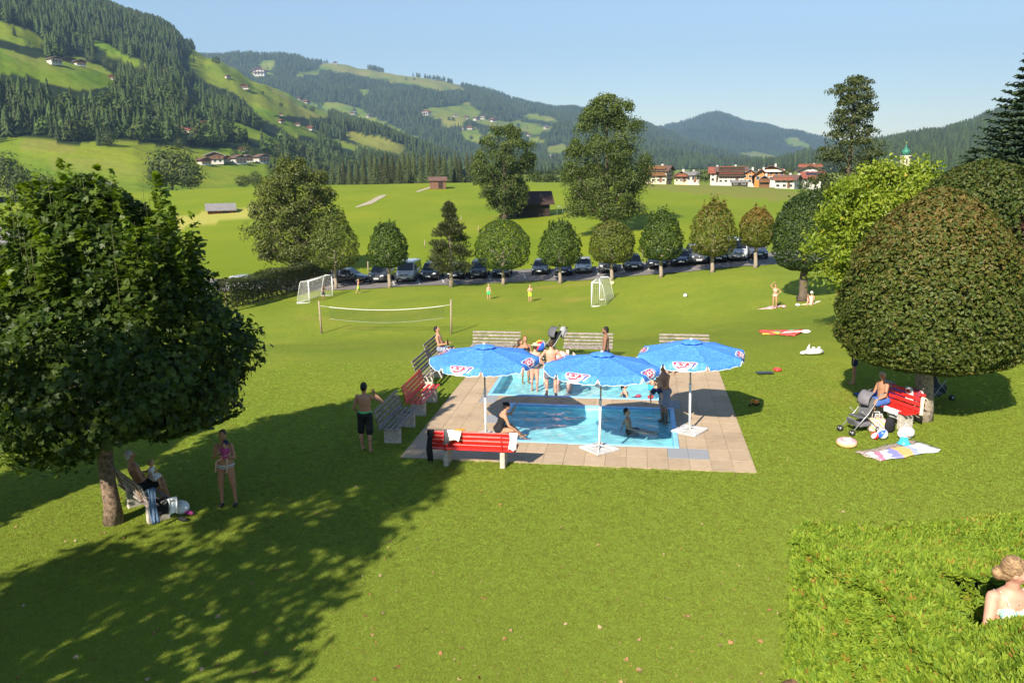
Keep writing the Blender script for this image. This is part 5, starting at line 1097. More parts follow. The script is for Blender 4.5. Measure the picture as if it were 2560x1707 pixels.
CARS = [(948, 709, 'suv', 'graphite', 'dark grey car beside the narrow clipped tree'), (1017, 706, 'van', 'silver', 'silver and black camper van with roof bars'), (1077, 703, 'suv', 'black', 'black car between the camper van and the pine'), (1142, 700, 'hatch', 'black', 'black car behind the pine trunk'), (1197, 698, 'suv', 'navy', 'dark blue car just past the pine'), (1256, 696, 'hatch', 'black', 'black car behind the broadest clipped tree'),
        (1355, 689, 'hatch', 'grey', 'silver grey people carrier standing alone in a sunny bay'), (1412, 692, 'hatch', 'black', 'black car behind the egg shaped tree'), (1463, 686, 'hatch', 'silver', 'light silver car in front of the field maple'), (1525, 684, 'suv', 'graphite', 'dark off-roader behind the olive green tree'), (1588, 679, 'hatch', 'graphite', 'dark grey car after the olive green tree'), (1649, 673, 'wagon', 'black', 'black estate car behind the tall narrow tree'),
        (1705, 667, 'wagon', 'navy', 'dark blue estate car after the tall narrow tree'), (1752, 663, 'suv', 'grey', 'grey estate with roof rails before the yellowish tree'), (1800, 659, 'hatch', 'blue', 'dark car half behind the yellowish tree'), (1851, 654, 'van', 'silver', 'light silver van, tallest in the parking row'), (1902, 649, 'wagon', 'grey', 'grey car behind the reddish topped tree')]
def put_car(kind, col, loc, rz, label):
    if kind not in PROTO: PROTO[kind] = o = car_proto(kind)
    else: o = copy_tree(PROTO[kind])
    if kind in ('hatch', 'wagon', 'suv', 'van') and o is PROTO[kind]: pass
    o.location = loc; o.rotation_euler = (0, 0, rz); tag(o, label, 'car', 'cars parked along the strip')
    for c in o.children:
        if c.name.startswith(('body', 'cabin')): c.material_slots[0].link = 'OBJECT'; c.material_slots[0].material = PAINT[col]
    return o
rgc = random.Random(3)
for x, y, kind, col, lab in CARS:
    p = hit(x, y); d = Vector((p.x, p.y, 0)).normalized(); put_car(kind, col, Vector((p.x, p.y + 2.0, G(p.x, p.y + 2) + .03)), -.10 + rgc.uniform(-.04, .04), lab)
p = hit(868, 710); put_car('hatch', 'black', Vector((p.x, p.y + .8, G(p.x, p.y + .8) + .03)), R(78), 'black car seen from the side next to the netted goal')
p = Vector((-25.5, 80.0, 0)); put_car('wagon', 'silver', Vector((p.x, p.y, G(p.x, p.y) + .03)), R(70), 'silver car with only its roof showing over the long hedge')
for x, y in ((985, 714), (1048, 711), (1108, 708), (1225, 701), (1312, 697), (1385, 693), (1440, 690), (1495, 687), (1560, 682), (1622, 677)):
    a, b = hit(x, y), hit(x - 6, y - 14); s_ = sheet('parking_line', [a, b], [a + Vector((.12, 0, 0)), b + Vector((.12, 0, 0))], WHT, .036, 6, sub=1); tag(s_, 'white painted line of a parking bay'); s_.parent = road
# ================================================================== houses
PLAST = mat('white_plaster', (.48, .465, .43), .85, .06, 2); PLASC = mat('cream_plaster', (.56, .48, .33), .85, .06, 2); TIMB = mat('brown_timber', (.16, .075, .035), .8, .3, 4); TIMO = mat('orange_timber', (.52, .20, .045), .75, .2, 4); TIMD = mat('dark_timber', (.035, .026, .02), .9, .3, 5); ROOFR = mat('red_roof', (.24, .075, .05), .8, .25, 3); ROOFB = mat('brown_roof', (.13, .075, .06), .85, .25, 3); ROOFG = mat('grey_roof', (.20, .19, .19), .85, .2, 3)
WIN = mat('house_window', (.03, .04, .05), .1, .1, spec=.6); SHUT = mat('window_frame', (.55, .50, .42), .6, .1); FLOW = mat('balcony_flowers', (.45, .05, .05), .8, .6, 1.2, col2=(.10, .16, .04))
def house(name, label, base, rz, w, d, he, hr, wall, gable, roof, front='gable', floors=2, nwin=3, balcony=(), over=.9, group=None, cat='house', winh=1.2, door=True, chimney=True):
    """alpine house: front towards local -y; he eave height, hr ridge height"""
    o = empty(name, base, rz, label, cat, group); x, y = w / 2, d / 2; zs = he * (.45 if gable is not wall else 1)
    MB().box((0, 0, zs / 2 - 1.2), (w, d, zs + 2.4)).build('wall', wall, o)
    if zs < he: MB().box((0, 0, (zs + he) / 2 + .01), (w + .08, d + .08, he - zs - .02)).build('timber_wall', gable, o)
    t = .25
    if front == 'gable':
        MB().prism([(-x, he), (x, he), (0, hr - .05)], -y, y, 'y').build('gable', gable, o)
        for s in (-1, 1):
            sl_ = (hr - he) / x; xe = x + over; MB().prism([(0, hr + t), (s * xe, he - sl_ * over + t), (s * xe, he - sl_ * over + .03), (0, hr + .03)], -y - over * 1.3, y + over, 'y').build('roof_side', roof, o)
    else:
        MB().prism([(-y, he), (y, he), (0, hr - .05)], -x, x, 'x').build('gable', gable, o)
        for s in (-1, 1):
            sl_ = (hr - he) / y; ye = y + over; MB().prism([(0, hr + t), (s * ye, he - sl_ * over + t), (s * ye, he - sl_ * over + .03), (0, hr + .03)], -x - over, x + over, 'x').build('roof_side', roof, o)
    fh = he / floors
    for f in range(floors):
        for i in range(nwin):
            xx = -x + w * (i + .5) / nwin; z = fh * (f + .55); ww = min(1.1, w / nwin * .5); hw = min(winh, fh * .5)
            fr = MB().box((xx, -y - .06, z), (ww + .25, .06, hw + .25)).build('window', SHUT, o); MB().box((xx, -y - .10, z), (ww, .06, hw)).build('pane', WIN, fr)
        ns = max(1, int(nwin * d / w))
        for i in range(ns):
            yy = -y + d * (i + .5) / ns
            for s in (-1, 1):
                fr = MB().box((s * (x + .06), yy, fh * (f + .55)), (.06, 1.2, fh * .5)).build('window', SHUT, o); MB().box((s * (x + .10), yy, fh * (f + .55)), (.06, .95, fh * .42)).build('pane', WIN, fr)
    if front == 'gable' and hr - he > 1.5:
        fr = MB().box((0, -y - .06, he + (hr - he) * .3), (w * .16, .07, (hr - he) * .32)).build('window', SHUT, o); MB().box((0, -y - .11, he + (hr - he) * .3), (w * .12, .06, (hr - he) * .26)).build('pane', WIN, fr)
    for z, m in balcony:
        b = MB().box((0, -y - .6, z), (w * .98, 1.15, .15)).build('balcony', TIMB, o); MB().box((0, -y - 1.14, z + .5), (w * .98, .08, .85)).build('railing', m, b); MB().box((0, -y - 1.25, z + .95), (w * .95, .25, .22), None, .05).build('flower_box', FLOW, b)
    if door: MB().box((x * .45, -y - .05, 1.05), (1.0, .08, 2.1)).build('door', TIMB, o)
    if chimney: MB().box((x * .3, y * .2, hr + .1), (.7, .7, 1.4)).build('chimney', PLAST, o)
    return o
def vhouse(label, x0, x1, yr, ye, yb, Y, **kw):
    c = (x0 + x1) / 2; b = atY(c, yb, Y); z = lambda y: atY(c, y, Y).z - b.z; w = (x1 - x0) / CF * Y; rz = kw.pop('rz', 0); kw.setdefault('d', w * .8)
    return house('house', label, b, -math.atan2(b.x, b.y) + rz, w, kw.pop('d'), z(ye), z(yr), kw.pop('wall', PLAST), kw.pop('gable', TIMB), kw.pop('roof', ROOFB), group='chalets of the village behind the meadow', **kw)
vhouse('white guest house with red flower balconies beside the big field maple', 1621, 1672, 416, 425, 455, 300, wall=PLASC, gable=PLASC, roof=ROOFB, front='side', floors=3, nwin=4, balcony=((2.3, TIMB), (4.6, TIMB)), d=8, rz=-.25, over=1.2)
vhouse('small gabled chalet with red balcony next to the guest house', 1687, 1718, 429, 439, 455, 295, wall=PLASC, roof=ROOFB, floors=2, nwin=3, balcony=((1.9, ROOFR),), over=1.2)
vhouse('long low house with pale grey roof behind the village trees', 1706, 1748, 430, 437, 455, 330, gable=PLAST, roof=ROOFG, front='side', floors=1, nwin=4, d=9)
vhouse('dark three storey hotel with timber balconies and grey roof', 1797, 1858, 418, 427, 457, 300, wall=PLAST, gable=TIMD, roof=ROOFB, front='side', floors=3, nwin=5, balcony=((2.4, TIMD), (4.7, TIMD)), d=10, over=1.4)
vhouse('white walled house with bright red roof joined to the dark hotel', 1776, 1800, 419, 431, 455, 306, roof=ROOFR, gable=PLAST, front='side', floors=2, nwin=2, d=8)
vhouse('house with flat grey brown roof between hotel and orange house', 1857, 1892, 424, 436, 458, 315, roof=ROOFG, gable=TIMO, floors=2, nwin=3)
vhouse('large orange timber house with wide gable and long balcony', 1896, 1958, 415, 428, 452, 325, wall=PLAST, gable=TIMO, roof=ROOFB, floors=2, nwin=5, balcony=((3.4, WHITE),), over=1.6)
vhouse('orange gable house in front of the large orange one', 1887, 1918, 424, 436, 456, 310, wall=TIMO, gable=TIMO, roof=ROOFB, floors=1, nwin=2, over=1.2)
vhouse('small brown wooden chalet at the meadow edge', 1898, 1923, 440, 448, 463, 292, wall=TIMB, gable=TIMB, roof=ROOFG, floors=1, nwin=3, balcony=((1.1, TIMB),), over=1.0)
vhouse('white house with tall dark window and sloping red roof', 1943, 1990, 439, 447, 470, 285, wall=PLAST, gable=PLAST, roof=ROOFB, front='side', floors=2, nwin=3, balcony=((2.6, ROOFR),), over=1.2, rz=-.3)
vhouse('tall white house with many windows above the solar roof', 1995, 2052, 414, 426, 455, 320, wall=PLAST, gable=PLAST, roof=ROOFB, floors=3, nwin=4, balcony=((5.6, ROOFR),), over=1.3)
so2 = vhouse('low house with solar panels on its red roof', 2010, 2050, 431, 443, 458, 300, wall=PLAST, roof=ROOFR, gable=PLAST, front='side', floors=1, nwin=3, d=9, over=1.2)
he2, hr2 = atY(2030, 443, 300).z - atY(2030, 458, 300).z, atY(2030, 431, 300).z - atY(2030, 458, 300).z
for i in range(5):
    a = math.atan2(hr2 - he2, 4.5); MB().box((-1.6 + i * 1.15, -2.2, he2 + (hr2 - he2) * .52 + .36), (1.0, 2.0, .06), Matrix.Rotation(a, 3, 'X')).build('solar_panel', mat('solar_panel', (.01, .015, .05), .1, .1), so2)
vhouse('dark open carport at the edge of the village meadow', 1830, 1868, 453, 456, 462, 288, wall=TIMD, gable=TIMD, roof=ROOFG, front='side', floors=1, nwin=2, d=5, door=False, chimney=False, over=.5)
# white vans and cars of the village are a few pixels each
# church tower with an onion dome
cb = atY(2257, 470, 420); ct = empty('church_tower', cb, 0, 'pale church tower with green onion dome above the yellow maple', 'tower'); zc = lambda y: atY(2257, y, 420).z - cb.z; tw = 17 / CF * 420
MB().box((0, 0, zc(390) / 2), (tw, tw, zc(390))).build('shaft', PLASC, ct); MB().box((0, 0, zc(390)), (tw * 1.12, tw * 1.12, .4)).build('cornice', PLAST, ct)
GRN = mat('copper_green', (.045, .19, .13), .5, .2, 1, metal=.2); z0, z1 = zc(389), zc(357); hd = z1 - z0
MB().lathe([(tw * .42, z0), (tw * .50, z0 + hd * .12), (tw * .62, z0 + hd * .26), (tw * .58, z0 + hd * .38), (tw * .34, z0 + hd * .52), (tw * .14, z0 + hd * .62), (tw * .06, z0 + hd * .75), (.06, z1)], 20).build('onion_dome', GRN, ct)
MB().ball((0, 0, z1), .35, 8, 6).build('finial', mat('gilt', (.6, .42, .1), .3, .05, metal=.8), ct)
for s in (-1, 1): f = MB().box((s * 0, -tw / 2 - .05, zc(402 if s < 0 else 396)), (tw * .22, .1, tw * .5 if s < 0 else tw * .25)).build('belfry_window' if s < 0 else 'clock_face', WIN if s < 0 else PLAST, ct)
# meadow huts
def hut(name, label, x0, x1, yr, ye, yb, roof, wall, Y=None, d=4.5, planks=9, over=.5, rz=0.0):
    p = hit((x0 + x1) / 2, yb) if Y is None else atY((x0 + x1) / 2, yb, Y); Y = p.y; c = (x0 + x1) / 2; z = lambda y: atY(c, y, Y).z - p.z; w = (x1 - x0) / CF * Y; he, hr = z(ye), z(yr)
    o = empty(name, p, -math.atan2(p.x, p.y) + rz, label, 'hut'); MB().box((0, d / 2, he / 2 - .5), (w - .1, d - .1, he + .9)).build('wall', wall, o)
    for i in range(planks):
        zz = he * (i + .5) / planks; MB().box((0, 0, zz), (w, .09, he / planks - .05), None, .02).build('log', wall, o)
        for s in (-1, 1): MB().box((s * w / 2, d / 2, zz), (.09, d, he / planks - .05), None, .02).build('log', wall, o)
    MB().prism([(0, he), (d, he), (d / 2, hr - .05)], -w / 2, w / 2, 'x').build('gable', wall, o)
    sl_ = (hr - he) / (d / 2)
    for s in (-1, 1): ye_ = d / 2 + s * (d / 2 + over); MB().prism([(d / 2, hr + .18), (ye_, he - sl_ * over + .18), (ye_, he - sl_ * over), (d / 2, hr)], -w / 2 - over * .9, w / 2 + over * .9, 'x').build('roof_side', roof, o)
    MB().box((w * .18, -.06, he * .42), (min(1.3, w * .3), .08, he * .7)).build('door', TIMD, o)
    return o
hut('hay_hut', 'small brown wooden hay hut on the meadow crest', 1076, 1114, 444, 451, 473, ROOFB, mat('hut_timber', (.20, .105, .07), .9, .35, 6))
bn = hut('barn', 'black wooden barn under the leaning field maple', 1292, 1374, 482, 505, 543, mat('barn_roof', (.05, .028, .026), .85, .3, 5), TIMD, d=6, over=.9, rz=.12)
MB().box((-4.6, -.6, .35), (3.2, 2.2, .12)).build('terrace', TIMD, bn)
for i in range(4): MB().box((-6 + i * .95, -1.6, .3), (.10, .10, 1.3)).build('terrace_post', TIMD, bn)
MB().box((-4.6, -1.6, .95), (3.2, .06, .08)).build('terrace_rail', TIMD, bn); MB().tube([(4.4, .4, 0), (4.45, .4, 1.6), (4.9, .4, 2.0), (5.4, .4, 1.5), (5.5, .4, 0)], .05, 8).build('pipe_arch', STEEL, bn)
hut('hay_hut', 'low hut sunk behind the rise with only its shingled roof showing', 522, 584, 512, 525, 534, ROOFG, TIMB, d=6, planks=4)
hut('shed', 'grey roofed shed at the picture edge behind the big maple', -70, 30, 580, 606, 700, ROOFG, PLAST, Y=70, d=7, planks=2, over=.8)
# farmhouses on the slopes
def farm_mesh():
    r = {}; r['wall'] = MB().box((0, 0, .12), (1, .8, .36)).mesh('wall', PLAST); r['timber_wall'] = MB().box((0, 0, .43), (1.02, .82, .26)).mesh('timber_wall', TIMB); r['gable'] = MB().prism([(-.5, .56), (.5, .56), (0, .74)], -.4, .4, 'y').mesh('gable', TIMB)
    for k, m in (('r', ROOFR), ('b', ROOFB), ('g', ROOFG)): r['roof_' + k] = [MB().prism([(0, .80), (s * .66, .555), (s * .66, .50), (0, .745)], -.54, .5, 'y').mesh('roof_side', m) for s in (-1, 1)]
    r['window'] = MB().box((0, 0, 0), (.12, .03, .12)).mesh('window', WIN); r['balcony'] = MB().box((0, -.46, .34), (.96, .10, .09)).mesh('balcony', TIMB); return r
FM = farm_mesh()
def farm(hill, x, y, wpx, roof, label, group, white=True):
    p = hill.at(x, y); w = wpx / CF * p.y; o = empty('farmhouse', p, -math.atan2(p.x, p.y) + rgc.uniform(-.7, .7), label, 'farmhouse', group); o.scale = (w, w, w * .9)
    for k in ('wall', 'timber_wall', 'gable', 'balcony'):
        c = inst(FM[k], k, o)
        if k == 'timber_wall' and white: c.material_slots[0].link = 'OBJECT'; c.material_slots[0].material = PLAST
    for m in FM['roof_' + roof]: inst(m, 'roof_side', o)
    for i in range(3):
        for z in (.17, .43): inst(FM['window'], 'window', o, (-.3 + .3 * i, -.405, z))
g1, g2 = 'farmhouses on the near mountain slope', 'farmhouses on the far ridge'
for x, y, w, rf, lab, wh in ((109, 163, 26, 'b', 'pale chalet on the high pasture above the spruce wood', True), (150, 164, 24, 'b', 'long dark roofed barn beside the high pasture chalet', False), (178, 166, 22, 'g', 'dark farmhouse at the end of the high pasture', False), (404, 180, 9, 'r', 'tiny white house with red roof at the forest edge', True), (443, 350, 42, 'r', 'large white house with red roofs in the trees', True), (427, 318, 24, 'r', 'red roof peeping out of the trees above the large house', True), (497, 322, 24, 'r', 'orange red roofed house deep among the trees', False), (375, 310, 24, 'g', 'grey roofed house hidden among the trees', True),
        (595, 382, 17, 'r', 'small red brown house above the valley chalets', False), (486, 411, 26, 'b', 'dark chalet at the end of the valley driveway', False), (516, 408, 40, 'g', 'broad dark roofed farm in the middle of the valley chalets', False), (545, 408, 20, 'b', 'little brown annex of the broad farm', False), (578, 408, 30, 'b', 'white and brown chalet under a round tree', True), (600, 407, 24, 'g', 'dark gabled chalet right after the round tree', False), (640, 406, 30, 'b', 'last valley chalet, white below and brown above', True)):
    farm(L1, x, y, w, rf, lab, g1, wh)
for x, y, w, rf in ((609, 221, 18), (634, 226, 16), (652, 228, 12), (676, 232, 11), (566, 198, 11), (750, 249, 12), (768, 254, 12), (264, 202, 16), (698, 310, 12), (738, 315, 13), (771, 325, 15), (698, 290, 9)) and [(a, b, c, rgc.choice('rbb')) for a, b, c in ((609, 221, 18), (634, 226, 16), (652, 228, 12), (676, 232, 11), (566, 198, 11), (750, 249, 12), (768, 254, 12), (264, 202, 16), (698, 310, 12), (738, 315, 13), (771, 325, 15), (698, 290, 9))]:
    farm(L1, x, y, w, rf, 'tiny farmhouse on the steep green pasture of the near mountain', g1, rgc.random() < .6)
farm(L2, 647, 192, 26, 'r', 'white mountain inn on the far ridge, largest building up there', g2, True)
farm(L2, 1064, 290, 17, 'r', 'white farmhouse with red roof at the left end of the ridge pastures', g2, True)
for x, y, w in ((882, 265, 12), (878, 289, 12), (918, 293, 11), (1137, 293, 10), (1164, 298, 11), (1190, 303, 13), (1207, 299, 12), (1232, 305, 13), (1152, 326, 12), (1173, 326, 13), (1332, 320, 10), (1366, 324, 11), (1217, 358, 12), (1322, 339, 9), (997, 357, 10), (1106, 374, 12), (1374, 392, 10), (1408, 392, 11), (980, 330, 8), (838, 161, 9)):
    farm(L2, x, y, w, rgc.choice('rbbg'), 'tiny far farmhouse on the pastures of the hazy ridge', g2, rgc.random() < .7)
for x, y, w in ((1690, 372, 8), (1745, 384, 8), (1655, 366, 7), (1885, 398, 8), (1905, 402, 8)): farm(L3, x, y, w, 'b', 'speck of a farmhouse on the blue peak', 'farmhouses on the blue peak', True)
# fence posts of the meadow
for x, y, h in ((1062, 620, 1.1), (1196, 582, 1.1), (1153, 555, 1.1), (975, 672, 1.6), (1506, 658, 1.5), (1606, 645, 1.6), (1668, 650, 1.3), (1700, 628, 1.5), (921, 688, 1.5), (1105, 668, 1.3)):
    p = hit(x, y); o = empty('fence_post', p, 0, 'wooden fence post standing at the edge of the meadow', 'post', 'fence posts of the meadow'); MB().tube([(0, 0, -.1), (0, 0, h)], [.07, .06], 7).build('shaft', WOODP, o)
# ================================================================== people
def skin(name, c): return mat('skin_' + name, c, .55, .08, 12, spec=.35)
SK = {'fair': skin('fair', (.52, .30, .20)), 'pink': skin('pink', (.55, .28, .20)), 'tan': skin('tan', (.37, .185, .11)), 'brown': skin('brown', (.24, .12, .075)), 'olive': skin('olive', (.42, .225, .14))}
HR = {k: mat('hair_' + k, c, .6, .3, 40) for k, c in dict(black=(.012, .010, .009), brown=(.06, .035, .02), red=(.22, .08, .03), blond=(.34, .22, .11), grey=(.45, .43, .41), darkblond=(.20, .115, .06), white=(.7, .68, .64)).items()}
def hairmat(name, c0, c1):
    m = mat(name, c0, .5, .3, 9, .5, 24, col2=c1); nt = m.node_tree
    mp = N(nt, 'ShaderNodeMapping'); mp.inputs['Scale'].default_value = (6, 1.2, 9); tc = [n for n in nt.nodes if n.type == 'TEX_COORD'][0]; nt.links.new(tc.outputs['Object'], mp.inputs[0])
    for n in nt.nodes:
        if n.type == 'TEX_NOISE': nt.links.new(mp.outputs[0], n.inputs['Vector'])
    return m
HR['darkblond'] = hairmat('hair_streaked', (.10, .055, .03), (.42, .27, .14))
def stripes(name, c0, c1, sc, axis='Z'):
    m = bpy.data.materials.new(name); m.use_nodes = True; nt = m.node_tree; b = nt.nodes['Principled BSDF']; tc = N(nt, 'ShaderNodeTexCoord'); w = N(nt, 'ShaderNodeTexWave', bands_direction=axis); w.inputs['Scale'].default_value = sc
    nt.links.new(tc.outputs['Object'], w.inputs['Vector']); r = N(nt, 'ShaderNodeMath', operation='GREATER_THAN'); r.inputs[1].default_value = .5; nt.links.new(w.outputs['Fac'], r.inputs[0])
    mx = N(nt, 'ShaderNodeMix', data_type='RGBA'); mx.inputs[6].default_value = (*c0, 1); mx.inputs[7].default_value = (*c1, 1); nt.links.new(r.outputs[0], mx.inputs[0]); nt.links.new(mx.outputs[2], b.inputs['Base Color']); b.inputs['Roughness'].default_value = .8; return m
def checks(name, c0, c1, c2, sc):
    m = bpy.data.materials.new(name); m.use_nodes = True; nt = m.node_tree; b = nt.nodes['Principled BSDF']; tc = N(nt, 'ShaderNodeTexCoord'); ck = N(nt, 'ShaderNodeTexChecker'); ck.inputs['Scale'].default_value = sc; ck.inputs[1].default_value = (*c0, 1); ck.inputs[2].default_value = (*c1, 1)
    w = N(nt, 'ShaderNodeTexWave', bands_direction='DIAGONAL'); w.inputs['Scale'].default_value = sc * .45; r = N(nt, 'ShaderNodeMath', operation='GREATER_THAN'); r.inputs[1].default_value = .8
    for n in (ck, w): nt.links.new(tc.outputs['Object'], n.inputs['Vector'])
    nt.links.new(w.outputs['Fac'], r.inputs[0]); mx = N(nt, 'ShaderNodeMix', data_type='RGBA'); mx.inputs[7].default_value = (*c2, 1); nt.links.new(r.outputs[0], mx.inputs[0]); nt.links.new(ck.outputs[0], mx.inputs[6]); nt.links.new(mx.outputs[2], b.inputs['Base Color']); b.inputs['Roughness'].default_value = .85; return m
CL = {k: mat('cloth_' + k, c, .85, .12, 15, .15, 60) for k, c in dict(black=(.014, .014, .016), navy=(.02, .03, .08), blue=(.05, .12, .38), aqua=(.03, .38, .55), lime=(.42, .72, .05), green=(.06, .5, .16), red=(.6, .04, .05), white=(.75, .74, .72), cream=(.70, .62, .48), magenta=(.42, .06, .22), grey=(.30, .30, .31), straw=(.72, .62, .38), darkgrey=(.10, .10, .11), denim=(.12, .19, .30)).items()}
CL['stripe'] = stripes('cloth_stripe', (.03, .035, .07), (.72, .70, .68), 9); CL['plaid'] = checks('cloth_plaid', (.02, .03, .10), (.09, .12, .24), (.55, .58, .62), 22); CL['dots'] = checks('cloth_dots', (.02, .025, .06), (.30, .32, .36), (.02, .025, .06), 60)
FLO = mat('cloth_floral', (.75, .68, .35), .8, .2, 55, col2=(.05, .45, .55)); CL['floral'] = FLO
def remesh(mb, vox, m, name, parent, it=2):
    me = mb.mesh('tmp', m); bm = bmesh.new(); bm.from_mesh(me); bmesh.ops.recalc_face_normals(bm, faces=bm.faces[:]); bm.to_mesh(me); bm.free()
    o = bpy.data.objects.new('tmp', me); COL.objects.link(o); r = o.modifiers.new('r', 'REMESH'); r.mode = 'VOXEL'; r.voxel_size = vox; r.use_smooth_shade = True
    if it: s = o.modifiers.new('s', 'SMOOTH'); s.factor = .5; s.iterations = it
    dg = bpy.context.evaluated_depsgraph_get(); nm = bpy.data.meshes.new_from_object(o.evaluated_get(dg)); bpy.data.objects.remove(o); bpy.data.meshes.remove(me)
    nm.name = name; nm.materials.clear(); nm.materials.append(m); nm.polygons.foreach_set('use_smooth', np.ones(len(nm.polygons), bool)); return link(name, nm, parent)
def cap(mb, a, b, ra, rb, n=10):
    a, b = Vector(a), Vector(b); d = (b - a); L = d.length
    if L < 1e-5: mb.ball(a, ra); return
    d /= L; pts = [a - d * ra * .95, a - d * ra * .6, a, a.lerp(b, .5), b, b + d * rb * .6, b + d * rb * .95]; mb.tube(pts, [ra * .3, ra * .8, ra, (ra + rb) / 2, rb, rb * .8, rb * .3], n)
TORSO_M = [(-.14, .10, .08), (-.04, .155, .11), (.08, .163, .112), (.35, .138, .098), (.58, .158, .112), (.78, .172, .11), (.90, .145, .088), (1.0, .06, .058)]
TORSO_F = [(-.14, .10, .085), (-.04, .165, .118), (.08, .168, .118), (.38, .118, .088), (.58, .135, .10), (.78, .148, .10), (.90, .125, .08), (1.0, .05, .05)]
def person(label, loc, face, h=1.76, sex='m', sk='fair', hair='brown', pose=None, clothes=(), vox=.02, sit=None, hairstyle='short', headyaw=0.0, belly=0.0, fat=1.0, group=None, hat=None, child=False, nod=0.0, eyes=True):
    """figure grown as one skin: face = direction looked at, sit = height of the pelvis above loc (standing when None)"""
    P = dict(torso=(0, 0, 1), tl=(-.04, .03, -1), tr=(.04, .0, -1), sl=(0, -.03, -1), sr=(0, -.06, -1), al=(-.22, -.04, -1), ar=(.22, -.04, -1), fl=(-.05, .22, -1), fr=(.05, .22, -1)); P.update(pose or {})
    k = h / 1.75; kh = k if not child else k * 1.0; hs = k if not child else min(1.0, (h + .62) / 2.15)      # heads of children are relatively large
    V_ = lambda t: Vector(t).normalized(); o = empty('person', loc, math.atan2(face[1], face[0]) - math.pi / 2, label, 'person', group)
    T = V_(P['torso']); r = Vector((1, 0, 0)); r = (r - T * r.dot(T)).normalized(); f = T.cross(r) * -1 if T.cross(r).y < 0 else T.cross(r)
    leg = .42 * k; pel = Vector((0, 0, 0)); sp = .52 * k if not child else .50 * k; F_ = fat
    hl, hrr = pel - r * .088 * k - T * .02 * k, pel + r * .088 * k - T * .02 * k
    kl, kr = hl + V_(P['tl']) * leg, hrr + V_(P['tr']) * leg; al_, ar_ = kl + V_(P['sl']) * leg * .98, kr + V_(P['sr']) * leg * .98
    dz = -min(al_.z, ar_.z) + .075 * k if sit is None else sit
    up_ = Vector((0, 0, dz)); pel, hl, hrr, kl, kr, al_, ar_ = [q + up_ for q in (pel, hl, hrr, kl, kr, al_, ar_)]
    S = lambda s: pel + T * sp * s; sw = (.178 if sex == 'm' else .155) * k * (1 if not child else .92)
    shl, shr = S(.87) - r * sw, S(.87) + r * sw; ua, fa = .285 * k, .25 * k
    el, er = shl + V_(P['al']) * ua, shr + V_(P['ar']) * ua; wl, wr = el + V_(P['fl']) * fa, er + V_(P['fr']) * fa
    hd = V_(P.get('head', T + Vector((0, .10 - nod, .05)))); nk = S(.98); hc = nk + hd * (.075 * k + .105 * hs)
    Rz = Matrix.Rotation(headyaw, 3, 'Z'); fwd_ = (Rz @ Vector((0, 1, 0))); fwd_ = (fwd_ - hd * fwd_.dot(hd)).normalized(); sd = hd.cross(fwd_) * -1; HM_ = Matrix((sd, fwd_, hd)).transposed()
    prof = TORSO_M if sex == 'm' else TORSO_F
    def loft(mb, s0, s1, e):
        ss = [s0] + [q[0] for q in prof if s0 < q[0] < s1] + [s1]; V = []; F = []; n = 14
        for s in ss:
            w = np.interp(s, [q[0] for q in prof], [q[1] for q in prof]) * k * F_ + e; d = np.interp(s, [q[0] for q in prof], [q[2] for q in prof]) * k * F_ + e; c = S(s) + f * (belly * .07 * k * math.exp(-((s - .25) / .22) ** 2))
            d2 = d + belly * .05 * k * math.exp(-((s - .25) / .22) ** 2)
            for j in range(n): a = 2 * math.pi * j / n; V.append(c + r * math.cos(a) * w + f * math.sin(a) * d2)
        for i in range(len(ss) - 1):
            for j in range(n): F.append((i * n + j, i * n + (j + 1) % n, (i + 1) * n + (j + 1) % n, (i + 1) * n + j))
        F += [tuple(reversed(range(n))), tuple(range((len(ss) - 1) * n, len(ss) * n))]; mb.add(V, F, True)
    def bust(mb, e):
        if sex == 'f' and not child:
            for s in (-1, 1): mb.ball(S(.66) + r * s * .068 * k * F_ + f * .085 * k * F_, (.058 * k + e, .052 * k + e, .055 * k + e), 12, 8)
    lr = (.083, .056, .054, .036) if sex == 'm' else (.088, .058, .053, .034)
    def legs(mb, s0, s1, e, flare=0.0):
        for hp, kn, an in ((hl, kl, al_), (hrr, kr, ar_)):
            if s1 <= 1: a, b = hp.lerp(kn, s0), hp.lerp(kn, s1); ra = lr[0] + (lr[1] - lr[0]) * s0; rb = lr[0] + (lr[1] - lr[0]) * s1; cap(mb, a, b, ra * k * F_ + e, rb * k * F_ + e + flare, 12)
    mb = MB(); loft(mb, -.14, 1.0, 0); bust(mb, 0); legs(mb, 0, 1, 0)
    for s, hp in ((-1, hl), (1, hrr)): mb.ball(hp + T * .02 * k - f * .035 * k, (.092 * k * F_, .085 * k * F_, .09 * k * F_))
    for kn, an, fd in ((kl, al_, P.get('footl')), (kr, ar_, P.get('footr'))):
        d = an - kn; cap(mb, kn, an, lr[1] * .93 * k, lr[3] * k, 10); c = kn + d * .30; bk_ = Vector((0, -1, 0)); bk_ = (bk_ - d.normalized() * bk_.dot(d.normalized())).normalized(); mb.ball(c + bk_ * .016 * k, (.052 * k, .052 * k, .11 * k), 10, 8, d.to_track_quat('Z', 'Y').to_matrix())
        fd = V_(fd) if fd else ((Vector((0, 1, 0)) - d.normalized() * .0).normalized()); q = an + fd * .065 * k + Vector((0, 0, -.040 * k)) if abs(d.normalized().z) > .5 else an + fd * .07 * k
        Mf = fd.to_track_quat('Y', 'Z').to_matrix(); mb.ball(q, (.042 * k, .115 * k, .034 * k), 12, 8, Mf); mb.ball(an + Vector((0, 0, -.025 * k)), (.036 * k, .045 * k, .045 * k))
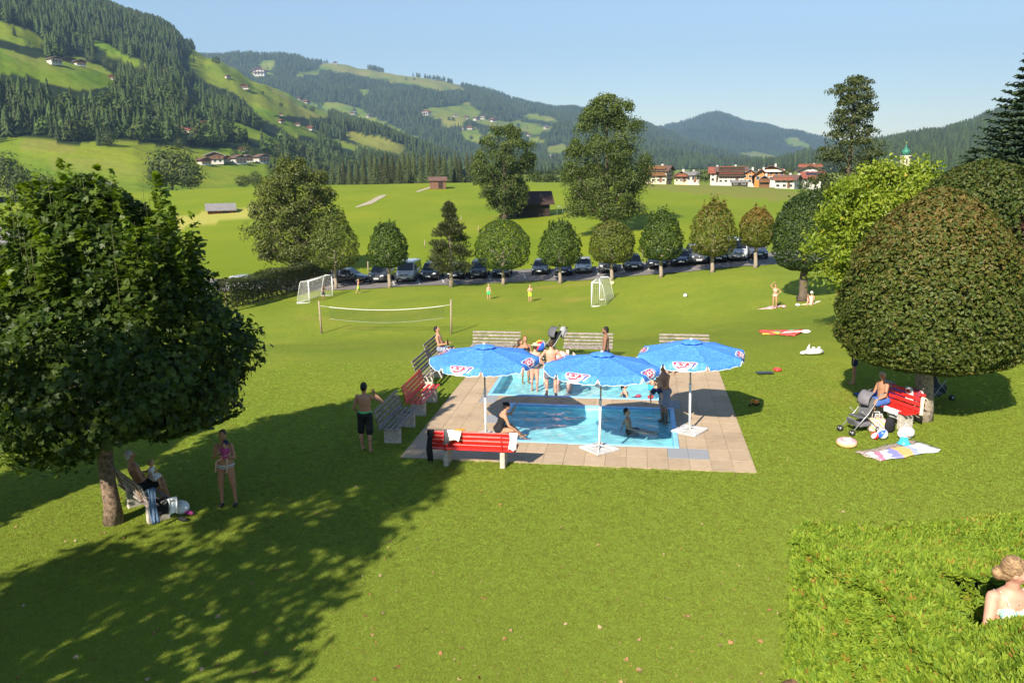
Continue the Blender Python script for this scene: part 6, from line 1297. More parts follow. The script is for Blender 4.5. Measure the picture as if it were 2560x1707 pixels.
    for sh, e_, w_, sgn in ((shl, el, wl, -1), (shr, er, wr, 1)):
        mb.ball(sh - r * sgn * .012 * k, .058 * k * (F_ if sex == 'm' else .88)); cap(mb, sh, e_, .048 * k * F_, .038 * k, 10); cap(mb, e_, w_, .039 * k, .026 * k, 10)
        d = (w_ - e_).normalized(); side = d.cross(Vector((0, 1, 0)) if abs(d.y) < .9 else Vector((0, 0, 1))).normalized(); nrm = d.cross(side); Mh = Matrix((side, nrm, d)).transposed()
        mb.ball(w_ + d * .05 * k, (.040 * k, .017 * k, .058 * k), 10, 8, Mh); fr_ = max(.0085, vox * .52) * (1 if not child else .85)
        for i, (off, ln) in enumerate(((-.030, .062), (-.010, .075), (.010, .080), (.030, .070))):
            b0 = w_ + d * .088 * k + side * off * k; m0 = b0 + d * ln * .55 * k + nrm * .006 * k; cap(mb, b0, m0, fr_, fr_ * .95, 6); cap(mb, m0, m0 + d * ln * .5 * k + nrm * .022 * k, fr_ * .95, fr_ * .85, 6)
        cap(mb, w_ + d * .03 * k + side * .03 * k * sgn, w_ + d * .075 * k + side * .066 * k * sgn + nrm * .02 * k, fr_ * 1.15, fr_, 6)
    cap(mb, S(.90), hc - hd * .05 * hs, .055 * k, .050 * hs, 10); q = lambda x, y, z: hc + sd * x * hs + fwd_ * y * hs + hd * z * hs
    mb.ball(hc, (.074 * hs, .092 * hs, .112 * hs), 16, 12, HM_); mb.ball(q(0, .035, -.058), (.050 * hs, .055 * hs, .056 * hs), 12, 8, HM_)
    cap(mb, q(0, .088, .012), q(0, .108, -.026), .010 * hs, .014 * hs, 8); mb.ball(q(0, .080, -.058), (.026 * hs, .014 * hs, .012 * hs), 10, 6, HM_); mb.ball(q(0, .072, .035), (.055 * hs, .022 * hs, .014 * hs), 10, 6, HM_)
    for s in (-1, 1): mb.ball(q(s * .076, -.008, -.008), (.012 * hs, .020 * hs, .032 * hs), 8, 6, HM_); mb.ball(q(s * .045, .055, -.02), (.026 * hs, .025 * hs, .03 * hs), 8, 6, HM_)
    bd = remesh(mb, vox, SK[sk], 'body', o)
    if eyes:
        EY = mat('eye', (.02, .015, .012), .2, .1); LP = mat('lips', (.42, .13, .11), .5, .05)
        for s in (-1, 1): MB().ball(q(s * .031, .0815, .006), (.012 * hs, .008 * hs, .0065 * hs), 8, 6, HM_).build('eye', EY, bd)
        MB().ball(q(0, .093, -.058), (.022 * hs, .006 * hs, .006 * hs), 8, 6, HM_).build('mouth', LP, bd)
    # hair
    if hairstyle:
        mb = MB(); HVX = max(.010, vox * .8)
        mb.ball(q(0, -.022, .026), (.084 * hs, .092 * hs, .100 * hs), 16, 12, HM_); mb.ball(q(0, -.055, -.02), (.076 * hs, .055 * hs, .075 * hs), 12, 8, HM_)
        if hairstyle == 'bun': mb.ball(q(0, -.115, .05), (.045 * hs, .045 * hs, .045 * hs))
        if hairstyle == 'lowbun': mb.ball(q(0, -.105, -.045), (.060 * hs, .055 * hs, .055 * hs)); mb.ball(q(-.03, -.10, -.09), (.03 * hs, .03 * hs, .05 * hs))
        if hairstyle == 'long': cap(mb, q(0, -.07, .0), q(0, -.085, -.23), .075 * hs, .05 * hs, 12); mb.ball(q(.06, -.02, -.06), (.03 * hs, .05 * hs, .09 * hs)); mb.ball(q(-.06, -.02, -.06), (.03 * hs, .05 * hs, .09 * hs))
        if hairstyle == 'tail': cap(mb, q(0, -.10, .01), q(0, -.12, -.15), .035 * hs, .02 * hs, 10)
        if hairstyle == 'beard': mb.ball(q(0, .045, -.078), (.054 * hs, .052 * hs, .045 * hs), 12, 8, HM_)
        hh = remesh(mb, HVX, HR[hair], 'hair', o, 1)
    if hat:
        kind, hm_ = hat; mb = MB()
        if kind == 'straw': mb.lathe([(.0, .10 * hs), (.075 * hs, .095 * hs), (.098 * hs, .03 * hs), (.17 * hs, .018 * hs), (.175 * hs, .010 * hs), (.10 * hs, .01 * hs)], 18, q(0, -.005, .03), True, HM_)
        else: mb.lathe([(.0, .118 * hs), (.06 * hs, .10 * hs), (.092 * hs, .05 * hs), (.102 * hs, .0), (.098 * hs, -.02 * hs)], 16, q(0, -.01, .012), True, HM_)
        mb.build('hat', hm_, o)
    for c in clothes:
        kd, cm_ = c[0], CL[c[1]]; mb = MB(); nm = kd
        if kd == 'shorts':
            ln = c[2] if len(c) > 2 else .6; loft(mb, -.14, .17, .016); legs(mb, 0, ln, .020, .016)
            for s, hp in ((-1, hl), (1, hrr)): mb.ball(hp + T * .02 * k - f * .035 * k, (.108 * k * F_, .10 * k * F_, .105 * k * F_))
        elif kd == 'briefs':
            loft(mb, -.14, .10, .009)
            for s, hp in ((-1, hl), (1, hrr)): mb.ball(hp + T * .02 * k - f * .035 * k, (.097 * k * F_, .094 * k * F_, .085 * k * F_))
        elif kd == 'waistband': loft(mb, .10, .19, .021)
        elif kd == 'top':
            loft(mb, .60, .72, .008); bust(mb, .007)
        elif kd == 'swimsuit':
            loft(mb, -.14, .74, .008); bust(mb, .008)
            for s, hp in ((-1, hl), (1, hrr)): mb.ball(hp + T * .02 * k - f * .035 * k, (.097 * k * F_, .094 * k * F_, .085 * k * F_))
            for s in (-1, 1): mb.tube([S(.72) - f * .09 * k + r * s * .06 * k, S(.86) - f * .085 * k + r * s * .08 * k, S(.93) + r * s * .085 * k, S(.85) + f * .08 * k + r * s * .075 * k, S(.72) + f * .1 * k + r * s * .07 * k], .012, 6)
        elif kd == 'shirt':
            loft(mb, -.05, .96, .014); bust(mb, .012)
            for sh, e_ in ((shl, el), (shr, er)): mb.ball(sh, .070 * k); cap(mb, sh, sh.lerp(e_, .55), .064 * k, .058 * k)
        elif kd == 'straps':
            for s in (-1, 1): mb.tube([S(.70) + f * .125 * k + r * s * .075 * k, S(.86) + f * .095 * k + r * s * .09 * k, S(.945) + r * s * .095 * k, S(.86) - f * .09 * k + r * s * .08 * k, S(.66) - f * .10 * k + r * s * .05 * k], .009, 6)
        elif kd == 'shoes':
            for kn, an in ((kl, al_), (kr, ar_)): mb.ball(an + Vector((0, .06 * k, -.045 * k)), (.050 * k, .13 * k, .040 * k), 12, 8)
        remesh(mb, max(vox * .9, .010), cm_, nm, o, 2 if kd not in ('straps',) else 0)
    o['_w'] = 0; del o['_w']
    return o, dict(wl=wl, wr=wr, pel=pel, S=S, f=f, r=r, hc=hc, q=q)
def stand(x, ytop, h, z0=0.0):
    """ground point under a standing figure whose head top shows at x, ytop"""
    lo, hi = 10.0, 60.0
    for _ in range(50):
        Y = (lo + hi) / 2; zt = atY(x, ytop, Y).z
        if zt > z0 + h: lo = Y
        else: hi = Y
    p = atY(x, ytop, lo); return Vector((p.x, p.y, z0))
def jw(o, i, k): return Vector(o.location) + rotz(o.rotation_euler[2]) @ i[k]
# --- around the terrace
mo_, mi_ = person('bare backed man in black shorts with green waistband, phone at his ear', gd(917, 1127), (.12, 1), 1.80, 'm', 'tan', 'black', dict(ar=(.75, .2, -.40), fr=(-.68, .02, .78), al=(-.30, -.08, -1), fl=(.12, .75, -.75), tl=(-.10, .10, -1), tr=(.05, -.10, -1), sl=(.03, -.03, -1), sr=(.05, -.2, -1)), (('shorts', 'black', .95), ('waistband', 'green')), .015, eyes=False)
ph = MB().box((0, 0, 0), (.012, .07, .14), None, .01).build('phone', BLKP); tag(ph, 'black phone held to the ear of the man in black shorts', 'phone'); ph.location = jw(mo_, mi_, 'wr') + Vector((-.03, 0, .07))
w1, inf = person('woman in striped bikini standing in the shade holding a baby', gd(572, 1262), (.05, -1), 1.69, 'f', 'tan', 'brown', dict(al=(-.25, .10, -1), fl=(.62, .75, .35), ar=(.28, .10, -1), fr=(-.55, .70, .75), tl=(-.12, .02, -1), tr=(.10, 0, -1), sl=(-.05, -.04, -1), sr=(.02, -.03, -1)), (('briefs', 'stripe'), ('top', 'stripe'), ('straps', 'stripe'), ('shoes', 'black')), .015, hairstyle='bun', fat=1.1)
bl = gd(572, 1262) + Vector((.08, -.21, 1.10))
person('baby in magenta shirt and dark blue cap carried by the striped bikini woman', bl, (-.2, -1), .72, 'm', 'fair', 'brown', dict(tl=(-.5, .8, -.3), tr=(.5, .8, -.3), sl=(0, .2, -1), sr=(0, .2, -1), al=(-.5, .4, -.6), ar=(.5, .4, -.6), fl=(.2, .8, .1), fr=(-.2, .8, .1), torso=(-.1, -.1, 1)), (('shirt', 'magenta'), ('briefs', 'red')), .012, sit=.04, hat=('cap', CL['navy']), child=True)
gs = mc + mn * .0 + Vector((0, 0, .46)); fdir = (mn.x, mn.y)
person('bare chested grey haired man sitting on the bench under the maple', mc - md * .22 + mn * -.02, fdir, 1.76, 'm', 'tan', 'grey', dict(torso=(0, -.22, 1), tl=(-.12, 1, .02), tr=(.12, 1, .02), sl=(-.05, .15, -1), sr=(.05, .2, -1), al=(-.25, .25, -1), ar=(.25, .3, -1), fl=(.45, .9, .1), fr=(-.45, .9, .1)), (('shorts', 'black', .6),), .014, sit=.56, belly=.6)
person('baby in white shirt sitting on the lap of the grey haired man', mc - md * .15 + mn * .22 + Vector((0, 0, .62)), (fdir[0] * .8, fdir[1] * .8 - .5), .74, 'm', 'fair', 'blond', dict(tl=(-.4, .9, -.1), tr=(.4, .9, -.1), sl=(0, .2, -1), sr=(0, .2, -1), al=(-.6, .3, -.5), ar=(.6, .3, -.5)), (('shirt', 'white'), ('shorts', 'white', .6)), .012, sit=.07, child=True)
ws = gd(1247, 1083); ws.z = 0
person('woman in black swimsuit sitting on the pool edge with one arm raised', ws, (.97, .22), 1.70, 'f', 'olive', 'black', dict(torso=(.05, .34, 1), tl=(-.25, 1, .10), tr=(.22, 1, .05), sl=(-.05, .75, -.75), sr=(.1, .8, -.7), al=(-.35, .75, -.35), fl=(-.10, .60, .85), ar=(.25, .35, -1), fr=(.1, .8, -.6)), (('swimsuit', 'black'),), .015, sit=.11, hairstyle='bun', fat=1.15)
a4, b4_ = along((1090, 918), (1114, 902)); c4 = (a4 + b4_) / 2 + DN * .05
bo_, bi_ = person('bare chested man sitting on the far side bench holding a bottle', c4, de, 1.80, 'm', 'olive', 'black', dict(torso=(0, -.18, 1), tl=(-.12, 1, .0), tr=(.12, 1, .0), sl=(0, .1, -1), sr=(0, .1, -1), al=(-.2, .22, -1), ar=(.2, .25, -1), fl=(.25, 1, .05), fr=(-.3, 1, .15)), (('shorts', 'plaid', .5),), .015, sit=.56, belly=.5, nod=.1)
bo = MB().lathe([(.03, 0), (.033, .02), (.033, .13), (.014, .17), (.013, .23), (.0, .235)], 10).build('bottle', mat('brown_glass', (.03, .012, .006), .1, .1)); tag(bo, 'brown glass bottle in the hand of the man on the side bench', 'bottle'); bo.location = jw(bo_, bi_, 'wr') + DE * .07 + Vector((0, 0, -.05))
FAM = 'family standing round the far pool'
person('woman with reddish hair and dark bikini standing at the far pool corner', stand(1313, 838, 1.68, -.36), (.35, -1), 1.68, 'f', 'tan', 'red', dict(al=(-.2, .25, -1), ar=(.2, .25, -1), fl=(.5, .9, .1), fr=(-.5, .9, .0)), (('top', 'black'), ('briefs', 'black')), .022, hairstyle='bun', nod=.25, group=FAM)
person('pale woman with straw hat and black swimsuit wading in the far pool', stand(1336, 856, 1.66, -.36), (.45, .9), 1.64, 'f', 'pink', 'brown', dict(al=(-.2, .2, -1), ar=(.2, .25, -1), fl=(.2, .8, -.4), fr=(-.2, .8, -.4), torso=(0, .08, 1)), (('swimsuit', 'darkgrey'),), .022, hat=('straw', CL['straw']), fat=1.22, group=FAM)
person('girl with long brown hair standing beside the reddish haired woman', stand(1301, 851, 1.36, -.36) + Vector((0, .25, 0)), (.8, -.5), 1.36, 'f', 'tan', 'brown', {}, (('swimsuit', 'navy'),), .022, hairstyle='long', child=True, group=FAM)
person('small child bending down next to the family at the far pool', stand(1282, 868, 1.1, -.36) + Vector((0, .5, 0)), (.5, -.8), 1.1, 'm', 'tan', 'brown', dict(torso=(0, .3, 1)), (('shorts', 'black'),), .022, child=True, group=FAM)
person('pale man in dotted dark shorts standing on the pool divide, seen from behind', gd(1378, 990), (.05, 1), 1.80, 'm', 'pink', 'brown', dict(al=(-.62, -.05, -.85), fl=(.55, .2, -.8), ar=(.55, -.05, -.85), fr=(-.45, .25, -.85), tl=(-.10, .02, -1), tr=(.10, .02, -1), footl=(-.35, 1, 0), footr=(.35, 1, 0)), (('shorts', 'dots', .72),), .015, group=FAM, eyes=False)
person('bearded man in dark blue trunks standing behind the middle parasol', stand(1515, 815, 1.82, 0), (-1, .15), 1.82, 'm', 'brown', 'black', dict(al=(-.12, .1, -1), ar=(.15, -.05, -1), fl=(0, .25, -1), fr=(0, .2, -1)), (('shorts', 'navy', .6),), .016, hairstyle='beard')
# --- in the pools
pm = gd(1660, 1053, -.30); pm.z = -.36
person('dark tanned man in plaid shorts wading in the pool corner with a small child', pm, (-.85, -.45), 1.84, 'm', 'tan', 'black', dict(torso=(0, .10, 1), al=(-.25, .35, -1), ar=(.25, .30, -1), fl=(.25, .85, -.25), fr=(-.15, .85, .1), tl=(-.08, .18, -1), tr=(.10, -.04, -1), sl=(0, -.2, -1), sr=(0, -.1, -1)), (('shorts', 'plaid', .8),), .015, belly=.4, fat=1.08)
person('small fair boy carried on the arm of the man in plaid shorts', pm + Vector((-.30, -.34, .86)), (-.2, -1), .98, 'm', 'fair', 'brown', dict(tl=(-.45, .7, -.5), tr=(.45, .5, -.6), sl=(.1, -.2, -1), sr=(-.1, -.2, -1), al=(-.3, .4, -.7), ar=(.3, .5, -.6), fl=(.5, .5, .7), fr=(-.5, .5, .5)), (('shorts', 'navy', .4),), .015, sit=.26, child=True, fat=1.15)
bp_ = gd(1574, 1062, -.07); bp_.z = -.36
person('dark haired boy sitting in the water of the near pool', bp_, (.9, -.15), 1.40, 'm', 'olive', 'black', dict(torso=(0, -.18, 1), tl=(-.10, 1, .05), tr=(.12, 1, .1), sl=(0, 1, -.12), sr=(.1, 1, -.15), al=(-.35, -.5, -.8), ar=(.3, .3, -1), fl=(-.1, -.3, -1), fr=(.2, .9, -.2)), (('shorts', 'black', .6),), .015, sit=.12, child=True, headyaw=-.4)
gp = gd(1566, 991, -.07); gp.z = -.36
person('dark haired girl sitting in the water of the far pool', gp, (.95, .1), 1.36, 'f', 'fair', 'black', dict(torso=(0, -.15, 1), tl=(-.10, 1, .05), tr=(.12, 1, .1), sl=(0, 1, -.12), sr=(.1, 1, -.15), al=(-.5, -.3, -.8), ar=(.3, .3, -1), fl=(-.1, .2, -1), fr=(.2, .9, -.2)), (('swimsuit', 'navy'),), .016, sit=.12, child=True, hairstyle='tail')
tp = gd(1629, 978, -.07); tp.z = -.36
person('toddler in turquoise trunks stepping through the far pool', tp, (-.5, -.6), 1.02, 'm', 'fair', 'blond', dict(tl=(-.1, .5, -1), tr=(.1, -.1, -1), sl=(0, -.4, -1), sr=(0, -.3, -1), al=(-.4, .5, .5), ar=(.4, .4, -.6), fl=(.1, .2, 1), fr=(0, .8, -.3), torso=(.05, .12, 1)), (('shorts', 'aqua', .6),), .015, child=True)
cp = gd(1672, 931)
person('child in red and white shirt crouching on hands and feet at the far pool rim', cp, (.3, -.9), 1.15, 'm', 'fair', 'brown', dict(torso=(.55, .75, .35), tl=(-.5, .6, -.5), tr=(.3, .8, -.6), sl=(0, -.5, -.9), sr=(.1, -.4, -.9), al=(-.2, .3, -1), ar=(.5, .3, -.9), fl=(0, .2, -1), fr=(.2, .2, -1)), (('shirt', 'white'), ('shorts', 'red', .6)), .015, sit=.34, child=True)
# --- on the lawn
FT = 'children playing football'
person('boy goalkeeper in dark shorts crouching in the netted goal', hit(808, 748), (.9, -.3), 1.36, 'm', 'tan', 'brown', dict(torso=(0, .3, 1), tl=(-.3, .4, -1), tr=(.3, .3, -1), sl=(-.1, -.35, -1), sr=(.1, -.3, -1), al=(-.5, .4, -.7), ar=(.5, .4, -.7), fl=(0, .8, -.4), fr=(0, .8, -.4)), (('shorts', 'darkgrey', .7),), .024, child=True, group=FT, eyes=False)
person('boy in lime shorts stepping forward near the netted goal', hit(897, 734), (.85, .3), 1.40, 'm', 'pink', 'blond', dict(tl=(-.1, .35, -1), tr=(.1, -.4, -1), sl=(0, -.1, -1), sr=(0, -.6, -1), al=(-.3, .7, -.2), fl=(0, .9, .3), ar=(.3, -.3, -1)), (('shorts', 'lime', .7),), .024, child=True, group=FT, eyes=False)
person('boy in green and white shorts standing between net and goal', hit(1222, 748), (.2, -1), 1.34, 'm', 'pink', 'blond', dict(tl=(-.08, .08, -1), tr=(.08, -.1, -1)), (('shorts', 'green', .7),), .024, child=True, group=FT, eyes=False)
person('boy in lime shorts standing near the middle of the field', hit(1325, 754), (.1, -1), 1.46, 'm', 'pink', 'blond', dict(al=(-.3, .3, -1), fl=(.6, .7, .2), ar=(.3, .2, -1), fr=(-.6, .7, .2)), (('shorts', 'lime', .7),), .024, child=True, group=FT, eyes=False)
person('slim woman in white bikini standing on a pink towel', hit(1936, 771), (-.35, -1), 1.68, 'f', 'olive', 'black', dict(al=(-.75, -.1, -.6), fl=(.75, .3, -.7), ar=(.6, .1, .75), fr=(-.7, .2, .7), tl=(-.04, .05, -1), tr=(.02, .0, -1)), (('top', 'cream'), ('briefs', 'cream')), .02, nod=.25, hairstyle='tail')
sw_ = hit(2028, 760)
person('sunbather with white cap sitting on a cream towel under the forked tree', sw_, (-.55, -.85), 1.66, 'f', 'pink', 'white', dict(torso=(0, .05, 1), tl=(-.15, .85, .55), tr=(.2, .7, .7), sl=(0, .55, -.85), sr=(0, .4, -.9), al=(-.2, .6, -.5), ar=(.25, .6, -.5), fl=(.2, .4, .9), fr=(-.2, .4, .9)), (('swimsuit', 'cream'),), .02, sit=.10, hat=('cap', CL['white']))
ms_ = RBc + rbn * .05 + rbd * .28
person('bare backed man in blue shorts sitting on the red bench under the ball tree', ms_, (rbn.x, rbn.y + .1), 1.76, 'm', 'tan', 'grey', dict(torso=(0, .10, 1), tl=(-.15, 1, -.05), tr=(.18, 1, -.05), sl=(0, .05, -1), sr=(0, .1, -1), al=(-.2, .3, -1), ar=(.2, .25, -1), fl=(.2, .8, -.4), fr=(-.1, .7, -.5)), (('shorts', 'blue', .7),), .015, sit=.56, belly=.3, fat=1.08, headyaw=.5)
person('person standing half hidden behind the ball tree with only the legs showing', gd(2133, 960), (-.8, .3), 1.74, 'm', 'tan', 'brown', {}, (('shorts', 'navy', .5),), .02)
# --- the woman behind the cypress hedge
wloc = Vector((4.02, 6.15, 2.97))
wo_, winf = person('blond woman with bun and floral bikini sitting behind the cypress hedge', wloc, (.12, -1), 1.80, 'f', 'pink', 'darkblond', dict(torso=(.02, .10, 1), tl=(-.15, 1, 0), tr=(.15, 1, 0), sl=(0, .1, -1), sr=(0, .1, -1), al=(-.30, .25, -1), ar=(.3, .3, -1), fl=(.4, .9, -.2), fr=(-.4, .9, -.2), head=(.12, .22, 1)), (('top', 'floral'), ('straps', 'cream')), .011, sit=.12, hairstyle='lowbun', headyaw=1.05, fat=1.06)
S, f_, r_ = winf['S'], winf['f'], winf['r']
MB().tube([S(1.0) + r_ * s * .052 + f_ * (.045 if abs(s) < 1 else .01) + Vector((0, 0, -.05 * (1 - abs(s)) * 2.2)) for s in (-1, -.6, -.25, 0, .25, .6, 1)], .0022, 5).build('necklace', CHR, wo_)
pd = MB().ball(S(.82) + f_ * .098, .008, 8, 6).build('pendant', CHR, wo_)
bs_ = empty('garden_chair', (4.02, 6.12, 2.36), 0, 'orange red garden chair under the blond woman', 'chair'); MB().box((0, 0, .55), (.55, .45, .06), None, .02).build('seat', mat('orange_fabric', (.75, .10, .04), .8), bs_)
for sx in (-1, 1):
    for sy in (-1, 1): MB().box((sx * .22, sy * .18, .1), (.04, .04, .9)).build('leg', STEEL, bs_)
MB().box((-.27, .16, .66), (.06, .08, .30), None, .02).build('back', mat('orange_fabric', (.75, .10, .04), .8), bs_)
# ================================================================== towels, toys, bags, strollers
def towel(label, corners, m, th=.02, sub=8, name='towel', wr=.012, z=None):
    """cloth lying on the grass between four ground points"""
    c = sum(corners, Vector()) / 4; o_v = []; F = []; n = sub
    for i in range(n + 1):
        for j in range(n + 1):
            p = corners[0].lerp(corners[1], i / n).lerp(corners[3].lerp(corners[2], i / n), j / n); z0 = G(p.x, p.y) if z is None else z; e = .03 if i in (0, n) or j in (0, n) else 0
            p = p + Vector((e * math.sin(i * 2 + j), e * math.cos(i + j * 2), 0)); o_v.append(Vector((p.x, p.y, z0 + th + wr * (math.sin(i * 1.7 + j) + math.sin(j * 2.3 - i)) * .5 + wr * .5)) - c)
    k = (n + 1) ** 2; o_v += [v - Vector((0, 0, th * .8)) for v in o_v]
    for i in range(n):
        for j in range(n): q = i * (n + 1) + j; F.append((q, q + 1, q + n + 2, q + n + 1)); F.append((k + q, k + q + n + 1, k + q + n + 2, k + q + 1))
    for i in range(n):
        for (q, w) in (((i), (i + 1)), ((n * (n + 1) + i), (n * (n + 1) + i + 1)), ((i * (n + 1)), ((i + 1) * (n + 1))), ((i * (n + 1) + n), ((i + 1) * (n + 1) + n))): F.append((q, w, k + w, k + q))
    o = MB().add(o_v, F, True).build(name, m); o.location = c; tag(o, label, 'towel'); return o
def bands(name, cols, axis=0, sc=1.0, off=0.0):
    """printed cloth: flat colour bands"""
    m = bpy.data.materials.new(name); m.use_nodes = True; nt = m.node_tree; b = nt.nodes['Principled BSDF']; tc = N(nt, 'ShaderNodeTexCoord'); sp = N(nt, 'ShaderNodeSeparateXYZ'); nz = N(nt, 'ShaderNodeTexNoise'); nz.inputs['Scale'].default_value = 3
    nt.links.new(tc.outputs['Generated'], sp.inputs[0]); nt.links.new(tc.outputs['Generated'], nz.inputs['Vector']); ad = N(nt, 'ShaderNodeMath', operation='MULTIPLY_ADD'); nt.links.new(nz.outputs['Fac'], ad.inputs[0]); ad.inputs[1].default_value = .35 * sc; nt.links.new(sp.outputs[axis], ad.inputs[2])
    rp = N(nt, 'ShaderNodeValToRGB'); rp.color_ramp.interpolation = 'CONSTANT'; e = rp.color_ramp.elements
    while len(e) < len(cols): e.new(.5)
    for i, c in enumerate(cols): e[i].position = i / len(cols) * .95 + .1; e[i].color = (*c, 1)
    nt.links.new(ad.outputs[0], rp.inputs[0]); nt.links.new(rp.outputs[0], b.inputs['Base Color']); b.inputs['Roughness'].default_value = .9; return m
W_, RD, YL, GR_, BL_, PK, OR_ = (.75, .74, .72), (.70, .09, .07), (.72, .50, .05), (.12, .55, .16), (.08, .16, .55), (.72, .42, .42), (.72, .42, .16)
towel('dark plaid picnic blanket under the white printed towel', [gd(2137, 1131), gd(2283, 1100), gd(2310, 1113), gd(2200, 1154)], checks('blanket_plaid', (.05, .04, .045), (.32, .24, .20), (.55, .46, .38), 16), .015, 10, 'blanket')
towel('white beach towel printed with parasol and sand', [gd(2164, 1137), gd(2302, 1110), gd(2354, 1128), gd(2208, 1153)], bands('towel_print', [W_, (.55, .20, .30), W_, (.25, .25, .60), OR_, OR_, (.35, .40, .68), W_, W_], 0, .8), .045, 12)
towel('dark blue towel spread in the shade of the ball tree', [gd(2136, 985), gd(2245, 966), gd(2280, 990), gd(2160, 1010)], mat('towel_blue', (.02, .06, .30), .9, .2, 6, col2=(.03, .09, .38)), .02, 8)
towel('long red towel on the sunny slope above the white inflatable', [hit(1897, 826), hit(2018, 825), hit(2000, 833), hit(1900, 833)], mat('towel_red', (.72, .10, .07), .9, .1, 4), .02, 8)
towel('red and green towel with melon print next to the long red towel', [hit(1945, 838), hit(1975, 825), hit(2018, 826), hit(1985, 841)], bands('melon_print', [RD, RD, W_, RD, GR_], 1, .4), .05, 8)
towel('small yellow and red towel beside the melon towel', [hit(1904, 833), hit(1950, 830), hit(1952, 836), hit(1908, 838)], bands('yellow_print', [YL, RD, YL, (.25, .6, .35)], 0, .5), .05, 6)
towel('pink towel under the standing woman in white bikini', [hit(1893, 774), hit(1930, 765), hit(1958, 763), hit(1935, 772)], mat('towel_pink', (.72, .42, .40), .9, .1, 4), .02, 6)
towel('cream towel under the sunbather with the white cap', [hit(1998, 763), hit(2030, 756), hit(2056, 751), hit(2035, 761)], mat('towel_cream', (.72, .66, .46), .9, .1, 4), .02, 6)
def thing1(name, label, cat, mb, m, loc, rz=0.0, fix=True): o = mb.build(name, m, None, fix); o.location = loc; o.rotation_euler = (0, 0, rz); tag(o, label, cat); return o
def ballthing(label, p, r, cols, name='ball', panels=6):
    o = empty(name, p + Vector((0, 0, r)), .4, label, 'ball'); o.rotation_euler = (.5, .35, .3)
    for i in range(panels):
        V = []; F = []; n = 8
        for a in range(n + 1):
            ph = -math.pi / 2 + math.pi * a / n
            for b in range(4): t = 2 * math.pi * (i + b / 3) / panels; V.append((r * math.cos(ph) * math.cos(t), r * math.cos(ph) * math.sin(t), r * math.sin(ph)))
        for a in range(n):
            for b in range(3): q = a * 4 + b; F.append((q, q + 1, q + 5, q + 4))
        MB().add(V, F, True).build('panel', cols[i % len(cols)], o, fix=False)
    return o
PL = {k: mat('plastic_' + k, c, .3, .05, spec=.5) for k, c in dict(red=(.72, .04, .04), white=(.78, .78, .76), blue=(.03, .12, .55), yellow=(.75, .5, .04), green=(.05, .45, .1), aqua=(.04, .42, .6), pink=(.75, .35, .42), black=(.02, .02, .02), orange=(.75, .22, .03), turq=(.05, .45, .6)).items()}
ballthing('blue white beach ball in front of the stroller', gd(2205, 1097), .14, [PL['white'], PL['blue']])
ballthing('red and white ball beside the beach ball', gd(2186, 1098), .10, [PL['red'], PL['white']])
ballthing('coloured beach ball held by the family near the bench', gd(1352, 905) + Vector((0, .6, .25)), .22, [PL['white'], PL['green'], PL['yellow'], PL['red'], PL['blue']])
pf = hit(1531, 712); ballthing('pale yellow football lying behind the small white goal', pf, .17, [mat('pale_ball', (.75, .62, .35), .5)])
ballthing('white and blue football alone on the slope', hit(1713, 743), .15, [PL['white'], PL['white'], PL['blue']])
def torus(mb, R0, r0, n=28, k=10, flat=1.0, c=(0, 0, 0)):
    V = []; F = []
    for i in range(n):
        a = 2 * math.pi * i / n
        for j in range(k): b = 2 * math.pi * j / k; V.append((c[0] + (R0 + r0 * math.cos(b)) * math.cos(a), c[1] + (R0 + r0 * math.cos(b)) * math.sin(a), c[2] + r0 * flat * math.sin(b)))
    for i in range(n):
        for j in range(k): F.append((i * k + j, ((i + 1) % n) * k + j, ((i + 1) % n) * k + (j + 1) % k, i * k + (j + 1) % k))
    return mb.add(V, F, True)
dn_ = empty('swim_ring', gd(2116, 1113), 0, 'pink doughnut swim ring lying on the grass', 'swim ring'); torus(MB(), .17, .085, c=(0, 0, .075)).build('ring', mat('ring_tan', (.72, .48, .22), .4), dn_); torus(MB(), .17, .078, flat=.8, c=(0, 0, .10)).build('icing', PL['pink'], dn_)
rgx = random.Random(9)
for i in range(16): a = rgx.random() * 6.28; q = .17 + rgx.uniform(-.05, .05); MB().box((q * math.cos(a), q * math.sin(a), .165 - abs(q - .17) * .35), (.035, .012, .012), rotz(rgx.random() * 3)).build('sprinkle', PL['white'], dn_)
tt = empty('bucket_hat', gd(2259, 1112) + Vector((0, 0, .05)), 0, 'turquoise sun hat lying on the plaid blanket', 'hat'); MB().lathe([(.02, .15), (.09, .14), (.115, .04), (.17, .0), (.165, -.008), (.11, .02)], 18).build('crown', PL['turq'], tt)
wb = empty('beach_bag', gd(2264, 1096), .2, 'white slouchy shoulder bag before the red bench', 'bag')
V = MB(); V.ball((0, 0, .15), (.24, .13, .17), 16, 10); V.build('sack', CL['white'], wb); MB().tube([(-.12, -.1, .25), (-.06, -.16, .12), (.06, -.16, .12), (.1, -.1, .26)], .010, 6).build('strap', CL['grey'], wb); MB().tube([(-.12, .02, .28), (0, .02, .40), (.12, .02, .28)], .012, 6).build('handle', CL['white'], wb)
bg_ = empty('beach_bag', gd(2190, 1077), -.1, 'checked yellow pink beach basket next to the stroller', 'bag'); MB().box((0, 0, .17), (.40, .22, .34), None, .03, 1.12).build('sack', checks('basket_check', (.75, .62, .15), (.70, .25, .35), (.35, .6, .6), 11), bg_)
for sy in (-1, 1): MB().tube([(-.1, sy * .1, .32), (-.08, sy * .1, .50), (.08, sy * .1, .50), (.1, sy * .1, .32)], .010, 6).build('handle', CL['white'], bg_)
thing1('rucksack', 'black rucksack on the grass under the red bench end', 'bag', MB().ball((0, 0, .2), (.15, .12, .22), 14, 10), CL['black'], gd(2222, 1080))
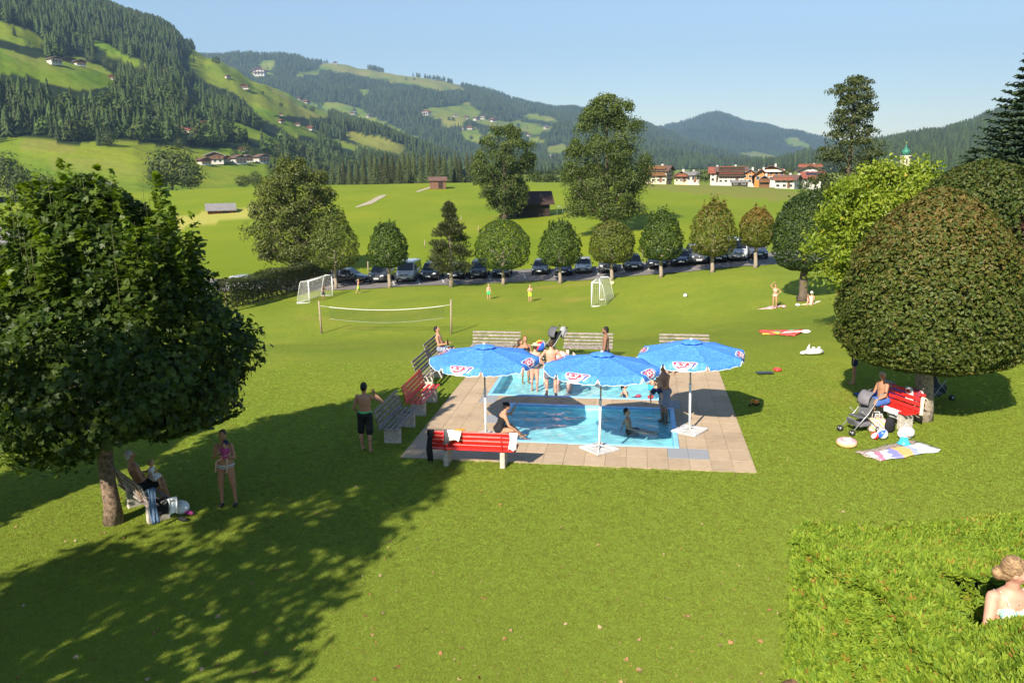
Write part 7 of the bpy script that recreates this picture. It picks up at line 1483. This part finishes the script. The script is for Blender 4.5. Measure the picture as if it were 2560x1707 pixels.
# clothes on the benches
def drape(label, name, m, top, nrm, side, w, front, back, sw=.03, cat='clothes', ragged=0.0):
    """cloth hung over an edge at `top`: falls on both sides"""
    V = []; F = []; n, k = 8, 12; ln = front + back
    for i in range(n + 1):
        for j in range(k + 1):
            d = -back + ln * j / k; u = (i / n - .5) * w * (1 - .25 * abs(d) / max(front, back) * ragged); a = abs(d); sg = 1 if d > 0 else -1; off = sg * min(a, .03) + sg * a * .10
            V.append(top + side * (u + .02 * math.sin(d * 9 + i)) + nrm * (off + sw * .4 * math.sin(i * 1.6 + d * 4)) + Vector((0, 0, .018 - max(0, a - .02) * (1 + .1 * math.sin(i * 1.1) * ragged))))
    for i in range(n):
        for j in range(k): q = i * (k + 1) + j; F.append((q, q + 1, q + k + 2, q + k + 1))
    c = Vector(top); mb = MB().add([v - c for v in V], F, True); o = mb.build(name, m, None, False); o.location = c; so__ = o.modifiers.new('t', 'SOLIDIFY'); so__.thickness = .008; tag(o, label, cat); return o
fa_, fb_ = gd(1120, 1156), gd(1259, 1164); fs = (fb_ - fa_).normalized(); fn = Vector((dn[0], dn[1], 0)); fc = (fa_ + fb_) / 2; edge = lambda u: fc + fs * u - fn * .385 + Vector((0, 0, .94))
drape('white t-shirt hanging over the back of the bright red bench', 't_shirt', CL['white'], edge(-.42), -fn, fs, .34, .26, .2, ragged=1.0)
drape('dark grey cloth beside the white t-shirt on the bright red bench', 'cloth', CL['darkgrey'], edge(-.60), -fn, fs, .16, .36, .2, ragged=.6)
drape('black jacket hanging down the end of the bright red bench', 'jacket', CL['black'], edge(-1.0) , -fn, fs, .14, .78, .2, ragged=.4)
drape('white plastic bag hanging from the other end of the bright red bench', 'carrier_bag', CL['white'], edge(.98), -fn, fs, .17, .42, .1, ragged=-.6)
thing1('towel_roll', 'orange towel lying on top of the bright red bench back', 'towel', MB().ball((0, 0, .02), (.14, .05, .03), 12, 6), PL['orange'], edge(-.28) + Vector((0, 0, .01)))
re = RBc - rbn * .385 + Vector((0, 0, .99))
drape('wine red and white striped towel over the back of the shaded red bench', 'towel', stripes('towel_wine', (.22, .03, .07), (.72, .70, .66), 1.6, 'X'), re - rbd * .35, rbn, rbd, .5, .45, .3, cat='towel')
drape('grey blue cloth over the far end of the shaded red bench', 'cloth', CL['grey'], re + rbd * .55, rbn, rbd, .35, .3, .2)
drape('white shirt spread over the seat of the shaded red bench', 't_shirt', CL['white'], RBc - rbd * .25 + rbn * .22 + Vector((0, 0, .47)), rbn, rbd, .5, .16, .3)
drape('beige bag strap cloth at the near end of the shaded red bench', 'cloth', CL['cream'], RBc - rbd * .78 - rbn * .3 + Vector((0, 0, .85)), rbn, rbd, .12, .5, .1)
me_ = mc + md * .80 + mn * .12 + Vector((0, 0, .48))
drape('blue jeans hanging from the end of the bench under the maple', 'jeans', CL['denim'], mc + md * .84 - mn * .18 + Vector((0, 0, .82)), md, mn, .14, .75, .2, cat='clothes')
drape('white plastic bag on the bench end under the maple', 'carrier_bag', mat('bag_plastic', (.75, .78, .8), .4), me_ + mn * .1, md, mn, .18, .34, .1, cat='bag', ragged=.5)
drape('black jacket over the seat of the bench under the maple', 'jacket', CL['black'], me_ - mn * .1 - md * .1, md, mn, .3, .34, .35)
thing1('shopping_bag', 'crumpled white shopping bag on the grass by the maple bench', 'bag', MB().ball((0, 0, .13), (.17, .13, .15), 12, 8), mat('bag_plastic', (.75, .78, .8), .4), mc + md * .55 + mn * .5)
for i, (dx, c, lb) in enumerate(((0, 'black', 'black shoe lying by the foot of the maple bench'), (.22, 'magenta', 'magenta shoe lying by the foot of the maple bench'))):
    thing1('shoe', lb, 'shoe', MB().ball((0, 0, .045), (.05, .13, .05), 12, 8), CL[c], mc + md * (.95 - dx) + mn * (.35 + dx), 1.1)
# pool toys
thing1('toy_bucket', 'red toy bucket floating at the far pool edge', 'bucket', MB().lathe([(.07, 0), (.09, .14), (.095, .145), (.088, .145), (.068, .02)], 16), PL['red'], gd(1628, 999) + Vector((0, .1, -.06)))
thing1('toy_boat', 'small dark red toy floating in the far pool', 'toy', MB().ball((0, 0, .03), (.10, .06, .05), 12, 8), mat('toy_wine', (.35, .04, .08), .4), gd(1596, 992, -.07))
thing1('swim_board', 'flat black and orange swim board on the grass', 'board', MB().box((0, 0, .03), (.55, .26, .05), None, .02), PL['black'], gd(1912, 934), .05)
rb_ = empty('toy_ring', gd(1943, 927), 0, 'red plastic ring lying on the grass near the parasol shadow', 'ring'); torus(MB(), .10, .04, c=(0, 0, .05)).build('ring', PL['red'], rb_)
ex = empty('toy_digger', gd(1890, 1012), .5, 'toy digger in the parasol shadow', 'toy'); MB().box((0, 0, .10), (.16, .10, .10), None, .02).build('cab', PL['orange'], ex)
for sx in (-1, 1): MB().box((0, sx * .05, .03), (.20, .04, .06), None, .02).build('track', PL['black'], ex)
MB().tube([(-.05, 0, .14), (-.16, 0, .20), (-.24, 0, .06)], .016, 6).build('arm', PL['orange'], ex); MB().box((-.25, 0, .04), (.07, .08, .06), None, .01).build('bucket', PL['black'], ex)
fl_ = empty('inflatable_animal', hit(2032, 885), .2, 'white inflatable swim animal with upright horn on the lawn', 'inflatable'); fl_.scale = (.55, .55, .50); INF = mat('white_vinyl', (.55, .54, .53), .3, .06, 4)
MB().tube([(-.55, -.12, .16), (-.2, -.22, .2), (.25, -.22, .2), (.6, -.05, .18), (.62, .15, .18), (.3, .28, .2), (-.2, .25, .2), (-.52, .08, .16)], [.11, .17, .18, .17, .17, .18, .17, .11], 12).build('body', INF, fl_); MB().ball((-.72, -.02, .15), (.26, .15, .14), 14, 8).build('head', INF, fl_); MB().tube([(-.35, 0, .2), (-.36, 0, .5), (-.28, 0, .78)], [.15, .10, .02], 10).build('horn', INF, fl_)
for (x, y) in ((.15, .2), (.55, .18)): MB().ball((x, y, .42), (.12, .10, .09), 10, 6).build('fin', INF, fl_)
for i, (x, y, c, lb) in enumerate(((1959, 769, 'pink', 'pair of pink sandals beside the pink towel'), (1994, 765, 'white', 'white sandals beside the cream towel'), (2015, 833, 'white', 'white bag next to the melon towel'), (1998, 747, 'black', 'black and white bag at the foot of the forked tree'))):
    thing1('sandals' if i < 2 else 'bag', lb, 'sandals' if i < 2 else 'bag', MB().ball((0, 0, .08), (.22 if i > 1 else .16, .13, .09 if i < 3 else .25), 12, 8), PL[c], hit(x, y))
# strollers
def stroller(label, p, rz, fab, fab2, s=1.0, bag=None):
    o = empty('stroller', p, rz, label, 'stroller'); o.scale = (s, s, s); al = STEEL
    for sy in (-1, 1):
        y = sy * .22
        MB().tube([(.42, y, .08), (-.10, y, .55), (-.45, y, 1.02), (-.55, y, 1.05)], .013, 7).build('side_tube', al, o); MB().tube([(-.40, y, .10), (-.02, y, .48), (.14, y, .62)], .012, 7).build('rear_tube', al, o); MB().ball((-.57, y, 1.05), (.05, .02, .02), 8, 6).build('grip', BLKP, o)
        for x in (.42, -.40):
            for d in (-.03, .03): wh = MB().lathe([(.05, -.012), (.075, -.012), (.08, 0), (.075, .012), (.05, .012)], 14, (0, 0, 0), True, Matrix.Rotation(math.pi / 2, 3, 'X')).build('wheel', TYRE, o); wh.location = (x, y + d, .08); MB().lathe([(.01, .014), (.048, .014), (.048, -.014)], 10, (0, 0, 0), True, Matrix.Rotation(math.pi / 2, 3, 'X')).build('hub', STEEL, wh)
    MB().box((.02, 0, .42), (.36, .38, .05), Matrix.Rotation(-.15, 3, 'Y'), .02).build('seat', fab, o); MB().box((-.20, 0, .68), (.06, .38, .52), Matrix.Rotation(-.45, 3, 'Y'), .025).build('backrest', fab, o); MB().box((.24, 0, .30), (.05, .34, .22), Matrix.Rotation(.4, 3, 'Y'), .02).build('footrest', fab, o); MB().box((-.08, 0, .22), (.4, .36, .12), None, .03).build('basket', fab2, o)
    V = []; F = []; n, k = 6, 8
    for i in range(n + 1):
        a = math.pi * (.05 + .5 * i / n)
        for j in range(k + 1): t = -.2 + .4 * j / k; V.append((-.30 + .30 * math.sin(a) * (1 - (t / .42) ** 2), t, .78 + .28 * math.cos(a) * 1.0 + .02))
    for i in range(n):
        for j in range(k): q = i * (k + 1) + j; F.append((q, q + 1, q + k + 2, q + k + 1))
    h = MB().add(V, F, True).build('hood', fab2, o, False); sd_ = h.modifiers.new('t', 'SOLIDIFY'); sd_.thickness = .012
    if bag: MB().ball((-.58, 0, .85), (.14, .17, .22), 12, 8).build('hanging_bag', bag, o)
    return o
stroller('grey folding stroller beside the checked basket and beach ball', gd(2146, 1078), math.pi + .35, CL['darkgrey'], mat('stroller_grey', (.16, .15, .17), .8), 1.0)
stroller('dark stroller parked behind the trunk of the ball tree', gd(2335, 1000), .4, mat('stroller_blue', (.06, .07, .10), .8), CL['darkgrey'], 1.05)
stroller('black stroller with a backpack hung on its handle between the grey benches', gd(1372, 900) + Vector((.05, .35, 0)), -2.6, CL['black'], CL['darkgrey'], 1.05, CL['grey'])
# ================================================================== haze
hz = MB(); hz.box((0, 3800, 560), (11000, 9400, 1200)); 
hm = bpy.data.materials.new('haze'); hm.use_nodes = True; hn = hm.node_tree; hn.nodes.remove(hn.nodes['Principled BSDF'])
pv = N(hn, 'ShaderNodeVolumePrincipled'); pv.inputs['Color'].default_value = (.44, .68, 1.0, 1); pv.inputs['Density'].default_value = 1.2e-4; pv.inputs['Anisotropy'].default_value = .2
hn.links.new(pv.outputs[0], hn.nodes['Material Output'].inputs['Volume'])
ho = hz.build('haze', hm); tag(ho, 'thin blue summer haze over the valley', None, None, 'stuff')
